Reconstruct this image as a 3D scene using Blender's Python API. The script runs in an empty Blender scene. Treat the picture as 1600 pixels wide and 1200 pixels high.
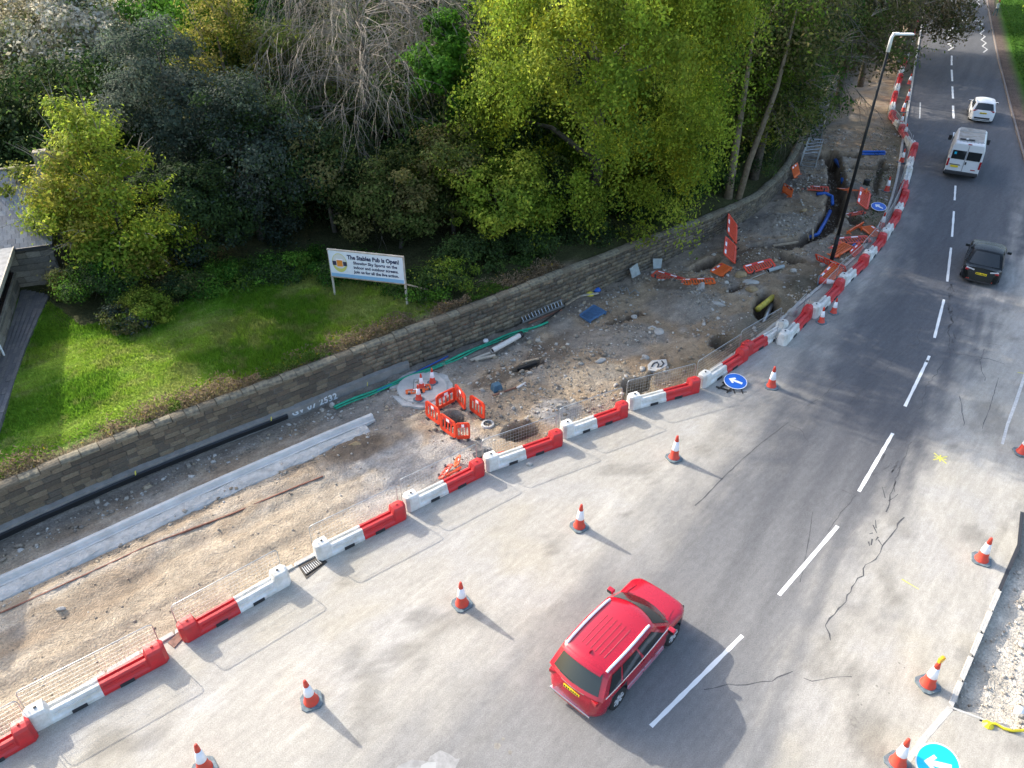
import bpy, bmesh, math, random
import numpy as np
from mathutils import Vector, Matrix, Euler
R = math.radians
S = bpy.context.scene
COL = S.collection
random.seed(7)
rng = np.random.default_rng(7)
# ---------------------------------------------------------------- camera, light, exposure
FPX, PITCH, CAMH = 1180.0, R(35.5), 18.0
cd = bpy.data.cameras.new('camera'); cam = bpy.data.objects.new('camera', cd); COL.objects.link(cam)
cd.sensor_width = 36; cd.lens = 36 * FPX / 1600; cd.clip_end = 3000; cd.clip_start = .5
cam.location = (0, 0, CAMH); cam.rotation_euler = (R(90) - PITCH, 0, 0)
S.camera = cam
SUN_EL, SUN_AZ = R(28), R(128)          # shadows fall towards azimuth 128 (from +Y clockwise)
wd = bpy.data.worlds.new('World'); S.world = wd; wd.use_nodes = True
nt = wd.node_tree; bg = nt.nodes['Background']
sky = nt.nodes.new('ShaderNodeTexSky'); sky.sky_type = 'NISHITA'; sky.sun_disc = False
sky.sun_elevation = SUN_EL; sky.sun_rotation = R(-52); sky.air_density = 1.0; sky.dust_density = 3.2; sky.ozone_density = 1.0
nt.links.new(sky.outputs[0], bg.inputs[0]); bg.inputs[1].default_value = 0.15
sl = bpy.data.lights.new('sun', 'SUN'); sun = bpy.data.objects.new('sun', sl); COL.objects.link(sun)
sl.energy = 2.3; sl.angle = R(.6); sl.color = (1, .93, .82)
d = Vector((math.sin(SUN_AZ) * math.cos(SUN_EL), math.cos(SUN_AZ) * math.cos(SUN_EL), -math.sin(SUN_EL)))
sun.rotation_euler = d.to_track_quat('-Z', 'Y').to_euler()
S.view_settings.view_transform = 'Standard'; S.view_settings.look = 'None'
S.view_settings.exposure = 1.6; S.view_settings.gamma = 1; S.view_settings.use_curve_mapping = False
S.render.engine = 'CYCLES'

# ---------------------------------------------------------------- helpers
def G(u, v, z=0.0):
    """measured position: where the sight line of photo point (u, v) meets height z"""
    a = (u - 800) / FPX; b = (v - 600) / FPX
    Z = math.sin(PITCH) + b * math.cos(PITCH); Y = math.cos(PITCH) - b * math.sin(PITCH)
    k = (CAMH - z) / Z
    return Vector((a * k, Y * k, z))
def GP(pts, z=0.0): return [G(u, v, z) for u, v in pts]

def tag(o, label=None, cat=None, group=None, kind=None):
    if label: o['label'] = label
    if cat: o['category'] = cat
    if group: o['group'] = group
    if kind: o['kind'] = kind
    return o
def empty(name, loc=(0, 0, 0), rz=0, label=None, cat=None, group=None):
    o = bpy.data.objects.new(name, None); COL.objects.link(o); o.location = loc; o.rotation_euler = (0, 0, rz)
    o.empty_display_size = .3
    return tag(o, label, cat, group)
def link(name, me, parent=None):
    o = bpy.data.objects.new(name, me); COL.objects.link(o)
    if parent is not None: o.parent = parent
    return o
def mesh_np(name, V, F, mats, parent=None, col=None, smooth=False, midx=None):
    """V (n,3); F (m,k) array of constant k"""
    me = bpy.data.meshes.new(name)
    V = np.asarray(V, dtype=np.float32); F = np.asarray(F, dtype=np.int32); m, k = F.shape
    me.vertices.add(len(V)); me.vertices.foreach_set('co', V.ravel())
    me.loops.add(m * k); me.loops.foreach_set('vertex_index', F.ravel())
    me.polygons.add(m); me.polygons.foreach_set('loop_start', np.arange(0, m * k, k, dtype=np.int32))
    try: me.polygons.foreach_set('loop_total', np.full(m, k, dtype=np.int32))
    except Exception: pass
    if smooth: me.polygons.foreach_set('use_smooth', np.ones(m, dtype=bool))
    if midx is not None: me.polygons.foreach_set('material_index', np.asarray(midx, dtype=np.int32))
    me.update(calc_edges=True)
    if col is not None:
        at = me.color_attributes.new('Col', 'FLOAT_COLOR', 'POINT')
        c = np.ones((len(V), 4), dtype=np.float32); c[:, :col.shape[1]] = col
        at.data.foreach_set('color', c.ravel())
    for mm in (mats if isinstance(mats, (list, tuple)) else [mats]): me.materials.append(mm)
    return link(name, me, parent)

class MB:
    """collects shapes and links them as ONE mesh object"""
    def __init__(s): s.v = []; s.f = []
    def add(s, vs, fs):
        n = len(s.v); s.v += [tuple(p) for p in vs]; s.f += [tuple(i + n for i in f) for f in fs]
    def box(s, c, size, rz=0, M=None, taper=1.0):
        x, y, z = [q / 2 for q in size]; vs = []
        for sz in (-1, 1):
            t = taper if sz > 0 else 1
            for sx, sy in ((-1, -1), (1, -1), (1, 1), (-1, 1)): vs.append(Vector((sx * x * t, sy * y * t, sz * z)))
        if rz: 
            m = Matrix.Rotation(rz, 3, 'Z'); vs = [m @ v for v in vs]
        if M is not None: vs = [M @ v for v in vs]
        vs = [v + Vector(c) for v in vs]
        s.add(vs, [(0, 3, 2, 1), (4, 5, 6, 7), (0, 1, 5, 4), (1, 2, 6, 5), (2, 3, 7, 6), (3, 0, 4, 7)])
    def bar(s, a, b, w, h=None, up=(0, 0, 1)):
        a = Vector(a); b = Vector(b); h = h or w; d = (b - a).normalized(); up = Vector(up)
        if abs(d.dot(up)) > .98: up = Vector((1, 0, 0))
        sx = d.cross(up).normalized() * w / 2; su = sx.cross(d).normalized() * h / 2
        vs = [a - sx - su, a + sx - su, a + sx + su, a - sx + su, b - sx - su, b + sx - su, b + sx + su, b - sx + su]
        s.add(vs, [(0, 3, 2, 1), (4, 5, 6, 7), (0, 1, 5, 4), (1, 2, 6, 5), (2, 3, 7, 6), (3, 0, 4, 7)])
    def tube(s, pts, r, n=8, caps=True):
        pts = [Vector(p) for p in pts]; rs = r if isinstance(r, (list, tuple)) else [r] * len(pts)
        vs = []; prev = None
        for i, p in enumerate(pts):
            d = (pts[min(i + 1, len(pts) - 1)] - pts[max(i - 1, 0)]).normalized()
            if prev is None: a = d.cross(Vector((0, 0, 1)) if abs(d.z) < .95 else Vector((1, 0, 0))).normalized()
            else: a = (prev - d * prev.dot(d)).normalized()
            prev = a; b = d.cross(a)
            for k in range(n):
                t = 2 * math.pi * k / n; vs.append(p + (a * math.cos(t) + b * math.sin(t)) * rs[i])
        fs = [(i * n + k, i * n + (k + 1) % n, (i + 1) * n + (k + 1) % n, (i + 1) * n + k) for i in range(len(pts) - 1) for k in range(n)]
        if caps: fs += [tuple(range(n - 1, -1, -1)), tuple((len(pts) - 1) * n + k for k in range(n))]
        s.add(vs, fs)
    def lathe(s, prof, n=16, c=(0, 0, 0), axis='Z', caps=True):
        vs = []
        for r, z in prof:
            for k in range(n):
                t = 2 * math.pi * k / n
                p = (r * math.cos(t), r * math.sin(t), z)
                if axis == 'Y': p = (p[0], p[2], p[1])
                if axis == 'X': p = (p[2], p[0], p[1])
                vs.append(Vector(p) + Vector(c))
        m = len(prof)
        fs = [(i * n + k, i * n + (k + 1) % n, (i + 1) * n + (k + 1) % n, (i + 1) * n + k) for i in range(m - 1) for k in range(n)]
        if caps: fs += [tuple(range(n - 1, -1, -1)), tuple((m - 1) * n + k for k in range(n))]
        s.add(vs, fs)
    def prism(s, poly, z0, z1):
        n = len(poly)
        vs = [(p[0], p[1], z0) for p in poly] + [(p[0], p[1], z1) for p in poly]
        s.add(vs, [tuple(range(n - 1, -1, -1)), tuple(range(n, 2 * n))] + [(i, (i + 1) % n, n + (i + 1) % n, n + i) for i in range(n)])
    def build(s, name, mat, parent=None, smooth=False, bevel=0, loc=None):
        me = bpy.data.meshes.new(name); me.from_pydata(s.v, [], s.f); me.update()
        bm = bmesh.new(); bm.from_mesh(me); bmesh.ops.recalc_face_normals(bm, faces=bm.faces)
        if bevel: bmesh.ops.bevel(bm, geom=bm.edges[:], offset=bevel, segments=2, affect='EDGES', clamp_overlap=True, profile=.6)
        bm.to_mesh(me); bm.free()
        if smooth:
            for p in me.polygons: p.use_smooth = True
        me.materials.append(mat)
        o = link(name, me, parent)
        if loc is not None: o.location = loc
        return o

def copy_tree(o, parent=None, reset=True):
    c = o.copy(); COL.objects.link(c)
    if parent is not None: c.parent = parent
    for ch in o.children: copy_tree(ch, c)
    return c

# value noise on arrays
def _h(ix, iy, seed):
    n = (ix.astype(np.int64) * 374761393 + iy.astype(np.int64) * 668265263 + seed * 1442695041) & 0xffffffff
    n = ((n ^ (n >> 13)) * 1274126177) & 0xffffffff
    return ((n ^ (n >> 16)) & 0xffff) / 65535.0
def vn(x, y, s=1.0, seed=0):
    x = np.asarray(x) * s; y = np.asarray(y) * s; ix = np.floor(x); iy = np.floor(y); fx = x - ix; fy = y - iy
    fx = fx * fx * (3 - 2 * fx); fy = fy * fy * (3 - 2 * fy)
    return (_h(ix, iy, seed) * (1 - fx) + _h(ix + 1, iy, seed) * fx) * (1 - fy) + (_h(ix, iy + 1, seed) * (1 - fx) + _h(ix + 1, iy + 1, seed) * fx) * fy
def fbm(x, y, s=1.0, o=4, seed=0):
    r = 0; a = .5; t = 0
    for i in range(o): r = r + a * vn(x, y, s * 2 ** i, seed + i * 17); t += a; a *= .5
    return r / t
def sstep(a, b, x): 
    t = np.clip((x - a) / (b - a), 0, 1); return t * t * (3 - 2 * t)
def polydist(X, Y, pts):
    """signed distance to a polyline, positive on its right-hand side"""
    best = np.full(X.shape, 1e9); sg = np.ones(X.shape)
    for a, b in zip(pts[:-1], pts[1:]):
        dx, dy = b[0] - a[0], b[1] - a[1]; L2 = dx * dx + dy * dy
        t = np.clip(((X - a[0]) * dx + (Y - a[1]) * dy) / L2, 0, 1)
        ex = X - (a[0] + t * dx); ey = Y - (a[1] + t * dy); dd = np.hypot(ex, ey)
        c = dx * ey - dy * ex
        m = dd < best - 1e-9; best = np.where(m, dd, best); sg = np.where(m, np.where(c < 0, 1, -1), sg)
    return best * sg
def resample(pts, step):
    pts = [np.array(p[:2], dtype=float) for p in pts]; P = np.array(pts); seg = np.hypot(*(P[1:] - P[:-1]).T); s = np.r_[0, np.cumsum(seg)]
    n = max(2, int(s[-1] / step) + 1); q = np.linspace(0, s[-1], n)
    return np.c_[np.interp(q, s, P[:, 0]), np.interp(q, s, P[:, 1])]
def smoothcurve(pts, step, it=60):
    P = resample(pts, step)
    for _ in range(it): P[1:-1] = P[1:-1] * .5 + (P[:-2] + P[2:]) * .25
    return P

# ---------------------------------------------------------------- materials
def newmat(name):
    m = bpy.data.materials.new(name); m.use_nodes = True; return m, m.node_tree, m.node_tree.nodes['Principled BSDF']
def mat(name, col, rough=.6, metal=0, var=.0, scale=6, bump=0, bscale=40, coat=0, spec=.5, detail=5, col2=None, trans=0):
    m, t, b = newmat(name); b.inputs['Roughness'].default_value = rough; b.inputs['Metallic'].default_value = metal
    b.inputs['Base Color'].default_value = (*col, 1); b.inputs['Specular IOR Level'].default_value = spec
    if coat: b.inputs['Coat Weight'].default_value = coat; b.inputs['Coat Roughness'].default_value = .04
    tc = t.nodes.new('ShaderNodeTexCoord')
    if var or col2:
        n = t.nodes.new('ShaderNodeTexNoise'); n.inputs['Scale'].default_value = scale; n.inputs['Detail'].default_value = detail; n.inputs['Roughness'].default_value = .65
        t.links.new(tc.outputs['Object'], n.inputs['Vector'])
        r = t.nodes.new('ShaderNodeValToRGB'); t.links.new(n.outputs[0], r.inputs[0])
        c2 = col2 if col2 else tuple(min(1, c * (1 + var)) for c in col); c1 = col if col2 else tuple(c * (1 - var) for c in col)
        r.color_ramp.elements[0].position = .35; r.color_ramp.elements[0].color = (*c1, 1)
        r.color_ramp.elements[1].position = .65; r.color_ramp.elements[1].color = (*c2, 1)
        t.links.new(r.outputs[0], b.inputs['Base Color'])
    if bump:
        n = t.nodes.new('ShaderNodeTexNoise'); n.inputs['Scale'].default_value = bscale; n.inputs['Detail'].default_value = 4
        t.links.new(tc.outputs['Object'], n.inputs['Vector'])
        bp = t.nodes.new('ShaderNodeBump'); bp.inputs['Strength'].default_value = bump; bp.inputs['Distance'].default_value = .05
        t.links.new(n.outputs[0], bp.inputs['Height']); t.links.new(bp.outputs[0], b.inputs['Normal'])
    return m
def attrmat(name, rough=.9, fine=(30, .25), mid=(3, .15), bump=.5, bscale=25, bdist=.06, spec=.3, speck=0):
    """surface whose base colour is the mesh's own colour attribute, with procedural grain"""
    m, t, b = newmat(name); b.inputs['Roughness'].default_value = rough; b.inputs['Specular IOR Level'].default_value = spec
    at = t.nodes.new('ShaderNodeAttribute'); at.attribute_name = 'Col'
    tc = t.nodes.new('ShaderNodeTexCoord')
    cur = at.outputs['Color']
    for sc, am in (fine, mid):
        n = t.nodes.new('ShaderNodeTexNoise'); n.inputs['Scale'].default_value = sc; n.inputs['Detail'].default_value = 6; n.inputs['Roughness'].default_value = .7
        t.links.new(tc.outputs['Object'], n.inputs['Vector'])
        mr = t.nodes.new('ShaderNodeMapRange'); mr.inputs[1].default_value = .3; mr.inputs[2].default_value = .7; mr.inputs[3].default_value = 1 - am; mr.inputs[4].default_value = 1 + am
        t.links.new(n.outputs[0], mr.inputs[0])
        mx = t.nodes.new('ShaderNodeVectorMath'); mx.operation = 'SCALE'
        t.links.new(cur, mx.inputs[0]); t.links.new(mr.outputs[0], mx.inputs['Scale']); cur = mx.outputs[0]
    if speck:
        v = t.nodes.new('ShaderNodeTexVoronoi'); v.inputs['Scale'].default_value = 9; v.inputs['Randomness'].default_value = 1
        t.links.new(tc.outputs['Object'], v.inputs['Vector'])
        mr = t.nodes.new('ShaderNodeMapRange'); mr.inputs[1].default_value = .1; mr.inputs[2].default_value = .28; mr.inputs[3].default_value = 1 + speck; mr.inputs[4].default_value = 1
        t.links.new(v.outputs['Distance'], mr.inputs[0])
        mx = t.nodes.new('ShaderNodeVectorMath'); mx.operation = 'SCALE'
        t.links.new(cur, mx.inputs[0]); t.links.new(mr.outputs[0], mx.inputs['Scale']); cur = mx.outputs[0]
    t.links.new(cur, b.inputs['Base Color'])
    n = t.nodes.new('ShaderNodeTexNoise'); n.inputs['Scale'].default_value = bscale; n.inputs['Detail'].default_value = 6; n.inputs['Roughness'].default_value = .6
    t.links.new(tc.outputs['Object'], n.inputs['Vector'])
    bp = t.nodes.new('ShaderNodeBump'); bp.inputs['Strength'].default_value = bump; bp.inputs['Distance'].default_value = bdist
    t.links.new(n.outputs[0], bp.inputs['Height']); t.links.new(bp.outputs[0], b.inputs['Normal'])
    return m
def leafmat(name, tr=.35, rough=.55):
    m, t, b = newmat(name); b.inputs['Roughness'].default_value = rough; b.inputs['Specular IOR Level'].default_value = .14
    at = t.nodes.new('ShaderNodeAttribute'); at.attribute_name = 'Col'
    t.links.new(at.outputs['Color'], b.inputs['Base Color'])
    tl = t.nodes.new('ShaderNodeBsdfTranslucent'); t.links.new(at.outputs['Color'], tl.inputs['Color'])
    mx = t.nodes.new('ShaderNodeMixShader'); mx.inputs[0].default_value = tr
    t.links.new(b.outputs[0], mx.inputs[1]); t.links.new(tl.outputs[0], mx.inputs[2])
    t.links.new(mx.outputs[0], t.nodes['Material Output'].inputs['Surface'])
    return m
M = {}
M['dirt'] = attrmat('dirt', .95, (14, .28), (1.6, .20), 1.0, 16, .10, .2, speck=.18)
M['asphalt'] = attrmat('asphalt', .85, (32, .28), (5.0, .10), .5, 50, .02, .3)
def streaks(m, ang, amt, sc=(.10, 1.6), seedz=0):
    t = m.node_tree; b = t.nodes['Principled BSDF']; src = b.inputs['Base Color'].links[0].from_socket
    tc = t.nodes.new('ShaderNodeTexCoord'); mp = t.nodes.new('ShaderNodeMapping'); mp.inputs['Rotation'].default_value = (0, 0, -ang); mp.inputs['Location'].default_value = (0, 0, seedz)
    sc_ = t.nodes.new('ShaderNodeVectorMath'); sc_.operation = 'MULTIPLY'; sc_.inputs[1].default_value = (sc[0], sc[1], 1)
    t.links.new(tc.outputs['Object'], mp.inputs['Vector']); t.links.new(mp.outputs[0], sc_.inputs[0])
    n = t.nodes.new('ShaderNodeTexNoise'); n.inputs['Scale'].default_value = 3; n.inputs['Detail'].default_value = 9; n.inputs['Roughness'].default_value = .72; t.links.new(sc_.outputs[0], n.inputs['Vector'])
    mr = t.nodes.new('ShaderNodeMapRange'); mr.inputs[1].default_value = .32; mr.inputs[2].default_value = .68; mr.inputs[3].default_value = 1 - amt; mr.inputs[4].default_value = 1 + amt; t.links.new(n.outputs[0], mr.inputs[0])
    mx = t.nodes.new('ShaderNodeVectorMath'); mx.operation = 'SCALE'; t.links.new(src, mx.inputs[0]); t.links.new(mr.outputs[0], mx.inputs['Scale']); t.links.new(mx.outputs[0], b.inputs['Base Color'])
streaks(M['asphalt'], R(46), .10, (.16, 1.9)); streaks(M['asphalt'], R(63), .07, (.9, 3.2), 3)
streaks(M['dirt'], R(40), .14, (.25, 1.4), 5)
M['grassbase'] = attrmat('grass_soil', 1, (9, .35), (1.2, .2), 1, 10, .15, .1)
M['stonecol'] = attrmat('wall_stone', .95, (22, .28), (4, .2), .8, 30, .04, .2)
M['leaf'] = leafmat('leaf', .5, .75)
M['grass'] = leafmat('grass_blade', .5)
M['bark'] = mat('bark', (.10, .085, .065), .95, var=.4, scale=5, bump=.8, bscale=14)
M['palebark'] = mat('pale_bark', (.25, .215, .17), .9, var=.3, scale=4)
M['white'] = mat('white_plastic', (.78, .78, .76), .5, var=.06, scale=3)
M['dirtywhite'] = mat('dirty_white_plastic', (.50, .48, .42), .6, col2=(.76, .76, .73), scale=2.2, bump=.15, bscale=12, detail=8)
M['red'] = mat('red_plastic', (.42, .035, .035), .5, col2=(.62, .022, .026), scale=2.4, bump=.15, bscale=12, detail=8)
M['conered'] = mat('cone_red', (.50, .06, .035), .5, col2=(.70, .05, .025), scale=5, detail=7)
M['sleeve'] = mat('reflective_sleeve', (.82, .82, .84), .35, var=.05)
M['conebase'] = mat('cone_base_rubber', (.12, .16, .18), .8, var=.35, scale=8)
M['darkbase'] = mat('dark_rubber', (.05, .055, .06), .8, var=.3)
M['orange'] = mat('orange_plastic', (.78, .14, .025), .5, var=.12, scale=4)
M['redorange'] = mat('red_orange_plastic', (.74, .060, .02), .5, var=.14, scale=4)
M['fadedred'] = mat('faded_red_plastic', (.60, .09, .05), .6, var=.2, scale=4)
M['galv'] = mat('galvanised_steel', (.45, .47, .48), .4, metal=.8, var=.1)
M['iron'] = mat('cast_iron', (.05, .045, .04), .6, metal=.5, var=.3, scale=10, bump=.3)
M['blackpl'] = mat('black_plastic', (.015, .016, .018), .4)
M['concrete'] = mat('concrete', (.40, .39, .36), .9, col2=(.55, .53, .49), scale=2.5, bump=.4, bscale=30)
M['freshcrete'] = mat('fresh_concrete', (.46, .45, .42), .85, col2=(.60, .59, .56), scale=1.6, bump=.35, bscale=25)
M['haunch'] = mat('lean_concrete', (.52, .51, .48), .95, col2=(.36, .35, .325), scale=3.5, bump=1, bscale=14)
M['paint'] = mat('road_paint', (.74, .74, .71), .6, col2=(.80, .80, .78), scale=5)
M['fadedpaint'] = mat('worn_road_paint', (.42, .42, .41), .7, col2=(.60, .60, .58), scale=9)
M['crack'] = mat('crack_tar', (.07, .07, .073), .8, var=.3, scale=12)
M['yellowpaint'] = mat('yellow_spray', (.62, .58, .10), .6, var=.2)
M['wood'] = mat('timber', (.34, .27, .19), .8, var=.3, scale=5)
M['palewood'] = mat('pale_timber', (.42, .38, .31), .8, var=.2, scale=5)
M['ply'] = mat('grey_board', (.32, .36, .36), .8, var=.15, scale=4)
M['bluepl'] = mat('blue_plastic', (.015, .10, .42), .4, var=.12)
M['palletblue'] = mat('blue_painted_wood', (.06, .14, .27), .7, var=.2, scale=6)
M['signblue'] = mat('sign_blue', (.01, .12, .52), .35)
M['signcyan'] = mat('pale_sign_blue', (.01, .48, .68), .35, var=.05)
M['yellowpl'] = mat('yellow_plastic', (.75, .60, .02), .45, var=.1)
M['pipeyellow'] = mat('muddy_yellow_pipe', (.50, .42, .06), .6, var=.3, scale=4)
M['pvc'] = mat('muddy_white_pipe', (.62, .58, .53), .5, var=.12, scale=4)
M['green'] = mat('green_duct_sheath', (.01, .30, .17), .5, var=.25)
M['rust'] = mat('rust', (.20, .09, .06), .85, var=.3)
M['slate'] = mat('slate', (.20, .21, .22), .75, var=.25, scale=3, bump=.3)
M['glass'] = mat('dark_glass', (.012, .016, .016), .06, spec=.8)
M['alu'] = mat('alloy_rim', (.62, .63, .65), .35, metal=.25)
M['tyre'] = mat('tyre', (.018, .018, .019), .8)
M['chrome'] = mat('chrome', (.75, .76, .78), .15, metal=1)
M['plate'] = mat('yellow_plate', (.85, .62, .02), .4)
M['darkpl'] = mat('dark_trim', (.03, .03, .033), .55)
M['taillight'] = mat('tail_light', (.35, .008, .012), .2, coat=.6)
M['black'] = mat('black_paint', (.012, .013, .014), .6, spec=.25)
# ================================================================ the ground
WBpx = [(0, 837), (150, 770), (300, 707), (450, 650), (583, 594), (735, 537), (870, 482), (1000, 424), (1100, 380), (1180, 337), (1225, 292), (1245, 255), (1262, 215), (1300, 150), (1345, 90), (1385, 40)]
_w = [G(*p) for p in WBpx]
_w = [Vector((-31, 3, 0)), Vector((-24, 9.4, 0))] + _w + [Vector((52, 125, 0)), Vector((72, 170, 0)), Vector((95, 230, 0))]
WALL = smoothcurve(_w, .5, 12)                      # foot of the stone wall
def cum(P): return np.r_[0, np.cumsum(np.hypot(*(P[1:] - P[:-1]).T))]
WALLs = cum(WALL)
def wall_at(s):
    x = np.interp(s, WALLs, WALL[:, 0]); y = np.interp(s, WALLs, WALL[:, 1])
    x2 = np.interp(s + .3, WALLs, WALL[:, 0]); y2 = np.interp(s + .3, WALLs, WALL[:, 1]); x1 = np.interp(s - .3, WALLs, WALL[:, 0]); y1 = np.interp(s - .3, WALLs, WALL[:, 1])
    dx, dy = x2 - x1, y2 - y1; l = np.hypot(dx, dy) + 1e-9
    return x, y, dx / l, dy / l
def wall_s(x, y): return WALLs[int(np.argmin((WALL[:, 0] - x) ** 2 + (WALL[:, 1] - y) ** 2))]
_hx = np.array([-31, -16.4, -11.6, -5.7, -1.8, 2.1, 6.7, 10.7, 14.6, 17.7, 22.4, 95]); _hz = np.array([1.75, 1.75, 1.72, 1.72, 1.8, 1.85, 1.7, 1.5, 1.25, 1.2, 1.2, 1.2])
def wallh(x): return np.interp(x, _hx, _hz)

Lpx = [(0, 1168), (60, 1118), (270, 995), (450, 893), (630, 797), (755, 733), (875, 683), (980, 640), (1090, 598), (1150, 555), (1215, 508), (1258, 470), (1305, 432), (1345, 398), (1374, 360), (1394, 318), (1405, 275), (1413, 215), (1424, 150), (1433, 90), (1441, 40), (1447, 0)]
_l = [Vector((-26, -4, 0)), Vector((-17, 4, 0))] + [G(*p) for p in Lpx] + [Vector((88, 175, 0)), Vector((120, 236, 0))]
LC = smoothcurve(_l, .4, 14)
Rpx = [(1750, 1330), (1750, 1100), (1740, 900), (1720, 700), (1700, 550), (1690, 450), (1655, 355), (1606, 275), (1588, 210), (1575, 160), (1560, 100), (1548, 40), (1541, 0)]
_r = [Vector((26, -8, 0)), Vector((18, 3, 0))] + [G(*p) for p in Rpx] + [Vector((97, 172, 0)), Vector((129, 232, 0))]
RC = smoothcurve(_r, .5, 20)

# ---- dirt of the works: pits, trench and heaps are real relief
PITS = [(818, 677, .78, .62, 20, 1.0), (995, 607, .72, .55, 10, .9), (1133, 539, .62, .75, 60, .9), (1198, 480, .62, 1.75, -20, 1.1), (1236, 407, .6, .8, 30, .6),
        (1103, 414, 1.3, .45, 42, .6), (706, 656, .5, .45, 0, .9), (1274, 246, .9, .9, 0, .7), (1148, 452, .6, .3, 40, .3), (1335, 345, .5, .9, 0, .5)]
TRENCH = [([(1186, 390), (1225, 384), (1262, 374), (1288, 358), (1302, 332), (1308, 300), (1306, 268), (1298, 240)], .55, 1.15),
          ([(1335, 262), (1365, 266), (1400, 262)], .45, .55), ([(1285, 240), (1335, 243)], .5, .6), ([(952, 510), (1000, 491)], .16, .4), ([(806, 583), (843, 566)], .18, .25),
          ([(1378, 250), (1366, 305)], .2, .3), ([(1010, 600), (1025, 575), (1040, 560)], .12, .12)]
HEAPS = [(1068, 478, 2.0, 1.6, 30, .55, 'g'), (962, 527, 2.4, 1.2, 10, .28, 'g'), (872, 643, 1.1, .9, 0, .38, 'l'), (1180, 402, 1.8, 1.0, 30, .5, 'b'), (1215, 350, 2.3, 1.6, 30, .5, 'g'),
         (1262, 455, 1.2, 1.8, 0, .35, 'b'), (1345, 300, 1.4, 1.6, 0, .3, 'g'), (1245, 290, 2.0, 1.5, 0, .35, 'b'), (930, 585, 1.6, .8, 20, .2, 's'), (1018, 590, 1.4, .5, 20, .12, 's'),
         (1285, 392, 1.0, 1.5, 0, .3, 'g'), (1050, 445, 1.0, .8, 0, .25, 'b'), (780, 590, 1.5, .5, 30, .15, 'b'), (560, 700, 1.2, .8, 30, .1, 'b'), (1165, 505, .9, 1.0, 0, .2, 'g')]
GREYS = [(640, 738, 3.2, 2.0, 30, 'l'), (560, 760, 2.2, 1.2, 30, 'l'), (760, 552, 3.0, 1.0, 40, 'g'), (700, 560, 2.0, .8, 40, 'g'), (470, 800, 3, 1.3, 40, 's'), (600, 650, 2.5, 1.6, 30, 'g'), (860, 545, 2.0, .9, 40, 'b'), (350, 900, 4, 1.3, 35, 's'), (150, 1010, 3.5, 1.2, 35, 's')]
CG = {'g': (.262, .232, .195), 'l': (.36, .345, .325), 'b': (.15, .115, .083), 's': (.40, .33, .245)}
def ell(X, Y, px, py, ra, rb, ang):
    c = G(px, py); a = R(ang); dx, dy = X - c.x, Y - c.y
    u = dx * math.cos(a) + dy * math.sin(a); v = -dx * math.sin(a) + dy * math.cos(a)
    return np.hypot(u / ra, v / rb)
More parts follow.
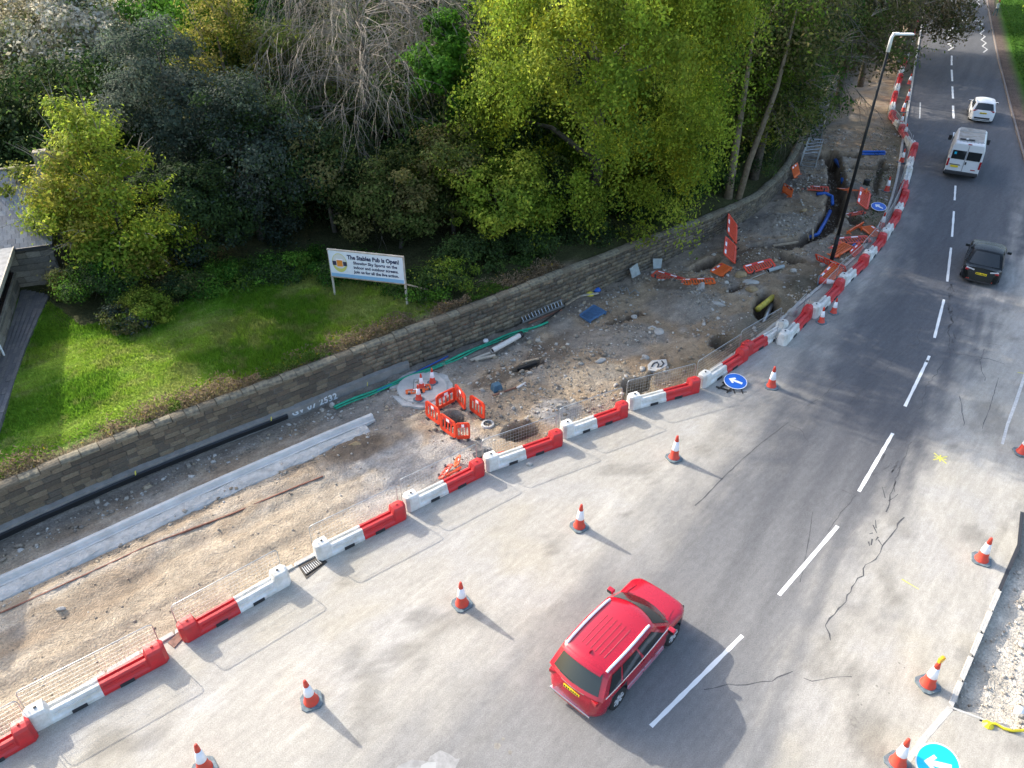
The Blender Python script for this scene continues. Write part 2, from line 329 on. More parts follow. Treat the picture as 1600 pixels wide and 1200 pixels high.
def dirt(X, Y):
    n1 = fbm(X, Y, .5, 5, 3); n2 = fbm(X, Y, 2.2, 4, 9); n3 = fbm(X, Y, 6, 3, 31)
    dR = polydist(X, Y, LC[::3]); dW = polydist(X, Y, WALL[::3])
    rough = sstep(-17, 4, X * .8 + Y * .3 - 8) * .9 + .25
    Z = -.02 + (n1 - .5) * .22 * rough + (n2 - .5) * .16 * rough + (n3 - .5) * .07 * (rough + .4)
    # longitudinal rake and roller marks in the flat sandy strip
    along = X * .77 + Y * .64; acr = -X * .64 + Y * .77
    flat = sstep(3, -6, X)
    Z = Z + flat * (.020 * np.sin(acr * 15 + 4 * n1) * sstep(.40, .5, n2) * (.5 + .5 * np.sign(np.sin(along * 24))) + .016 * np.sin(acr * 7.3 + 9 * n1) + .04 * np.sin(acr * 3.1 + 5 * n1))
    C = np.empty(X.shape + (3,)); 
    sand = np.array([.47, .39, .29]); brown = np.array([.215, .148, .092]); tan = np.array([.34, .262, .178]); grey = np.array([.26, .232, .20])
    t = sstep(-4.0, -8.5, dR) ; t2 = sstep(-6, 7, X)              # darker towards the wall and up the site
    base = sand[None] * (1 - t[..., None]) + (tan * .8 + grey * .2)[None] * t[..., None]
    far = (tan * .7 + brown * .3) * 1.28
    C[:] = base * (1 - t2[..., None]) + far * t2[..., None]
    k = sstep(.42, .62, n1)[..., None]; C = C * (1 - .45 * k) + brown * (.45 * k) 
    k = (sstep(.52, .68, fbm(X, Y, .9, 4, 77)))[..., None]; C = C * (1 - .6 * k) + grey * 1.15 * .6 * k
    k = (flat * sstep(.5, .72, fbm(along * .35, acr * 2.2, 1, 4, 78)))[..., None]; C = C * (1 - .5 * k) + np.array([.52, .46, .38]) * .5 * k
    k = (flat * sstep(.55, .72, fbm(along * .3, acr * 1.5, 1, 4, 178)))[..., None]; C = C * (1 - .4 * k) + np.array([.24, .185, .135]) * .4 * k
    for px, py, ra, rb, an, key in GREYS:
        k = sstep(1.15, .6, ell(X, Y, px, py, ra, rb, an) + (n2 - .5) * .9)[..., None] * .8; C = C * (1 - k) + np.array(CG[key]) * k
    for px, py, ra, rb, an, h, key in HEAPS:
        q = ell(X, Y, px, py, ra, rb, an) + (n2 - .5) * .5; Z = Z + h * np.clip(1 - q, 0, 1) ** 1.1 * (1 + .3 * (n3 - .5))
        k = sstep(1.1, .75, q)[..., None] * .85; C = C * (1 - k) + np.array(CG[key]) * k
    wet = np.array([.12, .09, .065])
    for px, py, ra, rb, an, dp in PITS:
        q = ell(X, Y, px, py, ra, rb, an) + (n2 - .5) * .45; Z = Z - dp * sstep(1.0, .72, q) + .10 * sstep(.9, 1.05, q) * sstep(1.7, 1.1, q)
        k = sstep(1.02, .8, q)[..., None]; C = C * (1 - k) + wet * k
    for pts, hw, dp in TRENCH:
        q = np.abs(polydist(X, Y, GP(pts))) / hw + (n2 - .5) * .6; Z = Z - dp * sstep(1.05, .75, q) + .08 * sstep(.95, 1.1, q) * sstep(2, 1.2, q)
        k = sstep(1.05, .85, q)[..., None]; C = C * (1 - k) + wet * k
    # strip beside the wall
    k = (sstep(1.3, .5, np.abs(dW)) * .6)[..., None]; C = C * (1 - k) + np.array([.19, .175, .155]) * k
    # brown trampled strip and weeds by the far kerb
    k = (sstep(-2.2, -.6, dR) * sstep(22, 27, Y))[..., None] * .6; C = C * (1 - k) + np.array([.13, .115, .075]) * k
    # flatten where the barrier row stands, and go under the road
    e = sstep(-1.1, -.55, dR); Z = Z * (1 - e) + (.0) * e
    Z = np.where(dR > .02, -.3, Z)
    C = C * (.78 + .44 * n3[..., None])
    return Z, np.clip(C, 0, 1)
def grid_ground(x0, x1, y0, y1, st):
    xs = np.arange(x0, x1, st); ys = np.arange(y0, y1, st); X, Y = np.meshgrid(xs, ys)
    return X, Y
def dirt_mesh(name, x0, x1, y0, y1, st, keep):
    X, Y = grid_ground(x0, x1, y0, y1, st); nx, ny = X.shape[1], X.shape[0]
    dR = polydist(X, Y, LC[::4]); dW = polydist(X, Y, WALL[::4])
    ok = (dR < .6) & (dW > -.5) & keep(X, Y)
    i = np.arange(nx * ny).reshape(ny, nx)
    F = np.stack([i[:-1, :-1], i[:-1, 1:], i[1:, 1:], i[1:, :-1]], -1); fk = ok[:-1, :-1] & ok[:-1, 1:] & ok[1:, 1:] & ok[1:, :-1]
    F = F[fk]; used = np.unique(F); rm = np.full(nx * ny, -1); rm[used] = np.arange(len(used)); F = rm[F]
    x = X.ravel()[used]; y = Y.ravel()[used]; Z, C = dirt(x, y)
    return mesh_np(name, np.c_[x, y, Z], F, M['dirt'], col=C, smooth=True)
# finer relief across the works, the far end coarser; the two meet along y = 60
g = dirt_mesh("ground", -26, 38, 1, 60, .13, lambda X, Y: (Y <= 60.01))
tag(g, kind='structure')
g2 = dirt_mesh('dirt_path', 14, 70, 59.8, 140, .5, lambda X, Y: Y > 0); tag(g2, kind='structure')

# ---- base terrain sheet out to the horizon
me = MB(); me.add([(-900, -300, -2.2), (900, -300, -2.2), (900, 1500, -2.2), (-900, 1500, -2.2)], [(0, 1, 2, 3)])
tag(me.build('terrain', mat('far_grass', (.05, .07, .025), 1, var=.3, scale=.05)), kind='structure')

# ---- the road, one sheet between its two edges
EXC = GP([(1489, 1104), (1562, 921), (1592, 852), (1597, 800), (1800, 800), (1800, 1200), (1610, 1150)])
def inpoly(X, Y, P):
    r = np.zeros(X.shape, bool); n = len(P)
    for i in range(n):
        a, b = P[i], P[(i + 1) % n]
        c = ((a.y > Y) != (b.y > Y)) & (X < (b.x - a.x) * (Y - a.y) / (b.y - a.y + 1e-12) + a.x); r ^= c
    return r
DL = GP([(-300, 1500), (500, 1270), (700, 1120), (900, 960), (1090, 780), (1210, 630), (1290, 540), (1370, 430), (1415, 340), (1440, 230), (1446, 100), (1450, 0)])
DRr = GP([(1150, 1500), (1235, 1200), (1290, 1000), (1360, 860), (1440, 720), (1500, 600), (1560, 470), (1600, 340), (1604, 280), (1560, 100), (1540, 0)])
def roadcol(X, Y):
    n1 = fbm(X, Y, .35, 5, 5); n2 = fbm(X, Y, 1.6, 5, 6); n3 = fbm(X, Y, 5, 3, 8)
    dl = polydist(X, Y, DL); dr = polydist(X, Y, DRr); dk = polydist(X, Y, LC[::4])
    # streaks run with the traffic: stretch noise along the road
    c, s_ = math.cos(R(58)), math.sin(R(58)); u = X * c + Y * s_; w = -X * s_ + Y * c
    st = fbm(u * .12, w * 1.7, 1, 5, 14)
    near = sstep(24, 9, Y)                                     # dust-grey near, darker far: sun and shade put into the asphalt tone
    asph = np.array([.095, .098, .106]); asph2 = np.array([.195, .192, .186]); dust = np.array([.34, .322, .288]); dust2 = np.array([.385, .36, .308]); dark = np.array([.075, .078, .088])
    A = asph * (1 - near[..., None]) + asph2 * near[..., None]
    k = sstep(.4, .66, st)[..., None]; A = A * (1 - .22 * k) + (A * 1.35) * .22 * k
    k = (sstep(.5, .3, st) * (1 - near))[..., None]; A = A * (1 - .5 * k) + dark * .5 * k
    nearL = sstep(30, 16, Y)
    L = sstep(1.5, -1.8, dl + (st - .5) * 2.2 + (n2 - .5) * 1.2)
    L = L * (sstep(60, 34, Y) * .75 + .25)
    Rr = sstep(-1.2, 1.4, dr + (st - .5) * 3 + (n2 - .5) * 1.6) * (sstep(52, 34, Y) * .9 + .1)
    D = dust * (1 - nearL[..., None] * .5) + dust2 * (nearL[..., None] * .5)
    farred = np.array([.20, .165, .145]); ff = sstep(34, 60, Y)[..., None]; D = D * (1 - ff) + farred * ff
    Rr = np.clip(Rr * 1.15, 0, 1); k = np.clip(np.maximum(L, Rr), 0, 1)[..., None]; Cc = A * (1 - k) + D * k
    k2 = (k[..., 0] * sstep(.5, .66, fbm(X, Y, .9, 5, 15)))[..., None] * .4; Cc = Cc * (1 - k2) + np.array([.36, .35, .335]) * k2
    # darker stains on the dusty margin, as dropped by plant
    q = sstep(.60, .74, fbm(X, Y, .8, 4, 41)) * k[..., 0]; Cc = Cc * (1 - .28 * q[..., None])
    q = sstep(.62, .75, fbm(u * .3, w * 2.3, 1, 4, 43)) * k[..., 0]; Cc = Cc * (1 + .14 * q[..., None])
    yel = sstep(.55, .7, fbm(X, Y, .5, 3, 61)) * k[..., 0] * nearL; Cc = Cc * (1 - yel[..., None] * np.array([0, .02, .07]))
    Cc = Cc * (.92 + .16 * n3[..., None])
    # bitumen joints and overbanding running along the lanes
    return np.clip(Cc, 0, 1)
NR, NC = 620, 240
tt = np.linspace(0, 1, NR) ** 1.75; sL = cum(LC); sR = cum(RC)
lx = np.interp(tt * sL[-1], sL, LC[:, 0]); ly = np.interp(tt * sL[-1], sL, LC[:, 1])
rx = np.interp(tt * sR[-1], sR, RC[:, 0]); ry = np.interp(tt * sR[-1], sR, RC[:, 1])
uu = np.linspace(0, 1, NC)
X = lx[:, None] * (1 - uu) + rx[:, None] * uu; Y = ly[:, None] * (1 - uu) + ry[:, None] * uu
i = np.arange(NR * NC).reshape(NR, NC); F = np.stack([i[:-1, :-1], i[:-1, 1:], i[1:, 1:], i[1:, :-1]], -1)
cx = (X[:-1, :-1] + X[1:, 1:]) / 2; cy = (Y[:-1, :-1] + Y[1:, 1:]) / 2
F = F[~inpoly(cx, cy, EXC)]
road = mesh_np('road', np.c_[X.ravel(), Y.ravel(), ((fbm(X, Y, .3, 3, 2) - .5) * .03).ravel() * 0], F, M['asphalt'], col=roadcol(X.ravel(), Y.ravel()), smooth=True)
tag(road, kind='structure')

# sunken dusty bed dug out beside the right-hand kerb
xs = np.arange(9, 22, .12); ys = np.arange(5, 24, .12); X, Y = np.meshgrid(xs, ys); ok = inpoly(X, Y, [p + (p - Vector((15, 13, 0))).normalized() * .25 for p in EXC])
i = np.arange(X.size).reshape(X.shape); F = np.stack([i[:-1, :-1], i[:-1, 1:], i[1:, 1:], i[1:, :-1]], -1); F = F[ok[:-1, :-1]]
n1 = fbm(X, Y, .8, 4, 91); n2 = fbm(X, Y, 4, 3, 92)
Cb = np.array([.55, .50, .42])[None, None] * (1 - .35 * sstep(.45, .65, n1))[..., None] * (.85 + .3 * n2)[..., None]
Zb = -.26 + (n1 - .5) * .16 + (n2 - .5) * .07
bed = mesh_np('excavated_footway', np.c_[X.ravel(), Y.ravel(), Zb.ravel()], F, M['dirt'], col=np.clip(Cb.reshape(-1, 3), 0, 1), smooth=True); tag(bed, kind='structure')

# ---- upper ground behind the retaining wall: lawn and woodland floor
NW = 260; ss = np.linspace(0, WALLs[-1], NW); wx, wy, dx, dy = wall_at(ss); offs = np.r_[np.linspace(.30, 16, 90), np.geomspace(16.5, 190, 34)]
WX = wx[:, None] - dy[:, None] * offs; WY = wy[:, None] + dx[:, None] * offs
# keep the far rows from folding: blend to a common direction
gx = wx[:, None] - .68 * offs; gy = wy[:, None] + .73 * offs; kk = sstep(3, 14, offs)[None]
WX = WX * (1 - kk) + gx * kk; WY = WY * (1 - kk) + gy * kk
def upz(X, Y, off): return wallh(X) - .12 + .25 * sstep(0, 6, off) + (fbm(X, Y, .6, 4, 51) - .5) * .22 * sstep(.3, 2, off)
hz = upz(WX, WY, np.broadcast_to(offs, WX.shape)); 
def lawncol(X, Y):
    n = fbm(X, Y, .45, 5, 55); n2 = fbm(X, Y, 2.5, 4, 57)
    gA = np.array([.125, .255, .022]); gB = np.array([.26, .38, .045]); st = np.array([.30, .26, .12])
    k = sstep(.4, .62, n)[..., None]; C = gA * (1 - k) + gB * k
    right = sstep(-15, -10, X)
    k = (sstep(.50, .66, n2 * .6 + n * .4 + .06 * right))[..., None]; C = C * (1 - .45 * k) + st * .45 * k
    C = C * (1 - right[..., None] * .10)
    return C * (.8 + .4 * fbm(X, Y, 8, 2, 58)[..., None])
LAWN_POLY = GP([(-40, 480), (75, 476), (130, 520), (250, 500), (330, 462), (420, 440), (520, 428), (640, 440), (690, 470), (640, 560), (583, 560), (300, 690), (0, 810), (-100, 850)], 1.55)
inl = inpoly(WX, WY, LAWN_POLY)
soil = np.array([.075, .08, .035]) * (.6 + .8 * fbm(WX, WY, 1.2, 4, 59)[..., None]); Cu = np.where(inl[..., None], lawncol(WX, WY), soil)
vs = sstep(1.1, .45, offs)[None, :, None] * (WX < 3)[..., None]; Cu = Cu * (1 - vs) + np.array([.20, .16, .11]) * vs
i = np.arange(WX.size).reshape(WX.shape); F = np.stack([i[:-1, :-1], i[1:, :-1], i[1:, 1:], i[:-1, 1:]], -1)
up = mesh_np('lawn_terrain', np.c_[WX.ravel(), WY.ravel(), hz.ravel()], F.reshape(-1, 4), M['grassbase'], col=np.clip(Cu.reshape(-1, 3), 0, 1), smooth=True); tag(up, kind='structure')

# ---- verge on the right of the road
NV = 200; s_ = np.linspace(0, sR[-1], NV); vx = np.interp(s_, sR, RC[:, 0]); vy = np.interp(s_, sR, RC[:, 1]); dxv = np.gradient(vx); dyv = np.gradient(vy); l = np.hypot(dxv, dyv)
offs = np.r_[-.02, .15, np.linspace(.4, 6, 16), np.geomspace(6.6, 140, 22)]
VX = vx[:, None] + (dyv / l)[:, None] * offs; VY = vy[:, None] - (dxv / l)[:, None] * offs
VZ = np.where(offs < .1, -.2, .07 + .012 * offs)[None] + (fbm(VX, VY, .8, 3, 66) - .5) * .12 * sstep(.4, 2, offs)
n = fbm(VX, VY, .8, 4, 67)
Cv = np.array([.055, .135, .018])[None, None] * (.6 + .9 * n[..., None]); pv = sstep(1.5, .9, np.broadcast_to(offs, VX.shape))[..., None]
Cv = Cv * (1 - pv) + (np.array([.13, .10, .085]) * (.8 + .4 * n[..., None])) * pv
i = np.arange(VX.size).reshape(VX.shape); F = np.stack([i[:-1, :-1], i[:-1, 1:], i[1:, 1:], i[1:, :-1]], -1)
vg = mesh_np('verge', np.c_[VX.ravel(), VY.ravel(), VZ.ravel()], F.reshape(-1, 4), M['grassbase'], col=np.clip(Cv.reshape(-1, 3), 0, 1), smooth=True); tag(vg, kind='structure')

# ---- paint, cracks and joints on the road: thin sheets 4 mm up, parts of the road
def strip(pts, w, z, name, m, jag=0):
    P = [Vector((p[0], p[1], 0)) for p in pts]; vs = []; r_ = random.Random(len(pts) + int(P[0].x * 10))
    for k, p in enumerate(P):
        dd = (P[min(k + 1, len(P) - 1)] - P[max(0, k - 1)]).normalized(); nn = Vector((-dd.y, dd.x, 0)); ww = w * (1 + (r_.uniform(-jag, jag) if jag else 0))
        vs += [(p + nn * ww / 2).to_tuple()[:2] + (z,), (p - nn * ww / 2).to_tuple()[:2] + (z,)]
    b = MB(); b.add(vs, [(2 * k, 2 * k + 1, 2 * k + 3, 2 * k + 2) for k in range(len(P) - 1)]); return b.build(name, m, road)
def lerp(a, b, n): return [a + (b - a) * k / (n - 1) for k in range(n)]
DASH = [((1017, 1135), (1160, 993)), ((1217, 930), (1309, 822)), ((1342, 768), (1395, 677)), ((1414, 635), (1449, 563)), ((1460, 528), (1475, 468)), ((1480, 440), (1486, 387)), ((1487.5, 370), (1490.5, 330)),
        ((1491.5, 313), (1493, 290)), ((1491, 233), (1491, 207)), ((1490, 185), (1489, 165)), ((1489, 154), (1488, 135)), ((1488, 127), (1487, 109)), ((1487, 102), (1487, 87))]
for a, b in DASH: 
    A, B = G(*a), G(*b); strip(lerp(A, B, 14), .115 if a[1] > 300 else .16, .004, 'centre_line_mark', M['paint'], .16)
strip(GP([(1448, 566), (1452, 556)]), .11, .004, 'centre_line_mark', M['paint'])
strip(GP([(1566, 694), (1574, 664), (1586, 632), (1600, 590), (1612, 545)]), .11, .004, 'edge_line', M['fadedpaint'], .5)
strip(GP([(1437, 185), (1438, 160)]), .1, .004, 'edge_line', M['fadedpaint'], .3)
def zig(cx_, y0, y1, n, w):
    return [(np.interp(k, [0, n], [cx_[0], cx_[1]]) + (w if k % 2 else -w), y0 + (y1 - y0) * k / n) for k in range(n + 1)]
strip(GP(zig((1540, 1531.5), 82, 32.5, 10, 3.4)), .15, .004, 'zigzag_line', M['fadedpaint'])
strip(GP(zig((1531, 1522), 13, -30, 9, 3.0)), .15, .004, 'zigzag_line', M['fadedpaint'])
strip(GP(zig((1485, 1486), 79, 39, 8, 3.6)), .2, .004, 'zigzag_line', M['fadedpaint'])
strip(GP([(1502, 31.5), (1534, 32.5)]), .35, .004, 'stop_line', M['paint'])
def crackline(px, w=.035, amp=.10, z=.003, m=None, nm='crack'):
    P = resample(GP(px), .22); n = len(P); r_ = np.random.default_rng(int(px[0][0])); off = np.cumsum(r_.normal(0, amp * .5, (n, 2)), 0); off -= np.linspace(0, 1, n)[:, None] * off[-1]
    P = P + off * .6 + r_.normal(0, amp * .25, (n, 2)); return strip(P, w, z, nm, m or M['crack'], .6)
CR = [([(1408, 805), (1380, 850), (1345, 900), (1315, 945), (1298, 975), (1297, 1000)], .045), ([(1475, 565), (1455, 600), (1438, 640)], .03), ([(1425, 690), (1412, 720), (1408, 740), (1395, 770), (1385, 800)], .04),
      ([(1425, 670), (1405, 700), (1403, 705), (1385, 700), (1362, 700)], .03), ([(1440, 510), (1437, 540), (1420, 540), (1395, 560), (1375, 585), (1355, 600), (1325, 630)], .04), ([(1490, 552), (1530, 558), (1570, 568)], .035),
      ([(1538, 545), (1535, 560), (1530, 562), (1532, 580), (1540, 595)], .03), ([(1500, 620), (1503, 650), (1505, 665)], .03), ([(1100, 1078), (1140, 1070), (1180, 1066), (1210, 1062), (1240, 1048)], .03), ([(1255, 1059), (1290, 1058), (1330, 1055)], .025),
      ([(1318, 598), (1290, 615), (1262, 635)], .03), ([(1235, 664), (1255, 672), (1262, 690)], .03), ([(1545, 503), (1568, 508)], .04), ([(1540, 535), (1566, 540)], .035), ([(1500, 497), (1520, 501)], .03), ([(1500, 522), (1520, 528)], .03),
      ([(1315, 768), (1335, 778), (1330, 790), (1310, 810), (1295, 830)], .03), ([(1430, 497), (1458, 500)], .03), ([(1487, 480), (1485, 520), (1482, 560)], .06), ([(1400, 431), (1430, 432), (1455, 436)], .025), ([(1503, 275), (1560, 282), (1596, 300)], .03), ([(1505, 318), (1560, 325), (1600, 335)], .03), ([(1430, 262), (1470, 268), (1490, 272)], .03)]
for px, w in CR: crackline(px, w * .72)
# long bitumen joints
JO = [([(1232, 660), (1180, 700), (1145, 732), (1086, 790)], .03), ([(1270, 800), (1262, 850), (1255, 880), (1250, 910)], .02), ([(1560, 590), (1545, 640), (1535, 670)], .02)]
for px, w in JO: crackline(px, w, .02, .0035)
# dense crazing by the centre line
for k in range(12):
    a = (random.uniform(1365, 1410), random.uniform(705, 775)); crackline([a, (a[0] + random.uniform(-9, 9), a[1] + random.uniform(-8, 8)), (a[0] + random.uniform(-14, 6), a[1] + random.uniform(0, 16))], .022, .05)
for k in range(20):
    a = (random.uniform(1484, 1490), random.uniform(430, 545)); crackline([a, (a[0] + random.uniform(-5, 5), a[1] + random.uniform(3, 12))], .05, .08)
for k in range(7):
    a = (random.uniform(1358, 1375), random.uniform(812, 850)); crackline([a, (a[0] + random.uniform(-9, 9), a[1] + random.uniform(3, 12))], .035, .08)
# sprayed survey marks
b = MB(); c = G(1469, 716)
for k in range(4):
    a = k * math.pi / 4 + .3; r1 = .30 if k % 2 == 0 else .2
    b.bar(c + Vector((math.cos(a) * r1, math.sin(a) * r1, .0045 + k * .0006)), c - Vector((math.cos(a) * r1, math.sin(a) * r1, -.0045 - k * .0006)), .05, .0004)
b.build('spray_mark', M['yellowpaint'], road)
strip(GP([(1409, 905), (1436, 921)]), .03, .004, 'spray_mark', M['yellowpaint'], .6); strip(GP([(1590, 582), (1605, 584)]), .05, .004, 'spray_mark', M['yellowpaint'], .6)
def blob(px, name, m, z=.0035):
    P = GP(px); b = MB(); b.add([(p.x, p.y, z) for p in P], [tuple(range(len(P)))]); return b.build(name, m, road)
def stain(u, v, ra, rb, seed, m, z=.0035):
    r_ = random.Random(seed); c = G(u, v); b = MB(); P = []
    for k in range(18):
        a = k / 18 * 2 * math.pi; q = r_.uniform(.7, 1.1); P.append((c.x + math.cos(a) * ra * q, c.y + math.sin(a) * rb * q, z))
    b.add(P, [tuple(range(18))]); return b.build('stain', m, road)
M['oil'] = mat('oil_stain', (.22, .205, .175), .7, var=.25, scale=8); M['patch'] = mat('grey_mortar_patch', (.27, .27, .265), .85, var=.2, scale=5); M['paleslab'] = mat('pale_mortar', (.33, .34, .335), .7, var=.06, scale=5)
stain(1336, 1129, .13, .16, 3, M['oil'])
for k, (u, v, r_) in enumerate([(1341, 1086, .03), (1346, 1101, .03), (1356, 1107, .03), (1360, 1120, .03), (1325, 1097, .02), (1331, 1160, .03), (1370, 1072, .035), (1405, 1036, .03), (1413, 1043, .025), (1389, 1083, .03), (786, 1155, .05), (777, 1166, .09), (797, 1176, .06)]): stain(u, v, r_, r_, k + 9, M['oil'])
blob([(610, 1215), (622, 1196), (645, 1187), (668, 1190), (672, 1182), (688, 1172), (702, 1178), (712, 1186), (719, 1185), (712, 1200), (700, 1215)], 'mortar_patch', M['patch'])
blob([(655, 1215), (658, 1196), (668, 1191), (681, 1191), (682, 1215)], 'mortar_patch', M['paleslab'], .007)
# ================================================================ retaining wall, stone by stone
STONE = [mat('sandstone', c, .95, var=.28, scale=9, bump=.6, bscale=26) for c in [(.140, .115, .082), (.100, .086, .066), (.165, .138, .096), (.118, .104, .082), (.20, .168, .118)]]
M['mortar'] = mat('lime_mortar', (.13, .12, .10), 1, var=.3, scale=6, bump=.5)
M['coping'] = mat('lichened_coping', (.27, .235, .16), .95, col2=(.11, .105, .085), scale=3, bump=.6, bscale=22)
wall = empty('retaining_wall', (0, 0, 0), label='long coursed sandstone retaining wall with rounded coping below the lawn and woodland', cat='wall')
ss = np.arange(0, WALLs[-1], .5); wx, wy, dx, dy = wall_at(ss); hh = wallh(wx); V = []; 
for k in range(len(ss)):
    nx, ny = -dy[k], dx[k]
    for o_, z in ((.05, -.4), (.05, hh[k] - .16), (.42, hh[k] - .16), (.42, -.4)): V.append((wx[k] + nx * o_, wy[k] + ny * o_, z))
n = len(ss); F = [(4 * k + j, 4 * k + (j + 1) % 4, 4 * (k + 1) + (j + 1) % 4, 4 * (k + 1) + j) for k in range(n - 1) for j in range(4)]
mesh_np('wall_core', np.array(V), np.array(F), M['mortar'], wall)
def rough_block(seed, bev=.12):
    bm = bmesh.new(); bmesh.ops.create_cube(bm, size=1); r_ = random.Random(seed)
    for v in bm.verts: v.co += Vector([r_.uniform(-.05, .05) for _ in range(3)])
    bmesh.ops.bevel(bm, geom=bm.edges[:], offset=bev * .5, segments=1, affect='EDGES')
    me = bpy.data.meshes.new('block'); bm.to_mesh(me); bm.free(); return me
blk = []
for k in range(15):
    me = rough_block(k, .14); me.materials.append(STONE[k % 5]); blk.append(me)
s0 = wall_s(-19, 14.5); sv = wall_s(23, 58); cnt = 0; stuffV = []; stuffF = []; stuffM = []; nv = 0
s_lim = None; allst = []
for c in range(8):
    s = s0 + random.uniform(0, .3)
    while s < wall_s(50, 120):
        L = random.uniform(.26, .62) * (1 if s < sv else 1.5); x, y, ddx, ddy = wall_at(s + L / 2); h = float(wallh(x)); ch = (h - .17 + .06) / 8
        allst.append((s, c, float(x), float(y), math.atan2(ddy, ddx), L, ch)); s += L + .018
allst.sort(key=lambda q: q[0])
for (s, c, x, y, a, L, ch) in allst:
    nx, ny = -math.sin(a), math.cos(a); z = -.06 + ch * (c + .5); pr = random.uniform(-.02, .02)
    loc = (x + nx * (.10 + pr), y + ny * (.10 + pr), z); sc = (L, .16, ch - .018); me = random.choice(blk)
    if cnt < 296:
        o = link('stone', me, wall); o.location = loc; o.rotation_euler = (0, 0, a); o.scale = sc; cnt += 1
    else:
        ca, sa = math.cos(a), math.sin(a)
        bx = np.array([(i, j, k) for i in (-.5, .5) for j in (-.5, .5) for k in (-.5, .5)]) * np.array(sc) + rng.uniform(-.008, .008, (8, 3))
        P = np.c_[bx[:, 0] * ca - bx[:, 1] * sa + loc[0], bx[:, 0] * sa + bx[:, 1] * ca + loc[1], bx[:, 2] + loc[2]]
        stuffV.append(P); stuffF += [[q + nv for q in f] for f in ((0, 1, 3, 2), (4, 6, 7, 5), (0, 4, 5, 1), (2, 3, 7, 6), (1, 5, 7, 3), (0, 2, 6, 4))]; stuffM += [random.randrange(5)] * 6; nv += 8
tag(mesh_np('stone_courses', np.vstack(stuffV), np.array(stuffF), STONE, wall, midx=stuffM), kind='stuff')
# rounded coping stones
cps = []
for k in range(6):
    b = MB(); n = 7; pr = [(math.cos(math.pi * t / (n - 1)) * .5, math.sin(math.pi * t / (n - 1)) * .55) for t in range(n)]
    pr = [(.5, -.3)] + pr + [(-.5, -.3)]; vs = [(sx, p[0] + random.uniform(-.02, .02), p[1] + random.uniform(-.03, .03)) for sx in (-.5, .5) for p in pr]; m_ = len(pr)
    b.add(vs, [(j, (j + 1) % m_, m_ + (j + 1) % m_, m_ + j) for j in range(m_)] + [tuple(range(m_ - 1, -1, -1)), tuple(range(m_, 2 * m_))])
    o = b.build('tmp', M['coping'] if k % 3 else STONE[2]); cps.append(o.data); bpy.data.objects.remove(o)
s = s0
while s < wall_s(34, 80):
    L = random.uniform(.45, .75); x, y, ddx, ddy = wall_at(s + L / 2); a = math.atan2(ddy, ddx); h = float(wallh(x))
    o = link('coping_stone', random.choice(cps), wall); o.location = (x - math.sin(a) * .20, y + math.cos(a) * .20, h - .10 + random.uniform(-.022, .022)); o.rotation_euler = (0, random.uniform(-.02, .02), a + random.uniform(-.04, .04)); o.scale = (L - .02, random.uniform(.40, .48), random.uniform(.15, .22)); s += L
# concrete footing along the foot of the wall, with painted survey numbers
def along(px, off, z, step=.6):
    return None
def wallstrip(sa, sb, prof, name, m, parent=None, step=.5):
    q = np.linspace(sa, sb, max(2, int((sb - sa) / step))); x, y, ddx, ddy = wall_at(q); V = []; m_ = len(prof)
    for k in range(len(q)):
        for o_, z in prof: V.append((x[k] - ddy[k] * o_, y[k] + ddx[k] * o_, z + (random.uniform(-.01, .01) if z > 0 else 0)))
    b = MB(); b.add(V, [(m_ * k + j, m_ * k + (j + 1) % m_, m_ * (k + 1) + (j + 1) % m_, m_ * (k + 1) + j) for k in range(len(q) - 1) for j in range(m_)] + [tuple(range(m_ - 1, -1, -1)), tuple(m_ * (len(q) - 1) + j for j in range(m_))])
    return b.build(name, m, parent)
M['footing'] = mat('old_concrete_footing', (.20, .195, .18), .95, col2=(.27, .26, .24), scale=3, bump=.5)
sE = wall_s(*G(640, 574).to_tuple()[:2])
ft = wallstrip(s0, sE, [(-.16, -.3), (.05, -.3), (.05, .36), (-.14, .30)], 'footing', M['footing'], wall)
c0 = wall_s(*G(468, 642).to_tuple()[:2]); x, y, ddx, ddy = wall_at(c0)
tx = bpy.data.curves.new('t', 'FONT'); tx.body = 'GV 07 2532'; tx.size = .36; tx.space_character = 1.1; tx.offset = .012
to = bpy.data.objects.new('t', tx); COL.objects.link(to); bpy.context.view_layer.update()
me = bpy.data.meshes.new_from_object(to); bpy.data.objects.remove(to); me.materials.clear(); me.materials.append(mat('white_spray', (.62, .64, .64), .8, var=.15))
o = tag(link('painted_number', me, wall), kind='stuff'); a = math.atan2(ddy, ddx); o.rotation_euler = (R(84), 0, a); o.location = (x + ddy * .158 - ddx * .3, y - ddx * .158 - ddy * .3, .0)
# two small marker tabs
b = MB(); 
for px in ((424, 657), (212, 742), (574, 603)):
    p = G(*px, .3); b.bar(p, p + Vector((.02, .02, .16)), .06, .02)
b.build('marker_tab', M['yellowpaint'], wall)
# black ducting lying against the footing
du = wallstrip(s0, wall_s(*G(455, 652).to_tuple()[:2]), [(-.24, .02), (-.19, .02), (-.165, .10), (-.17, .22), (-.20, .235), (-.25, .2)], 'ducting', M['blackpl']); tag(du, 'black ducting laid along the foot of the stone wall', 'ducting')
for k in range(2): du.location.z = 0

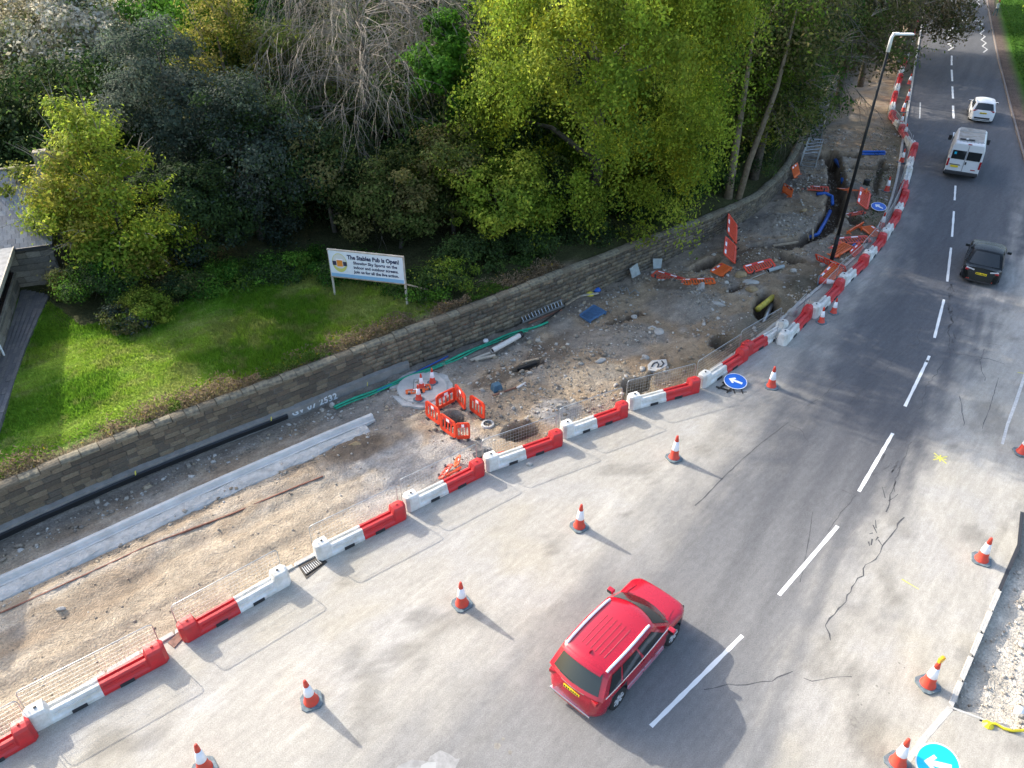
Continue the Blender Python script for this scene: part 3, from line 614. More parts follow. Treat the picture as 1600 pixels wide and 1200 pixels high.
# ================================================================ the slipformed kerb and other linear things
def ribbon(P, prof, name, m, parent=None, jit=0, sm=False):
    V = []; m_ = len(prof)
    for k in range(len(P)):
        a = P[max(0, k - 1)]; c = P[min(len(P) - 1, k + 1)]; d_ = np.array(c[:2]) - np.array(a[:2]); d_ = d_ / (np.hypot(*d_) + 1e-9)
        for o_, z in prof: 
            j = random.uniform(-jit, jit); V.append((P[k][0] - d_[1] * (o_ + j), P[k][1] + d_[0] * (o_ + j), z))
    b = MB(); b.add(V, [(m_ * k + j, m_ * k + (j + 1) % m_, m_ * (k + 1) + (j + 1) % m_, m_ * (k + 1) + j) for k in range(len(P) - 1) for j in range(m_)] + [tuple(range(m_ - 1, -1, -1)), tuple(m_ * (len(P) - 1) + j for j in range(m_))])
    return b.build(name, m, parent, smooth=sm)
KP = smoothcurve(GP([(-160, 985), (0, 914), (120, 860), (300, 777), (400, 733), (500, 690), (584, 655)]), .45, 6)
kb = empty('new_kerb', label='newly laid pale concrete kerb and channel running through the dirt', cat='kerb')
ribbon(KP, [(.16, -.2), (-.14, -.2), (-.14, .07), (-.03, .07), (.02, .19), (.05, .21), (.16, .21)], 'kerb_profile', M['freshcrete'], kb, .004)
ribbon(KP[:-1], [(-.145, -.2), (-.72, -.2), (-.62, -.02), (-.46, .04), (-.28, .045), (-.145, .06)], 'haunching', M['haunch'], kb, .06)
# straight joints in the kerb
rl = ribbon(smoothcurve(GP([(-60, 985), (0, 960), (120, 905), (250, 845), (367, 803), (440, 770), (505, 745)]), .4, 4), [(.02, -.02), (-.02, -.02), (-.02, .05), (.02, .05)], 'edge_membrane', M['rust'], None, .012); tag(rl, 'thin rusty brown edging strip across the sandy dirt', 'edging strip')
# kerb stones between the road and the works (mostly behind the barriers)
kr = empty('roadside_kerb', label='worn concrete kerb stones along the left edge of the road behind the barriers', cat='kerb')
KL = resample(LC, .92); q0 = next(i for i, p in enumerate(KL) if p[1] > 8)
kme = rough_block(99, .08); kme.materials.append(M['concrete']); cnt = 0
for k in range(q0, len(KL) - 1):
    p, p2 = KL[k], KL[k + 1]
    if p[1] > 118: break
    a = math.atan2(p2[1] - p[1], p2[0] - p[0]); o = link('kerb_stone', kme, kr); h = .05 if p[1] < 40 else .09
    o.location = ((p[0] + p2[0]) / 2 - math.sin(a) * .09, (p[1] + p2[1]) / 2 + math.cos(a) * .09, h - .14); o.rotation_euler = (0, 0, a + random.uniform(-.015, .015)); o.scale = (.9, .15, .28)
kq = empty('verge_kerb', label='reddish kerb stones along the right edge of the far road beside the grass verge', cat='kerb'); KR = resample(RC, .92); M['redkerb'] = mat('weathered_kerb', (.20, .165, .145), .9, var=.2, scale=5)
kme2 = rough_block(98, .08); kme2.materials.append(M['redkerb'])
for k in range(len(KR) - 1):
    p, p2 = KR[k], KR[k + 1]
    if p[1] < 44 or p[1] > 125: continue
    a = math.atan2(p2[1] - p[1], p2[0] - p[0]); o = link('kerb_stone', kme2, kq); o.location = ((p[0] + p2[0]) / 2 + math.sin(a) * .08, (p[1] + p2[1]) / 2 - math.cos(a) * .08, -.05); o.rotation_euler = (0, 0, a); o.scale = (.9, .15, .3)
# kerb left standing beside the excavated footway
ke = empty('standing_kerb', label='pale kerb run left standing beside the excavated footway at lower right', cat='kerb')
KE = resample(GP([(1485, 1104), (1525, 1008), (1562, 921)]), .915)
for k in range(len(KE) - 1):
    p, p2 = KE[k], KE[k + 1]; a = math.atan2(p2[1] - p[1], p2[0] - p[0]); o = link('kerb_stone', kme, ke); o.location = ((p[0] + p2[0]) / 2, (p[1] + p2[1]) / 2, -.125); o.rotation_euler = (0, 0, a); o.scale = (.9, .13, .29)
KE2 = GP([(1562, 921), (1592, 852), (1597, 800)])
ribbon([tuple(p) for p in KE2], [(.05, -.3), (-.05, -.3), (-.05, .006), (.05, .006)], 'cut_edge', M['darkpl'], ke)
ribbon([tuple(p) for p in GP([(1485, 1105), (1610, 1151), (1700, 1180)])], [(.03, -.3), (-.03, -.3), (-.03, .006), (.03, .006)], 'cut_edge', M['concrete'], ke)
strip(GP([(1485, 1106), (1447, 1150), (1405, 1205), (1380, 1240)]), .14, .0045, 'flush_kerb', M['concrete'], .1)

# ================================================================ water-filled barriers
def loftx(secs):
    """secs: list of (x, [(y, z)...])"""
    b = MB(); V = []; m_ = len(secs[0][1])
    for x, pr in secs: V += [(x, y, z) for y, z in pr]
    b.add(V, [(m_ * k + j, m_ * k + (j + 1) % m_, m_ * (k + 1) + (j + 1) % m_, m_ * (k + 1) + j) for k in range(len(secs) - 1) for j in range(m_)] + [tuple(range(m_ - 1, -1, -1)), tuple(m_ * (len(secs) - 1) + j for j in range(m_))])
    return b
MID = [(-.25, 0), (.25, 0), (.25, .13), (.20, .20), (.165, .42), (.14, .47), (.055, .48), (.04, .40), (-.04, .40), (-.055, .48), (-.14, .47), (-.165, .42), (-.20, .20), (-.25, .13)]
END = [(-.25, 0), (.25, 0), (.26, .13), (.25, .25), (.22, .62), (.18, .71), (.06, .74), (.03, .745), (-.03, .745), (-.06, .74), (-.18, .71), (-.22, .62), (-.25, .25), (-.26, .13)]
MID = [(y * .94, z * .80) for y, z in MID]; END = [(y * .94, z * .82) for y, z in END]
def shr(p, f, zz=1): return [(y * f, z * zz) for y, z in p]
HL = 1.60
def half(sign, m, name, parent):
    s_ = sign
    secs = [(0, MID), (s_ * (HL - .50), MID), (s_ * (HL - .44), END), (s_ * (HL - .10), END), (s_ * HL, shr(END, .55, .93))]
    o = loftx(secs).build(name, m, parent, bevel=.012)
    # two raised ribs each side and a recessed slot line, as moulded
    b = MB()
    for yy in (-.178, .178):
        b = MB(); b.bar((s_ * .06, yy, .265), (s_ * (HL - .56), yy, .265), .03, .035); b.build('moulded_rib', m, o)
    b = MB(); b.lathe([(.035, 0), (.035, .03), (.02, .035)], 10, (s_ * (HL - .27), 0, .607)); b.build('filler_cap', M['darkpl'] if m is not M['red'] else M['conered'], o)
    b = MB(); b.box((s_ * .55, 0, .055), (.34, .51, .11)); b.build('fork_slot', M['darkpl'], o)
    return o
def make_barrier(first, second, label):
    root = empty('road_barrier', label=label, cat='barrier', group='red and white water-filled barriers along the works')
    half(-1, M['red'] if first == 'r' else M['dirtywhite'], 'barrier_half', root); half(1, M['red'] if second == 'r' else M['dirtywhite'], 'barrier_half', root)
    b = MB(); y = .27; z0, z1, x1 = .08, 1.10, HL - .06
    P = [(-x1, y, z0), (-x1, y + .02, z1 - .10), (-x1 + .03, y + .02, z1 - .03), (-x1 + .10, y + .02, z1), (x1 - .10, y + .02, z1), (x1 - .03, y + .02, z1 - .03), (x1, y + .02, z1 - .10), (x1, y, z0)]
    b.tube(P, .013, 6); b.bar((-x1, y, z0 + .05), (x1, y, z0 + .05), .02); fr = b.build('fence_frame', M['galv'], root, smooth=True)
    b = MB()
    for k in range(28): xx = -x1 + (k + .5) * 2 * x1 / 28; b.bar((xx, y + .01, z0 + .05), (xx, y + .02, z1), .004)
    for k in range(7): zz = z0 + .12 + k * .14; b.bar((-x1, y + .01, zz), (x1, y + .01, zz), .004)
    b.build('wire_mesh', M['galv'], fr)
    return root
BAR = [((-150, 1262), (58, 1142), 'wr', 'road barrier at the lower left corner, only its red end in view'),
       ((48, 1136), (262, 1022), 'wr', 'road barrier second from the lower left, white end then red end'),
       ((285, 1000), (452, 905), 'rw', 'road barrier left of the gully grate, red end to the left'),
       ((494, 872), (632, 803), 'wr', 'road barrier just right of the gully grate'),
       ((634, 797), (755, 737), 'wr', 'road barrier in front of the folded red hole guard'),
       ((757, 733), (876, 690), 'wr', 'road barrier below the first pit, left of the white concrete heap'),
       ((877, 682), (978, 646), 'wr', 'road barrier directly in front of the pit with the gravel heap at its left'),
       ((980, 637), (1090, 608), 'wr', 'road barrier left of the fallen blue arrow sign'),
       ((1092, 604), (1163, 558), 'wr', 'road barrier behind the fallen blue arrow sign'),
       ((1160, 556), (1224, 516), 'rw', 'road barrier whose white end stops at the gap in the row'),
       ((1219, 540), (1264, 492), 'wr', 'road barrier beginning the second row, white end jutting onto the road'),
       ((1267, 497), (1312, 450), 'wr', 'road barrier behind the pair of cones at its foot'),
       ((1311, 448), (1350, 412), 'wr', 'road barrier next beyond the pair of cones'),
       ((1350, 411), (1378, 378), 'wr', 'road barrier beside the orange panels at the lamp post foot'),
       ((1378, 376), (1400, 341), 'wr', 'road barrier beside the cone and flat orange panel'),
       ((1397, 342), (1413, 309), 'wr', 'road barrier by the second fallen blue sign'),
       ((1408, 308), (1417, 272), 'rw', 'dirty white road barrier in the straight beyond the blue sign'),
       ((1416, 272), (1428, 234), 'wr', 'road barrier at the outer corner of the bulge toward the van'),
       ((1425, 236), (1407, 205), 'wr', 'road barrier turning back from the corner toward the works'),
       ((1408, 206), (1392, 183), 'wr', 'road barrier at the end of the kink by the trees'),
       ((1391, 181), (1397, 152), 'wr', 'road barrier under the tree branches, nearest of the far row'),
       ((1398, 150), (1405, 124), 'wr', 'road barrier under the tree branches, second of the far row'),
       ((1406, 122), (1413, 98), 'wr', 'road barrier under the tree branches, third of the far row'),
       ((1414, 96), (1420, 74), 'wr', 'road barrier under the tree branches, fourth of the far row'),
       ((1420.5, 73), (1426, 53), 'wr', 'road barrier far off, last but one before the crossing'),
       ((1426.5, 52), (1431, 35), 'wr', 'road barrier farthest off, near the crossing')]
protoWR = protoRW = None
for a, b_, kind, lab in BAR:
    if kind == 'wr':
        if protoWR is None: protoWR = make_barrier('w', 'r', lab); o = protoWR
        else: o = copy_tree(protoWR)
    else:
        if protoRW is None: protoRW = make_barrier('r', 'w', lab); o = protoRW
        else: o = copy_tree(protoRW)
    A, B = G(*a), G(*b_); A.z = B.z = 0; d_ = B - A; ang = math.atan2(d_.y, d_.x); n_ = Vector((-d_.y, d_.x, 0)).normalized()
    o.location = (A + B) / 2 + n_ * random.uniform(-.03, .03) + Vector((0, 0, .002)); o.rotation_euler = (0, 0, ang + random.uniform(-.012, .012)); o.scale = (d_.length / (2 * HL) * 1.0, 1, 1); o['label'] = lab

# ================================================================ cones
def make_cone(label, group, lamp=False):
    root = empty('traffic_cone', label=label, cat='traffic cone', group=group)
    b = MB(); h = .27; c_ = .10; poly = [(h - c_, -h), (h, -h + c_), (h, h - c_), (h - c_, h), (-h + c_, h), (-h, h - c_), (-h, -h + c_), (-h + c_, -h)]
    b.prism(poly, 0, .045); b.build('base', M['conebase'], root, bevel=.008)
    b = MB(); b.lathe([(.20, .045), (.195, .07), (.165, .10), (.125, .40)], 20, caps=False); b.build('cone_body', M['conered'], root, smooth=True)
    b = MB(); b.lathe([(.127, .395), (.131, .40), (.078, .76), (.074, .762)], 20, caps=False); b.build('reflective_sleeve', M['sleeve'], root, smooth=True)
    b = MB(); b.lathe([(.074, .755), (.045, .96), (.035, 1.0), (.02, 1.005)], 16); b.build('cone_top', M['conered'], root, smooth=True)
    if lamp:
        b = MB(); b.box((0, 0, 1.03), (.12, .07, .08)); b.lathe([(.03, -.04), (.09, -.035), (.095, 0), (.09, .035), (.03, .045)], 14, (0, -.01, 1.14), 'Y'); b.build('warning_lamp', M['lamp'], root, smooth=False)
    return root
M['lamp'] = mat('amber_lamp', (.80, .42, .02), .3)
G1, G2, G3 = 'cones set out along the road', 'small cones on the round manhole slab', 'cones among the far works'
CONES = [((1205, 604), 1, G1, 'cone on the road beside the fallen blue arrow sign', 0), ((1053, 716), 1, G1, 'cone on the road between the red car and the barriers, third from the blue sign', .3),
         ((905, 823), 1, G1, 'cone on the road above the red car', .5), ((722, 944), 1, G1, 'cone on the road left of the red car with a long shadow', .45), ((487, 1096), 1, G1, 'cone with long shadow at lower left, below the gully grate', .5),
         ((320, 1202), 1, G1, 'cone cut by the bottom edge of the picture at lower left', .55), ((1596, 708), 1, G1, 'cone cut by the right edge of the picture', .1), ((1533, 875), 1, G1, 'cone at right beside the excavated footway', -.25),
         ((1402, 1193), 1, G1, 'cone at lower right next to the pale blue arrow sign', .75),
         ((1302, 489), .8, G3, 'right of the two cones standing against the barriers', .2), ((1283, 504), .8, G3, 'left of the two cones standing against the barriers', .3),
         ((1377, 356), .95, G3, 'cone standing beyond the flat orange panel, inside the barriers', .1), ((1385, 299), .95, G3, 'cone on the weedy strip beside the second fallen blue sign', 0), ((1408, 254), .95, G3, 'cone leaning at the corner of the barriers near the van', .2),
         ((1413, 213), .95, G3, 'cone behind the kinked barriers, nearest of the far line', 0), ((1406.5, 196), .95, G3, 'cone second in the far line under branches', 0), ((1410.5, 175), .95, G3, 'cone third in the far line under branches', 0), ((1417.5, 157), .95, G3, 'cone fourth in the far line under branches', 0), ((1420, 132), .95, G3, 'cone farthest in the line under branches', 0)]
pc = None
for px, sc, gr, lab, rz in CONES:
    o = make_cone(lab, gr) if pc is None else copy_tree(pc); pc = pc or o
    o.location = G(*px) + Vector((0, 0, .006)); o.rotation_euler = (random.uniform(-.05, .05), random.uniform(-.05, .05), rz + random.uniform(-.3, .3)); o.scale = (sc,) * 3; o['label'] = lab; o['group'] = gr
lc = make_cone('cone topped by an amber lamp at the kerb of the excavated footway', G1, True); lc.location = G(1449, 1070) + Vector((0, 0, .006)); lc.rotation_euler = (0, 0, .3)
pd = None
for px, lab in (((676, 598), 'rear cone of three on the round concrete slab'), ((659, 607), 'middle cone of three on the round concrete slab'), ((654.5, 624), 'front cone of three on the round concrete slab')):
    o = copy_tree(pc); o.location = G(*px, .13); o.scale = (.72,) * 3; o.rotation_euler = (0, 0, random.uniform(0, 1)); o['label'] = lab; o['group'] = G2
    if px[0] == 676 or 1:
        for ch in o.children:
            if ch.name.startswith('base'): ch.data = ch.data
fc = copy_tree(pc); fc['label'] = 'cone knocked over beneath the orange panels by the lamp post'; fc['group'] = G3; fc.location = G(1280, 438, .2); fc.rotation_euler = (R(80), R(20), R(50))
# ================================================================ plastic pedestrian panels lying about the works
def panel_mesh(L=2.0, H=1.0, m=None):
    """parts of a slotted plastic barrier panel in its own plane: x along, z up"""
    fr = MB(); t = .045
    r = .09
    poly = []
    fr.bar((-L / 2 + r, 0, .03), (L / 2 - r, 0, .03), t, .06); fr.bar((-L / 2 + r, 0, H - .03), (L / 2 - r, 0, H - .03), t, .06)
    fr.bar((-L / 2 + .03, 0, r), (-L / 2 + .03, 0, H - r), .06, t, up=(0, 1, 0)); fr.bar((L / 2 - .03, 0, r), (L / 2 - .03, 0, H - r), .06, t, up=(0, 1, 0))
    for sx in (-1, 1):
        for z0, z1 in ((.03, r), (H - .03, H - r)): fr.bar((sx * (L / 2 - r), 0, z0), (sx * (L / 2 - .03), 0, z1), t, .06)
    fr.box((0, 0, H - .13), (L - .08, .036, .17)); fr.box((0, 0, .10), (L - .08, .036, .10))
    n = int(L / .17)
    for k in range(n + 1): x = -L / 2 + .08 + (L - .16) * k / n; fr.bar((x, 0, .13), (x, 0, H - .20), .06 if L > 1 else .04, .035, up=(0, 1, 0))
    return fr
def make_panel(L, H, m, label, group, cat='barrier'):
    root = empty('slotted_barrier_panel', label=label, cat=cat, group=group)
    panel_mesh(L, H).build('panel_frame', m, root)
    n = 4 if L > 1 else 3
    for k in range(n):
        b = MB(); w = (L - .3) / n; b.box((-L / 2 + .15 + w * (k + .5), 0, H - .13), (w - .01, .044, .13)); b.build('reflective_block', M['sleeve'] if k % 2 == (1 if n == 3 else 0) else M['red'], root)
    for sx in (-1, 1):
        b = MB(); b.box((sx * L * .32, 0, -.02), (.10, .34 if L > 1 else .2, .05)); b.build('foot', M['darkbase'] if m is not M['orange'] else m, root)
    return root
PAN = {}
def set_frame(o, p0, p1, p2, L, H):
    e1 = p1 - p0; l1 = e1.length; e1n = e1.normalized(); e2 = p2 - p0; e2 = e2 - e1n * e2.dot(e1n); l2 = e2.length; e2n = e2.normalized(); nn = e2n.cross(e1n)
    c = p0 + e1 * .5
    m = Matrix(((e1n.x * l1 / L, nn.x, e2n.x * l2 / H, c.x), (e1n.y * l1 / L, nn.y, e2n.y * l2 / H, c.y), (e1n.z * l1 / L, nn.z, e2n.z * l2 / H, c.z), (0, 0, 0, 1)))
    o.matrix_world = m
PANELS = [  # foot edge a, b, top corner above a, heights, colour, label
 ((1151, 382), (1152, 352), (1135, 381), .15, .35, .75, 'redorange', 'red slotted panel leaning upright by the woodland wall, upper of a hinged pair'),
 ((1149, 413), (1151, 385), (1129, 410), .10, .2, .6, 'redorange', 'red slotted panel leaning by the woodland wall, lower of a hinged pair'),
 ((1127, 432), (1145, 419), (1105, 426), .06, .08, .14, 'orange', 'dull orange slotted panel flat at the foot of the hinged red pair'),
 ((1066, 445), (1119, 443), (1067, 436), .06, .08, .12, 'orange', 'dull orange slotted panel flat on the dirt between red panel and hinged pair'),
 ((1016, 431), (1062, 445), (1020, 420), .06, .08, .10, 'fadedred', 'faded red slotted panel flat on the dirt beside the grey boards'),
 ((1169, 428), (1213, 416), (1173, 412), .10, .10, .34, 'redorange', 'red slotted panel flat near the dark pit with grey pipe offcut'),
 ((1241, 279), (1250, 271), (1238, 260), .05, .05, .75, 'orange', 'orange slotted panel leaning on the wall end, rear of two'),
 ((1222, 299), (1236, 309), (1227, 287), .05, .05, .6, 'orange', 'orange slotted panel leaning on the wall end, front of two'),
 ((1249, 296), (1296, 299), (1249, 289), .05, .08, .10, 'fadedred', 'faded orange-red panel flat across the path beyond the trench'),
 ((1318, 297), (1361, 299), (1317, 294.5), .45, .4, .10, 'orange', 'bright orange panel on edge behind the lamp post'),
 ((1356, 328), (1361, 303), (1336, 327), .10, .15, .45, 'redorange', 'red slotted panel with white blocks propped near the second fallen blue sign'),
 ((1322, 339), (1354, 333), (1338, 331), .04, .04, .07, 'fadedred', 'faded pink-red panel flat under the propped red panel'),
 ((1343, 355), (1363, 370), (1361, 351), .10, .12, .15, 'orange', 'orange slotted panel flat beside the cone near the barriers'),
 ((1312, 382), (1363, 378), (1310, 371), .06, .06, .16, 'fadedred', 'long faded red panel flat, uppermost in the pile at the lamp post'),
 ((1306, 403), (1335, 386), (1284, 393), .08, .10, .14, 'orange', 'bright orange panel flat in the pile at the lamp post'),
 ((1276, 406), (1323, 426), (1273, 396), .05, .05, .5, 'redorange', 'red-orange panel propped on edge against the lamp post foot'),
 ((1298, 443), (1318, 421), (1277, 434), .12, .14, .32, 'orange', 'dull orange panel tilted over the fallen cone, nearest in the pile'),
 ((1322, 366), (1346, 352), (1330, 358), .08, .10, .35, 'orange', 'orange slotted panel tipped up behind the long faded red panel'),
 ((1335, 402), (1350, 388), (1323, 396), .05, .05, .30, 'redorange', 'red slotted panel tipped against the orange pile, nearest the barriers'),
 ((757, 721), (791, 711), (752, 715), .05, .05, .10, 'redorange', 'small red-orange panel lying behind the barrier row near the hole guard')]
for a, b_, c, za, zb, zc, col, lab in PANELS:
    if col not in PAN: o = make_panel(2.0, 1.0, M[col], lab, 'slotted plastic panels strewn about the works'); PAN[col] = o
    else: o = copy_tree(PAN[col])
    o['label'] = lab; set_frame(o, G(*a, za + .03), G(*b_, zb + .03), G(*c, zc + .03), 2.0, 1.0)
# hole guard: small upright panels round the open hole
gp = None
GUARD = [((665.5, 649), (687.5, 665), .74, 'left outer panel of the red guard round the open hole'), ((688, 669), (712.5, 686), .74, 'front left panel of the red guard, nearest the camera'),
         ((713, 686), (735, 685), .74, 'front right panel of the red guard, facing the camera'), ((682, 641), (712, 626), .70, 'rear panel of the red guard round the open hole'),
         ((711, 622), (727, 642), .74, 'rear right panel of the red guard seen edge-on'), ((734, 640), (757, 656), .74, 'detached right panel of the red guard by the blue pipe scraps')]
for a, b_, h, lab in GUARD:
    if gp is None: o = gp = make_panel(.75, .75, M['redorange'], lab, 'red guard panels round the open hole')
    else: o = copy_tree(gp)
    o['label'] = lab; p0, p1 = G(*a, .04), G(*b_, .04); set_frame(o, p0, p1, p0 + Vector((.04, .02, h)), .75, .75)
for k, (a, b_, c, lab) in enumerate([((684, 748), (700, 726), (691, 749), 'folded red guard panel lying behind the barriers, left of three'), ((697, 745), (720, 732), (699, 741), 'folded orange guard panel lying behind the barriers, front of three'), ((709, 731), (712, 716), (716, 731), 'folded orange guard panel lying behind the barriers, rear of three')]):
    o = copy_tree(gp); o['label'] = lab; o['group'] = 'folded guard panels behind the barriers'; set_frame(o, G(*a, .06), G(*b_, .10), G(*c, .16 + .05 * k), .75, .75)
    if k: 
        for ch in o.children:
            if ch.name.startswith('panel_frame'): ch.data = ch.data.copy(); ch.data.materials[0] = M['orange']
for k, (a, b_, c, lab) in enumerate([((634, 616), (664, 613), (636, 609), 'folded orange guard lying flat on the round slab, left'), ((655, 611), (674, 608), (657, 602), 'folded orange guard lying flat on the round slab, right')]):
    o = copy_tree(gp); o['label'] = lab; o['group'] = 'orange guards lying on the manhole slab'; set_frame(o, G(*a, .16), G(*b_, .16), G(*c, .24 - .04 * k), .75, .75)
    for ch in o.children:
        if ch.name.startswith('panel_frame'): ch.data = ch.data.copy(); ch.data.materials[0] = M['orange']
# ================================================================ round slab with its cover
def at(u, v, z=0): return G(u, v, z)
c = at(660, 608); b = MB(); b.lathe([(1.02, -.3), (1.02, .10), (.98, .125)], 48, (c.x, c.y, 0)); sl_ = b.build('manhole_slab', M['concrete']); tag(sl_, 'round pale concrete manhole slab with square cover and three small cones on it', 'manhole')
r_ = random.Random(4); b = MB(); P = [(c.x + math.cos(t / 24 * 6.283) * 1.28 * r_.uniform(.93, 1.06), c.y + math.sin(t / 24 * 6.283) * 1.28 * r_.uniform(.93, 1.06)) for t in range(24)]; b.prism(P, -.3, .045); b.build('rough_collar', M['haunch'], sl_, bevel=0)
b = MB(); b.box((c.x + .02, c.y + .12, .132), (.80, .80, .012), rz=.05); b.build('cover_frame', M['footing'], sl_)
b = MB(); b.box((c.x + .02, c.y + .12, .14), (.72, .72, .012), rz=.05); b.build('cover_plate', M['concrete'], sl_)
# small square cover and bits round the guard
for px, w in (((762, 663), .22),): 
    b = MB(); p = at(*px, .05); b.lathe([(.17, -.04), (.26, -.04), (.24, .05), (.17, .05)], 20, p, caps=False); o = b.build('concrete_ring', M['haunch']); tag(o, 'small broken concrete ring on the dirt right of the hole guard', 'ring')
# ================================================================ pipes, timber, pallets and other scraps
def pipe(pts, r, name, m, label, cat, n=12, hollow=True):
    if hollow and len(pts) == 2:
        root = empty(name, (0, 0, 0), label=label, cat=cat); b = MB(); b.tube(pts, r, n, caps=False); b.tube(pts, r * .86, n, caps=False)
        b.build('pipe_wall', m, root, smooth=True)
        b = MB(); d_ = (Vector(pts[1]) - Vector(pts[0])).normalized()
        b.tube([Vector(pts[0]) + d_ * .05, Vector(pts[0]) + d_ * .07], r * .87, n); b.build('bore', M['blackpl'], root); b = MB(); b.tube([Vector(pts[1]) - d_ * .07, Vector(pts[1]) - d_ * .05], r * .87, n); b.build('bore', M['blackpl'], root)
        return root
    b = MB(); b.tube(pts, r, n); o = b.build(name, m, smooth=True); tag(o, label, cat); return o
wp = pipe([at(769, 548, .16), at(812, 524, .16)], .12, 'drain_pipe', M['pvc'], 'muddy white drain pipe with dark collar lying near the wall', 'pipe')
b = MB(); d_ = (at(812, 524, .16) - at(769, 548, .16)).normalized(); b.tube([at(812, 524, .16) - d_ * .02, at(812, 524, .16) + d_ * .14], .15, 14); b.build('collar', M['blackpl'], wp, smooth=True)
b = MB(); b.lathe([(.02, .14), (.10, .12), (.13, .05), (.12, 0)], 14, at(759, 534)); tag(b.build('end_cap', M['white'], smooth=True), 'white pipe cap on the dirt beside the muddy white pipe', 'cap')
for k, (a, c_, lab) in enumerate((((735, 563), (766, 551), 'pale timber batten beside the white pipe, rear of two'), ((742, 562), (774, 555), 'pale timber batten beside the white pipe, front of two'))):
    b = MB(); b.bar(at(*a, .05 + .03 * k), at(*c_, .08), .12, .05); tag(b.build('timber_batten', M['palewood']), lab, 'timber', 'battens by the white pipe')
P = smoothcurve(GP([(522, 638), (560, 622), (600, 606), (640, 590), (700, 566), (745, 545), (780, 530), (812, 519), (840, 511), (856, 505)]), .3, 3)
b = MB(); b.tube([(p[0], p[1], .06 + .03 * math.sin(k * .7)) for k, p in enumerate(P)], .055, 8); cb = b.build('cable_duct', M['green'], smooth=True); tag(cb, 'long green duct cable lying along the foot of the wall', 'duct')
b = MB(); b.tube([(p[0] + .09, p[1] - .10, .05 + .02 * math.sin(k * .9)) for k, p in enumerate(P[:-4])], .035, 8); b.build('second_strand', M['green'], cb, smooth=True)
b = MB(); b.tube([(p[0], p[1], .05) for p in smoothcurve(GP([(590, 612), (625, 596), (660, 578), (700, 558)]), .3, 2)], .03, 6); tag(b.build('blue_hose', M['bluepl'], smooth=True), 'thin blue hose behind the green duct beside the round slab', 'hose')
# ladder on edge against the wall foot
lad = empty('ladder', label='galvanised ladder lying along the foot of the wall behind the green duct', cat='ladder')
A0, A1, B0, B1 = at(816, 504, .12), at(881, 477, .12), at(811, 494, .35), at(878, 468, .35)
b = MB(); b.bar(A0, A1, .05, .07); b.build('stile', M['galv'], lad); b = MB(); b.bar(B0, B1, .05, .07); b.build('stile', M['galv'], lad)
for k in range(13):
    t = (k + .5) / 13; b = MB(); b.bar(A0.lerp(A1, t), B0.lerp(B1, t), .03, .03); b.build('rung', M['galv'], lad)
# pallet
pal = empty('pallet', label='blue wooden pallet lying on the dirt', cat='pallet'); q = [at(906, 492, .13), at(921, 502, .13), at(948, 487, .13), at(928, 476, .13)]
for k in range(5):
    t = (k + .5) / 5; b = MB(); b.bar(q[0].lerp(q[1], t), q[3].lerp(q[2], t), .20, .03); b.build('deck_board', M['palletblue'], pal)
for t in (.06, .5, .94):
    b = MB(); a_ = q[0].lerp(q[3], t) - Vector((0, 0, .07)); c_ = q[1].lerp(q[2], t) - Vector((0, 0, .07)); b.bar(a_, c_, .10, .09); b.build('bearer', M['palletblue'], pal)
# scraps by the ladder's end
def slab(px, z0, z1, name, m, label, cat, group=None, tilt=None):
    P = [at(u, v, z1) for u, v in px]; b = MB(); b.prism([(p.x, p.y) for p in P], z0, z1); o = b.build(name, m); 
    if tilt: 
        c_ = sum(P, Vector()) / len(P); o.data.transform(Matrix.Translation(-c_)); o.location = c_; o.rotation_euler = tilt
    return tag(o, label, cat, group)
for k, (a, c_, m_, nm, lab) in enumerate([((884, 476), (905, 463), 'wood', 'timber_plank', 'brown plank at the end of the ladder'), ((906, 462), (935, 458), 'palewood', 'timber_plank', 'pinkish plank beyond the ladder by the blue cloth'),
        ((826, 505), (878, 484), 'rust', 'rusty_bar', 'rusty bar lying below the ladder'), ((845, 506), (882, 480), 'iron', 'black_bar', 'black bar lying askew below the ladder')]):
    b = MB(); b.bar(at(*a, .08), at(*c_, .08), .10 if k < 2 else .05, .06); tag(b.build(nm, M[m_]), lab, 'plank' if k < 2 else 'bar')
b = MB(); b.lathe([(.0, .14), (.12, .13), (.22, .07), (.25, 0)], 12, at(921, 460)); tag(b.build('yellow_bag', M['pipeyellow'], smooth=True), 'yellow sack between the two planks by the wall', 'sack')
b = MB(); b.lathe([(.0, .16), (.12, .13), (.2, .05), (.24, 0)], 10, at(932, 453)); tag(b.build('blue_bag', M['bluepl'], smooth=True), 'crumpled blue sheet by the plank at the wall', 'sheet')
for px, lab, s_ in (((983, 420, 1000, 428), 'grey board leaning on the wall, left of two', 0), ((1021, 404, 1034, 418), 'grey board leaning on the wall, right of two', 1)):
    u0, v0, u1, v1 = px
    if s_ == 0: P = [at(984, 420, .62), at(996, 411, .72), at(1001, 428, .08), at(988, 435, .03)]
    else: P = [at(1020, 404, .5), at(1035, 404, .5), at(1033, 419, .06), at(1021, 420, .04)]
    n_ = (P[1] - P[0]).cross(P[3] - P[0]).normalized() * .03; b = MB(); b.add(P + [p + n_ for p in P], [(0, 1, 2, 3), (4, 7, 6, 5), (0, 4, 5, 1), (1, 5, 6, 2), (2, 6, 7, 3), (3, 7, 4, 0)]); tag(b.build('leaning_board', M['ply']), lab, 'board', 'boards leaning on the wall')
# chain of rope scraps
P = GP([(967, 447), (972, 455), (980, 450), (984, 459), (992, 453), (998, 458)], .06)
b = MB(); b.tube([tuple(p) for p in P], .045, 6); tag(b.build('rope_coil', M['footing'], smooth=True), 'tangled grey rope on the dirt above the gravel heap', 'rope')
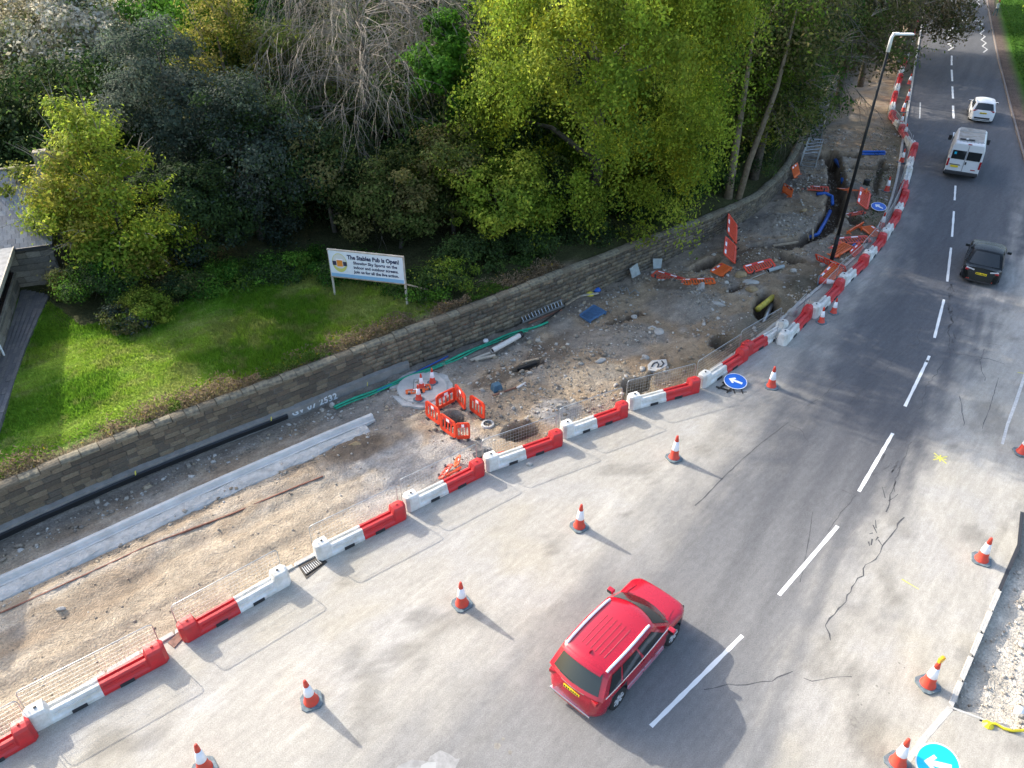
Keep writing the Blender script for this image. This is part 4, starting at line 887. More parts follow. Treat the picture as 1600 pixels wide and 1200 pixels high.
# pit shuttering pieces and ducts
pipe([at(770, 618, .08), at(822, 600, .12)], .035, 'rusty_pipe', M['rust'], 'thin rusty pipe beside the blue chamber near the hole guard', 'pipe')
b = MB(); b.tube([at(808, 606, .14), at(821, 598, .14)], .05, 10); tag(b.build('white_pipe_end', M['pvc'], smooth=True), 'short white pipe end on the rusty pipe', 'pipe')
M['duskblue'] = mat('dusty_blue_plastic', (.05, .12, .18), .5, var=.2)
b = MB(); p = at(776, 609); b.box((p.x, p.y, .14), (.42, .34, .26), rz=.5, taper=.8); b.box((p.x, p.y, .285), (.30, .26, .03), rz=.5); tag(b.build('duct_chamber', M['duskblue'], bevel=.02), 'dusty blue duct box beside the rusty pipe', 'box')
for k, (a, c_, lab) in enumerate((((808, 577), (838, 566), 'black duct end in the short slit above the hole guard'),)):
    b = MB(); b.bar(at(*a, .02), at(*c_, .10), .16, .14); tag(b.build('duct_end', M['blackpl'], bevel=.02), lab, 'duct')
b = MB(); b.bar(at(818, 566, .12), at(842, 560, .16), .09, .05); tag(b.build('timber_offcut', M['wood']), 'timber offcut on the black duct end', 'timber')
slab([(738, 708), (762, 700), (770, 706), (744, 716)], -.02, .07, 'rubber_mat', M['darkbase'], 'dark rubber mat behind the barrier row below the hole guard', 'mat')
# blue pipes in the trench and about it
pipe([at(1262, 372, -.5), at(1278, 366, -.4), at(1290, 345, -.4), at(1297, 330, -.35)], .11, 'water_pipe', M['bluepl'], 'blue water pipe curving in the near end of the deep trench', 'pipe', hollow=False)
pipe([at(1276, 303, .05), at(1290, 302, .05), at(1300, 307, 0), at(1301, 320, -.3)], .10, 'water_pipe', M['bluepl'], 'bright blue pipe dropping into the trench from the faded panel', 'pipe', hollow=False)
pipe([at(1305, 250, -.5), at(1316, 265, -.5), at(1317, 285, -.5)], .13, 'water_pipe', M['signblue'], 'dark blue pipe in the far end of the trench', 'pipe', hollow=False)
pipe([at(1303, 403, .07), at(1330, 386, .06), at(1347, 370, .06)], .05, 'blue_hose', M['bluepl'], 'blue hose running from the panel pile towards the barriers', 'hose', hollow=False)
for k in range(3): pipe([at(1347, 241 - k * 2.2, .06 + .12 * (k > 1)), at(1383, 241 - k * 2.2, .06 + .12 * (k > 1))], .06, 'duct_length', M['signblue'] if k else M['bluepl'], ['nearest of three blue duct lengths beyond the lamp post', 'middle of three blue duct lengths beyond the lamp post', 'rear of three blue duct lengths beyond the lamp post'][k], 'duct')
b = MB(); b.lathe([(.16, 0), (.2, .02), (.2, .34), (.16, .36)], 14, at(1353, 289)); tag(b.build('black_drum', M['blackpl'], smooth=False), 'small black drum behind the bright orange panel', 'drum')
pipe([at(1183, 484, -.30), at(1208, 464, -.2)], .14, 'gas_pipe', M['pipeyellow'], 'muddy yellow pipe crossing the open pit', 'pipe', hollow=False)
pipe([at(1192, 508, -.55), at(1199, 490, -.5), at(1209, 468, -.45)], .11, 'grey_pipe', M['galv'], 'grey pipe running along the pit under the yellow pipe', 'pipe', hollow=False)
pipe([at(1200, 423, .10), at(1224, 416, .10)], .10, 'pipe_offcut', M['ply'], 'grey-blue pipe offcut beside the red panel', 'pipe')
pipe([at(1172, 436, .04), at(1196, 426, .05)], .025, 'thin_rod', M['palewood'], 'thin pale rod lying by the pipe offcut', 'rod', hollow=False)
for k, (a, c_) in enumerate((((1208, 384), (1247, 378)), ((1262, 365), (1264, 376)), ((1270, 358), (1270, 374)))):
    b = MB(); b.bar(at(*a, -.05), at(*c_, -.02 if k == 0 else -.5), .14 if k == 0 else .1, .07); tag(b.build('trench_board', M['wood']), ['long brown board fallen across the trench mouth', 'short post left of two in the trench', 'short post right of two in the trench'][k], 'board')
# aluminium lattice frames lying at the wall end
def lattice(A, B, w, h, label):
    root = empty('lattice_frame', label=label, cat='frame', group='aluminium lattice frames by the wall end'); A, B = Vector(A), Vector(B); d_ = (B - A).normalized(); s_ = d_.cross(Vector((0, 0, 1))).normalized() * w; u_ = Vector((0, 0, h)); C4 = [Vector(), s_, u_, s_ + u_]
    for c_ in C4: b = MB(); b.tube([A + c_, B + c_], .03, 6); b.build('chord', M['galv'], root)
    n = 5
    for k in range(n + 1):
        p = A.lerp(B, k / n)
        for i_, j_ in ((0, 1), (1, 3), (3, 2), (2, 0)): b = MB(); b.tube([p + C4[i_], p + C4[j_]], .022, 5); b.build('strut', M['galv'], root)
        if k < n: q_ = A.lerp(B, (k + 1) / n); b = MB(); b.tube([p + C4[0], q_ + C4[2]], .02, 5); b.build('brace', M['galv'], root); b = MB(); b.tube([p + C4[2], q_ + C4[3]], .02, 5); b.build('brace', M['galv'], root)
    return root
lattice(at(1250, 258, .05), at(1260, 232, .05), 1.0, .8, 'aluminium lattice frame standing at the wall end, nearer one')
lattice(at(1263, 224, .05), at(1272, 188, .05), .8, 1.6, 'aluminium lattice frame half hidden by branches, farther one')
# slabs and lumps of stone that can be told apart
ROCK = mat('broken_concrete', (.36, .34, .31), .95, col2=(.46, .44, .40), scale=5, bump=.6); ROCKY = mat('buff_stone', (.33, .24, .13), .95, var=.25, scale=5, bump=.6)
def rock(px, sx, sy, sz, seed, m, name, label, rz=0, z=.0):
    bm = bmesh.new(); bmesh.ops.create_icosphere(bm, subdivisions=2, radius=1); r_ = random.Random(seed); ds = [Vector((r_.uniform(-1, 1), r_.uniform(-1, 1), r_.uniform(-.4, 1))).normalized() for _ in range(9)]; cut = [r_.uniform(.55, .85) for _ in ds]
    for v in bm.verts:
        for d_, c_ in zip(ds, cut):
            e = v.co.dot(d_) - c_
            if e > 0: v.co -= d_ * e
        v.co = Vector((v.co.x * sx, v.co.y * sy, v.co.z * sz))
    me = bpy.data.meshes.new(name); bm.to_mesh(me); bm.free(); me.materials.append(m); o = link(name, me); o.location = at(*px) + Vector((0, 0, sz * .45 + z)); o.rotation_euler = (0, 0, rz)
    return tag(o, label, 'stone')
for a in [((937, 566), .34, .16, .12, 1, ROCK, 'broken_slab', 'pale flat stone left of the patterned slab', .4), ((1018, 514), .26, .18, .12, 2, ROCK, 'broken_slab', 'pale stone on the gravel patch, left one'), ((1028, 519), .3, .3, .1, 3, ROCK, 'broken_slab', 'squarish grey stone on the gravel patch', .2),
          ((1008, 560), .22, .16, .14, 4, ROCK, 'stone_lump', 'rounded pale stone beside the patterned slab'), ((1120, 476), .45, .22, .12, 5, ROCK, 'broken_slab', 'long pale slab right of the gravel heap', -.4), ((1112, 485), .14, .12, .1, 6, ROCK, 'stone_lump', 'small white stone below the long pale slab'),
          ((1155, 432), .42, .28, .2, 7, ROCKY, 'stone_lump', 'buff stone lump beside the orange panel', .2), ((1171, 442), .55, .3, .1, 8, ROCK, 'broken_slab', 'pale broken slab right of the buff stone', -.2), ((1175, 455), .35, .28, .18, 9, ROCKY, 'stone_lump', 'dusty brown lump below the pale broken slab'),
          ((1096, 449), .4, .2, .2, 10, ROCK, 'stone_lump', 'pale jagged lump at the top of the gravel heap', 1), ((1236, 492), .28, .24, .3, 11, ROCK, 'stone_lump', 'pale boulder at the end of the barrier row', 0), ((1284, 415), .2, .2, .15, 12, ROCK, 'stone_lump', 'pale lump by the lamp post foot'),
          ((925, 518), .14, .08, .08, 13, ROCK, 'stone_lump', 'small white stone below the blue pallet'), ((1255, 330), .35, .15, .12, 14, ROCKY, 'stone_lump', 'yellowish splinter stone beyond the trench', .6), ((948, 588), .3, .2, .12, 15, ROCK, 'stone_lump', 'grey lump below the pale flat stone'),
          ((991, 497), .18, .14, .12, 16, ROCK, 'stone_lump', 'lump beside the black slit'), ((95, 952), .16, .08, .07, 17, ROCK, 'stone_lump', 'pale stone on the sandy dirt at lower left'), ((827, 726), .16, .1, .08, 18, ROCK, 'stone_lump', 'stone behind the barrier by the pit'),
          ((519, 635), .13, .12, .16, 19, ROCK, 'stone_lump', 'pale rounded stone at the near end of the green duct'), ((575, 685), .1, .1, .09, 20, ROCK, 'stone_lump', 'white stone at the end of the new kerb'), ((556, 697), .3, .14, .14, 21, ROCKY, 'stone_lump', 'brown lump below the end of the new kerb')]:
    rock(*a)
M['sandy'] = mat('sand_spill', (.42, .36, .28), 1, var=.2, scale=5)
# patterned slab
s_ = slab([(1012, 570), (1019, 563), (1041, 561), (1043, 570), (1026, 580), (1013, 578)], -.02, .12, 'patterned_slab', M['concrete'], 'pale concrete slab with a dark swirling groove beside the pit', 'slab')
b = MB(); b.tube([tuple(p) for p in GP([(1018, 573), (1021, 568), (1027, 566), (1029, 570), (1027, 574), (1033, 573), (1037, 568), (1034, 564)], .125)], .035, 6); b.build('groove', M['darkbase'], s_)
# gully grate
gq = [at(466, 885, -.02), at(499, 869, -.02), at(512, 879, -.02), at(479, 906, -.02)]
gl = empty('gully_grate', label='black cast iron gully grate at the road edge between two barriers', cat='grate')
b = MB(); b.prism([(p.x, p.y) for p in gq], .004, .012); b.build('surround', M['iron'], gl)
q = [at(470, 887, .02), at(497, 874, .02), at(504, 880, .02), at(478, 898, .02)]
for k in range(9):
    t = (k + .5) / 9; b = MB(); b.bar(q[0].lerp(q[1], t), q[3].lerp(q[2], t), .022, .035); b.build('grate_bar', M['galv'], gl)
for a_, c_ in ((q[0], q[1]), (q[1], q[2]), (q[2], q[3]), (q[3], q[0])): b = MB(); b.bar(a_, c_, .03, .04); b.build('grate_rim', M['iron'], gl)
# ================================================================ blue arrow signs
def arrow_sign(loc, r, tilt, rz, arr, m, label, legs=True, group='blue keep-left arrow signs knocked flat'):
    root = empty('arrow_sign', loc, 0, label, 'road sign', group); root.rotation_euler = (tilt[0], tilt[1], rz)
    b = MB(); b.lathe([(r, 0), (r, .02)], 40); b.build('rim', M['sleeve'], root); b = MB(); b.lathe([(r * .94, .02), (r * .94, .024)], 40); b.build('disc', m, root)
    b = MB(); a = r * .62; w = r * .13; ang = arr; P = [(-a, 0), (-a * .25, a * .62), (-a * .02, a * .42), (-a * .42, w), (a, w), (a, -w), (-a * .42, -w), (-a * .02, -a * .42), (-a * .25, -a * .62)]
    # concave outline: build as shaft and two barbs side by side
    for poly in ([(-a * .5, w), (a, w), (a, -w), (-a * .5, -w)],):
        pass
    def rt(p): return (p[0] * math.cos(ang) - p[1] * math.sin(ang), p[0] * math.sin(ang) + p[1] * math.cos(ang))
    b.prism([rt(p) for p in [(-a * .72, w), (a, w), (a, -w), (-a * .72, -w)]], .024, .028); b.prism([rt(p) for p in [(-a, 0), (-a * .28, a * .66), (-a * .05, a * .46), (-a * .60, -.02)]], .024, .0285); b.prism([rt(p) for p in [(-a, 0), (-a * .60, .02), (-a * .05, -a * .46), (-a * .28, -a * .66)]], .024, .029)
    b.build('arrow', M['sleeve'], root)
    if legs:
        b = MB(); 
        for s_ in (-.28, .28): b.bar((s_ * r * 1.2, -r * .5, -.02), (s_ * r * 1.2, -r * 1.9, -.04), .04, .03)
        b.bar((-.4 * r, -r * 1.25, -.045), (.75 * r, -r * 1.25, -.045), .04, .03); b.build('stand', M['iron'], root)
    return root
arrow_sign(at(1149, 596, .12), .47, (R(8), 0), R(0), R(-32), M['signblue'], 'blue arrow sign knocked flat on the road beside the barriers', group=None)
b = MB(); 
for a_, c_ in (((1119, 604), (1143, 611)), ((1123, 607), (1136, 598)), ((1136, 613), (1146, 603)), ((1129, 597), (1138, 601))): b.bar(at(*a_, .04), at(*c_, .05), .05, .04)
tag(b.build('sign_stand', M['iron'], None), 'dark metal stand frame lying by the knocked down blue sign', 'stand')
arrow_sign(at(1373, 323, .18), .44, (R(14), 0), R(-10), R(-45), M['signblue'], 'blue arrow sign knocked flat on the dirt inside the barriers', False, None)
arrow_sign(at(1465, 1194, .55), .46, (R(28), R(-30)), R(0), R(-28), M['signcyan'], 'pale blue arrow sign standing at the bottom right corner', True, None)
# yellow strap
b = MB(); b.tube([tuple(at(u, v, .04)) for u, v in [(1545, 1130), (1556, 1131), (1568, 1138), (1582, 1142), (1600, 1141), (1630, 1136)]], .035, 8); st_ = b.build('hose', M['yellowpl'], smooth=True); tag(st_, 'yellow sling hose with flared end on the concrete at lower right', 'hose')
b = MB(); p = at(1545, 1131, .05); b.lathe([(.05, .05), (.10, 0), (.14, -.04)], 9, p); b.build('flared_end', M['yellowpl'], st_)
rock((1592, 1113), .16, .12, .14, 31, M['white'], 'white_block', 'white broken block in the excavated footway'); rock((1597, 1121), .12, .08, .09, 32, M['footing'], 'stone_lump', 'grey stone beside the white block in the footway')
# ================================================================ loose rubble: too many to count
def rubble(name, pts, sizes, cols, zbase=None):
    n = len(pts); base = np.array([(-1, -1, -.6), (1, -.8, -.6), (.9, 1, -.5), (-1, .9, -.6), (-.6, -.6, .6), (.7, -.5, .7), (.5, .7, .55), (-.5, .6, .75)], float)
    Fb = np.array([(0, 3, 2, 1), (4, 5, 6, 7), (0, 1, 5, 4), (1, 2, 6, 5), (2, 3, 7, 6), (3, 0, 4, 7)])
    a = rng.uniform(0, 6.283, n); ca, sa = np.cos(a), np.sin(a); B = base[None] * (1 + rng.uniform(-.3, .3, (n, 8, 3))); B = B * sizes[:, None, None] * np.stack([rng.uniform(.6, 1.4, n), rng.uniform(.6, 1.2, n), rng.uniform(.4, .9, n)], 1)[:, None, :]
    X = B[..., 0] * ca[:, None] - B[..., 1] * sa[:, None] + pts[:, 0][:, None]; Y = B[..., 0] * sa[:, None] + B[..., 1] * ca[:, None] + pts[:, 1][:, None]; Z = B[..., 2] + pts[:, 2][:, None]
    V = np.stack([X, Y, Z], -1).reshape(-1, 3); F = (Fb[None] + (np.arange(n) * 8)[:, None, None]).reshape(-1, 4)
    C = np.repeat(cols, 8, 0); return mesh_np(name, V, F, M['stonecol'], col=C)
N = 42000; X = rng.uniform(-20, 30, N * 3); Y = rng.uniform(8, 60, N * 3); dR = polydist(X, Y, LC[::4]); dW = polydist(X, Y, WALL[::4])
cl = fbm(X, Y, .55, 4, 301); flat = sstep(3, -4, X * .7 + (Y - 20) * .1)
inKerb = np.abs(polydist(X, Y, [tuple(p) for p in KP[::3]]) + .3) < .55
sb = (dW > .45) & (dW < 3.2) & (X < -2)
keep = (dR < -.25) & (dW > .35) & ~inKerb & (rng.uniform(0, 1, N * 3) < np.where(flat > .5, .07 + .8 * sb, .16 + 1.2 * sstep(.45, .62, cl)))
X, Y = X[keep][:N], Y[keep][:N]; Z, _ = dirt(X, Y); n = len(X)
sz = np.exp(rng.normal(math.log(.028), .55, n)); sz = np.clip(sz, .012, .13) * np.where((X < -4) & (polydist(X, Y, LC[::4]) > -5), .7, 1)
pal_ = np.array([(.40, .36, .30), (.30, .26, .21), (.50, .47, .42), (.25, .21, .165), (.38, .31, .22)]); cc = pal_[rng.integers(0, 5, n)] * rng.uniform(.75, 1.15, (n, 1))
tag(rubble('rubble', np.c_[X, Y, Z + sz * .3], sz, cc), 'loose stones and rubble scattered over the works', 'rubble', kind='stuff')
# crumbs on the kerb line, in the gap between barriers and in the excavated bed
c1 = [at(275, 998), at(290, 990)]; X = np.r_[rng.uniform(10, 20, 3500)]; Y = rng.uniform(8, 22, 3500); k = inpoly(X, Y, EXC); X, Y = X[k], Y[k]; n = len(X); sz = np.clip(np.exp(rng.normal(math.log(.02), .5, n)), .01, .08)
tag(rubble('bed_gravel', np.c_[X, Y, np.full(n, -.24)], sz, pal_[rng.integers(0, 3, n)] * rng.uniform(1, 1.4, (n, 1))), 'pale gravel in the excavated footway at lower right', 'gravel', kind='stuff')
b = MB(); P = at(278, 994); 
brk = slab([(262, 1004), (282, 985), (292, 990), (272, 1012)], -.1, .03, 'brick_kerb_patch', mat('dull_brick', (.20, .115, .09), .95, var=.3, scale=9), 'reddish broken kerb patch in the gap between two barriers', 'kerb')
# ================================================================ lamp post
p0 = at(1298, 411); lp = empty('street_lamp', p0, 0, 'tall black lamp post with white LED head rising from the works', 'street lamp')
HT = 11.05
b = MB(); b.tube([(0, 0, -.3), (0, 0, 1.6)], .105, 14); b.build('base_section', M['black'], lp, smooth=True)
b = MB(); b.tube([(0, 0, 1.6), (0, 0, HT - .6)], [.085, .06], 12); b.build('pole', M['black'], lp, smooth=True)
b = MB(); b.tube([(0, 0, HT - .6), (0, 0, HT), (.05, 0, HT + .12)], [.085, .075, .07], 12); b.build('white_sleeve', M['white'], lp, smooth=True)
b = MB(); b.box((.50, 0, HT + .14), (.85, .24, .07)); b.box((.15, 0, HT + .15), (.3, .14, .11)); b.build('lamp_head', M['white'], lp, bevel=.02)
b = MB(); b.box((.55, 0, HT + .098), (.62, .19, .01)); b.build('lamp_lens', M['glass'], lp)
b = MB(); b.box((0, -.11, .9), (.13, .02, .5)); b.build('access_door', M['black'], lp)
# ================================================================ banner sign on the lawn
pL, pR = at(525, 470, 1.5), at(637, 483, 1.5); d_ = pR - pL; d_.z = 0; LN = d_.length; dn = d_.normalized(); nn = Vector((dn.y, -dn.x, 0))
sg = empty('banner_sign', pL, math.atan2(dn.y, dn.x), 'white pub banner on timber posts standing on the lawn', 'sign')
b = MB(); b.bar((0, 0, -.4), (0, 0, 2.5), .07); b.build('post', M['palewood'], sg); b = MB(); b.bar((LN, 0, -.4), (LN, 0, 2.5), .08); b.build('post', M['palewood'], sg)
z0, z1 = 1.27, 2.5
b = MB(); b.box((LN / 2, -.055, (z0 + z1) / 2), (LN - .02, .02, z1 - z0)); b.build('board', mat('banner_white', (.66, .72, .76), .5, var=.04), sg)
b = MB(); b.bar((-.04, -.03, z1 + .02), (LN + .04, -.03, z1 + .02), .09, .05); b.build('top_rail', M['palewood'], sg); b = MB(); b.bar((-.04, -.03, z0 - .02), (LN + .04, -.03, z0 - .02), .08, .05); b.build('bottom_rail', M['wood'], sg)
b = MB(); b.bar((LN, .05, 1.2), (LN + .75, .9, .55), .05); b.build('stay', M['wood'], sg)
b = MB(); b.box((LN / 2, -.068, z0 + .09), (LN - .06, .004, .16)); b.build('blue_band', mat('banner_blue', (.22, .42, .62), .5), sg)
TXT = mat('banner_ink', (.02, .03, .08), .6)
def lettering(s, size, x, z, off=.006, sx=1):
    tx = bpy.data.curves.new('t', 'FONT'); tx.body = s; tx.size = size; tx.offset = off; tx.resolution_u = 2; to = bpy.data.objects.new('t', tx); COL.objects.link(to); bpy.context.view_layer.update()
    me = bpy.data.meshes.new_from_object(to); bpy.data.objects.remove(to); me.materials.clear(); me.materials.append(TXT); o = tag(link('lettering', me, sg), kind='stuff'); o.rotation_euler = (R(90), 0, 0); o.location = (x, -.0705, z); w = max(v.co.x for v in me.vertices); o.scale = (sx / w if sx > 1.01 else 1, 1, 1); return o
lettering('The Stables Pub is Open!', .27, .86, 2.17, .012, 2.32); lettering('Showing Sky Sports on the', .19, 1.10, 1.95, .007, 1.98); lettering('indoor and outdoor screens.', .19, 1.10, 1.74, .007, 2.02); lettering('Join us for all the live action.', .19, 1.10, 1.53, .007, 2.02)
def disc2(x, z, rx, rz_, y, m, nm):
    b = MB(); n = 28; V = [(x + math.cos(t / n * 6.2832) * rx, y, z + math.sin(t / n * 6.2832) * rz_) for t in range(n)]; b.add(V, [tuple(range(n))]); return b.build(nm, m, sg)
disc2(.48, 1.95, .34, .44, -.069, mat('badge_yellow', (.55, .55, .16), .6), 'badge'); disc2(.48, 2.02, .30, .34, -.071, mat('badge_pale', (.60, .62, .58), .6), 'badge')
b = MB(); 
b.box((.48, -.0735, 1.93), (.26, .003, .30)); b.build('badge_mug', mat('badge_orange', (.72, .25, .03), .6), sg)
for s_ in (-1, 1): b = MB(); b.box((.48 + s_ * .24, -.0733, 1.92), (.17, .003, .20)); b.build('badge_dark', mat('badge_dark', (.03, .03, .06), .6), sg)
b = MB(); b.box((.48, -.0735, 2.10), (.3, .003, .07)); b.build('badge_froth', M['sleeve'], sg)
# ================================================================ stone pub buildings at the left edge
def blockwall(root, A, B, z0, z1, name_core, holes=(), n_pref=260, ch=.28, lmin=.35, lmax=.75, mats=None):
    A, B = Vector(A), Vector(B); A.z = B.z = 0; d_ = (B - A); L = d_.length; dn = d_.normalized(); a = math.atan2(dn.y, dn.x); nn = Vector((dn.y, -dn.x, 0))
    rows = int((z1 - z0) / ch)
    for c_ in range(rows):
        s = -random.uniform(0, .3)
        while s < L - .05:
            l = random.uniform(lmin, lmax); s2 = min(s + l, L); s1 = max(s, 0); zc = z0 + ch * (c_ + .5)
            if not any(h[0] < (s1 + s2) / 2 < h[1] and h[2] < zc < h[3] for h in holes) and s2 - s1 > .08:
                o = link('stone', random.choice(mats), root); o.location = A + dn * ((s1 + s2) / 2) + nn * (random.uniform(0, .02)) + Vector((0, 0, zc)) - root.location; o.rotation_euler = (0, 0, a); o.scale = (s2 - s1 - .015, .12, ch - .015)
            s += l
PS = [mat('pub_stone', c, .95, var=.2, scale=7, bump=.5) for c in [(.30, .26, .20), (.24, .21, .165), (.34, .30, .24), (.20, .18, .15)]]
pblk = []
for k in range(8): me = rough_block(200 + k, .12); me.materials.append(PS[k % 4]); pblk.append(me)
ZG = 1.65
pub = empty('pub_building', (0, 0, 0), label='stone pub building with grey slate roof half hidden by trees at the left edge', cat='building')
# gable wing facing the camera
A = at(-60, 470, ZG); Bc = at(104, 446, ZG); dn = (Bc - A); dn.z = 0; dn.normalize(); bk = Vector((-dn.y, dn.x, 0))
EH = 2.1
core = [A, Bc, Bc + bk * 7, A + bk * 7]; b = MB(); b.prism([(p.x, p.y) for p in core], ZG - .5, ZG + EH); b.build('wall_core', M['mortar'], pub)
o_ = -Vector((dn.y, -dn.x, 0)) * -.03
blockwall(pub, A + Vector((dn.y, -dn.x, 0)) * .05, Bc + Vector((dn.y, -dn.x, 0)) * .05, ZG - .1, ZG + EH, 'w', mats=pblk)
# slate roof: individual courses of slates on the slope that faces the camera
rf = MB(); ev0 = A + Vector((dn.y, -dn.x, 0)) * .35 - dn * 1.0; ev1 = Bc + Vector((dn.y, -dn.x, 0)) * .35 + dn * .15; rg0 = ev0 + bk * 4.0; rg1 = ev1 + bk * 4.0; zE = ZG + EH + .05; zR = zE + 2.2
for p in (ev0, ev1): p.z = zE
for p in (rg0, rg1): p.z = zR
bk0, bk1 = rg0 + bk * 4, rg1 + bk * 4; bk0.z = bk1.z = zE
rf.add([ev0, ev1, rg1, rg0, bk0, bk1], [(0, 1, 2, 3), (3, 2, 5, 4), (1, 5, 2), (0, 3, 4), (0, 4, 5, 1)]); roof = rf.build('roof', M['slate'], pub)
SL = [mat('slate_piece', c, .7, var=.15, scale=8, bump=.3) for c in [(.20, .21, .225), (.24, .25, .26), (.17, .175, .185)]]
slo = (rg0 - ev0); sl_len = slo.length; sn = slo.normalized(); nr = dn.cross(sn).normalized(); 
if nr.z < 0: nr = -nr
sm_ = []
for k in range(3): bm = bmesh.new(); bmesh.ops.create_cube(bm, size=1); me = bpy.data.meshes.new('slate'); bm.to_mesh(me); bm.free(); me.materials.append(SL[k]); sm_.append(me)
W_ = (ev1 - ev0).length; rows = 17; rotm = Matrix((dn, sn, nr)).transposed()
cnt = 0
for r__ in range(rows):
    ncol = 17; w_ = W_ / ncol
    for c_ in range(ncol):
        s_ = (c_ + (.5 if r__ % 2 else 0)) * w_
        if s_ + w_ > W_ + .01 or s_ < W_ - 7.5 and cnt > 280: continue
        p = ev0 + dn * (s_ + w_ / 2) + sn * (sl_len * (r__ + .5) / rows) + nr * .03
        o = link('slate', random.choice(sm_), roof); o.matrix_local = Matrix.Translation(p) @ (rotm @ Matrix.Rotation(.05, 3, 'X')).to_4x4() @ Matrix.Diagonal((w_ - .012, sl_len / rows * 1.12, .02, 1)); cnt += 1
b = MB(); b.bar(rg0 + Vector((0, 0, .03)), rg1 + Vector((0, 0, .03)), .22, .1); b.build('ridge', M['coping'], pub)
b = MB(); q_ = rg1 - dn * .1; b.box((q_.x, q_.y, zR + .25), (.55, .5, .9), rz=math.atan2(dn.y, dn.x)); b.build('chimney', PS[0], pub, bevel=.02)
b = MB(); b.bar(ev0 - Vector((0, 0, .02)), ev1 - Vector((0, 0, .02)), .12, .12); b.build('gutter', M['darkpl'], pub)
# air unit on the wall
p = at(106, 432, 2.3); b = MB(); b.box((0, 0, 0), (.75, .35, .62)); ac = b.build('air_unit', M['ply'], None, bevel=.02); ac.location = p + Vector((.1, -.1, 0)); ac.rotation_euler = (0, 0, math.atan2(dn.y, dn.x)); tag(ac, 'grey air conditioning unit on the pub wall under the tree', 'air unit')
for k in range(6): b = MB(); b.box((0, -.18, -.24 + k * .09), (.6, .012, .02)); b.build('grille_bar', M['galv'], ac)
# side extension with glazed front at the left edge
ex = empty('pub_extension', (0, 0, 0), label='flat roofed pub extension with dark windows above a low stone wall at the left edge', cat='building')
E0, E1 = at(0, 575, ZG), at(34, 455, ZG); dn2 = E1 - E0; dn2.z = 0; LL = dn2.length; dn2.normalize(); n2 = Vector((dn2.y, -dn2.x, 0)); E0 = E0 - dn2 * 2.5
LL += 2.5
b = MB(); core = [E0 - n2 * .05, E0 + dn2 * LL - n2 * .05, E0 + dn2 * LL - n2 * 5, E0 - n2 * 5]; b.prism([(p.x, p.y) for p in core], ZG - .5, ZG + .95); b.build('wall_core', M['mortar'], ex)
blockwall(ex, E0, E0 + dn2 * LL, ZG - .1, ZG + .95, 'w', mats=pblk, ch=.26)
b = MB(); b.bar(E0 + n2 * .02 + Vector((0, 0, .98)), E0 + dn2 * LL + n2 * .02 + Vector((0, 0, .98)), .25, .06); b.build('sill', PS[2], ex)
nb = int(LL / 1.5)
FRM = mat('dark_brown_frame', (.035, .022, .018), .5)
for k in range(nb):
    a_ = E0 + dn2 * (LL * k / nb); c_ = E0 + dn2 * (LL * (k + 1) / nb); q4 = [a_ + Vector((0, 0, 1.0)), c_ + Vector((0, 0, 1.0)), c_ + Vector((0, 0, 2.05)), a_ + Vector((0, 0, 2.05))]
    wf = MB(); 
    for i_ in range(4): wf.bar(q4[i_] + n2 * .0, q4[(i_ + 1) % 4] + n2 * .0, .09, .09, up=n2)
    w_ = wf.build('window', FRM, ex); b = MB(); off = -n2 * .03; b.add([q + off for q in q4] , [(0, 1, 2, 3)]); b.build('pane', M['glass'], w_)
b = MB(); rfp = [E0 + n2 * .45, E0 + dn2 * (LL + .3) + n2 * .45, E0 + dn2 * (LL + .3) - n2 * 5, E0 - n2 * 5]; b.prism([(p.x, p.y) for p in rfp], ZG + 2.08, ZG + 2.24); b.build('flat_roof', M['slate'], ex)
b = MB(); b.bar(E0 + n2 * .47 + Vector((0, 0, 2.16)), E0 + dn2 * (LL + .32) + n2 * .47 + Vector((0, 0, 2.16)), .05, .2); b.build('fascia', M['palewood'], ex)
b = MB(); a0, a1 = E0 - dn2 * .3 - n2 * 1.9, E0 + dn2 * (LL + .1) - n2 * 1.9; r0, r1 = a0 - n2 * 3, a1 - n2 * 3; c0_, c1_ = r0 - n2 * 3, r1 - n2 * 3  # taller roof added beyond the left edge of view to shade the lawn
for p in (a0, a1, c0_, c1_): p.z = ZG + 2.22
for p in (r0, r1): p.z = ZG + 5.0
b.add([a0, a1, r1, r0, c1_, c0_], [(0, 1, 2, 3), (3, 2, 4, 5), (0, 3, 5), (1, 4, 2), (0, 5, 4, 1)]); b.build('lawn_shade_roof', M['slate'], ex)
b = MB(); p = at(5, 552, ZG + .4); b.tube([p + Vector((0, 0, -.5)), p + Vector((.0, .0, .35)), p + Vector((-.4, .3, .5))], .04, 8); tag(b.build('white_downpipe', M['white'], smooth=True), 'white bent pipe at the foot of the extension wall', 'pipe')
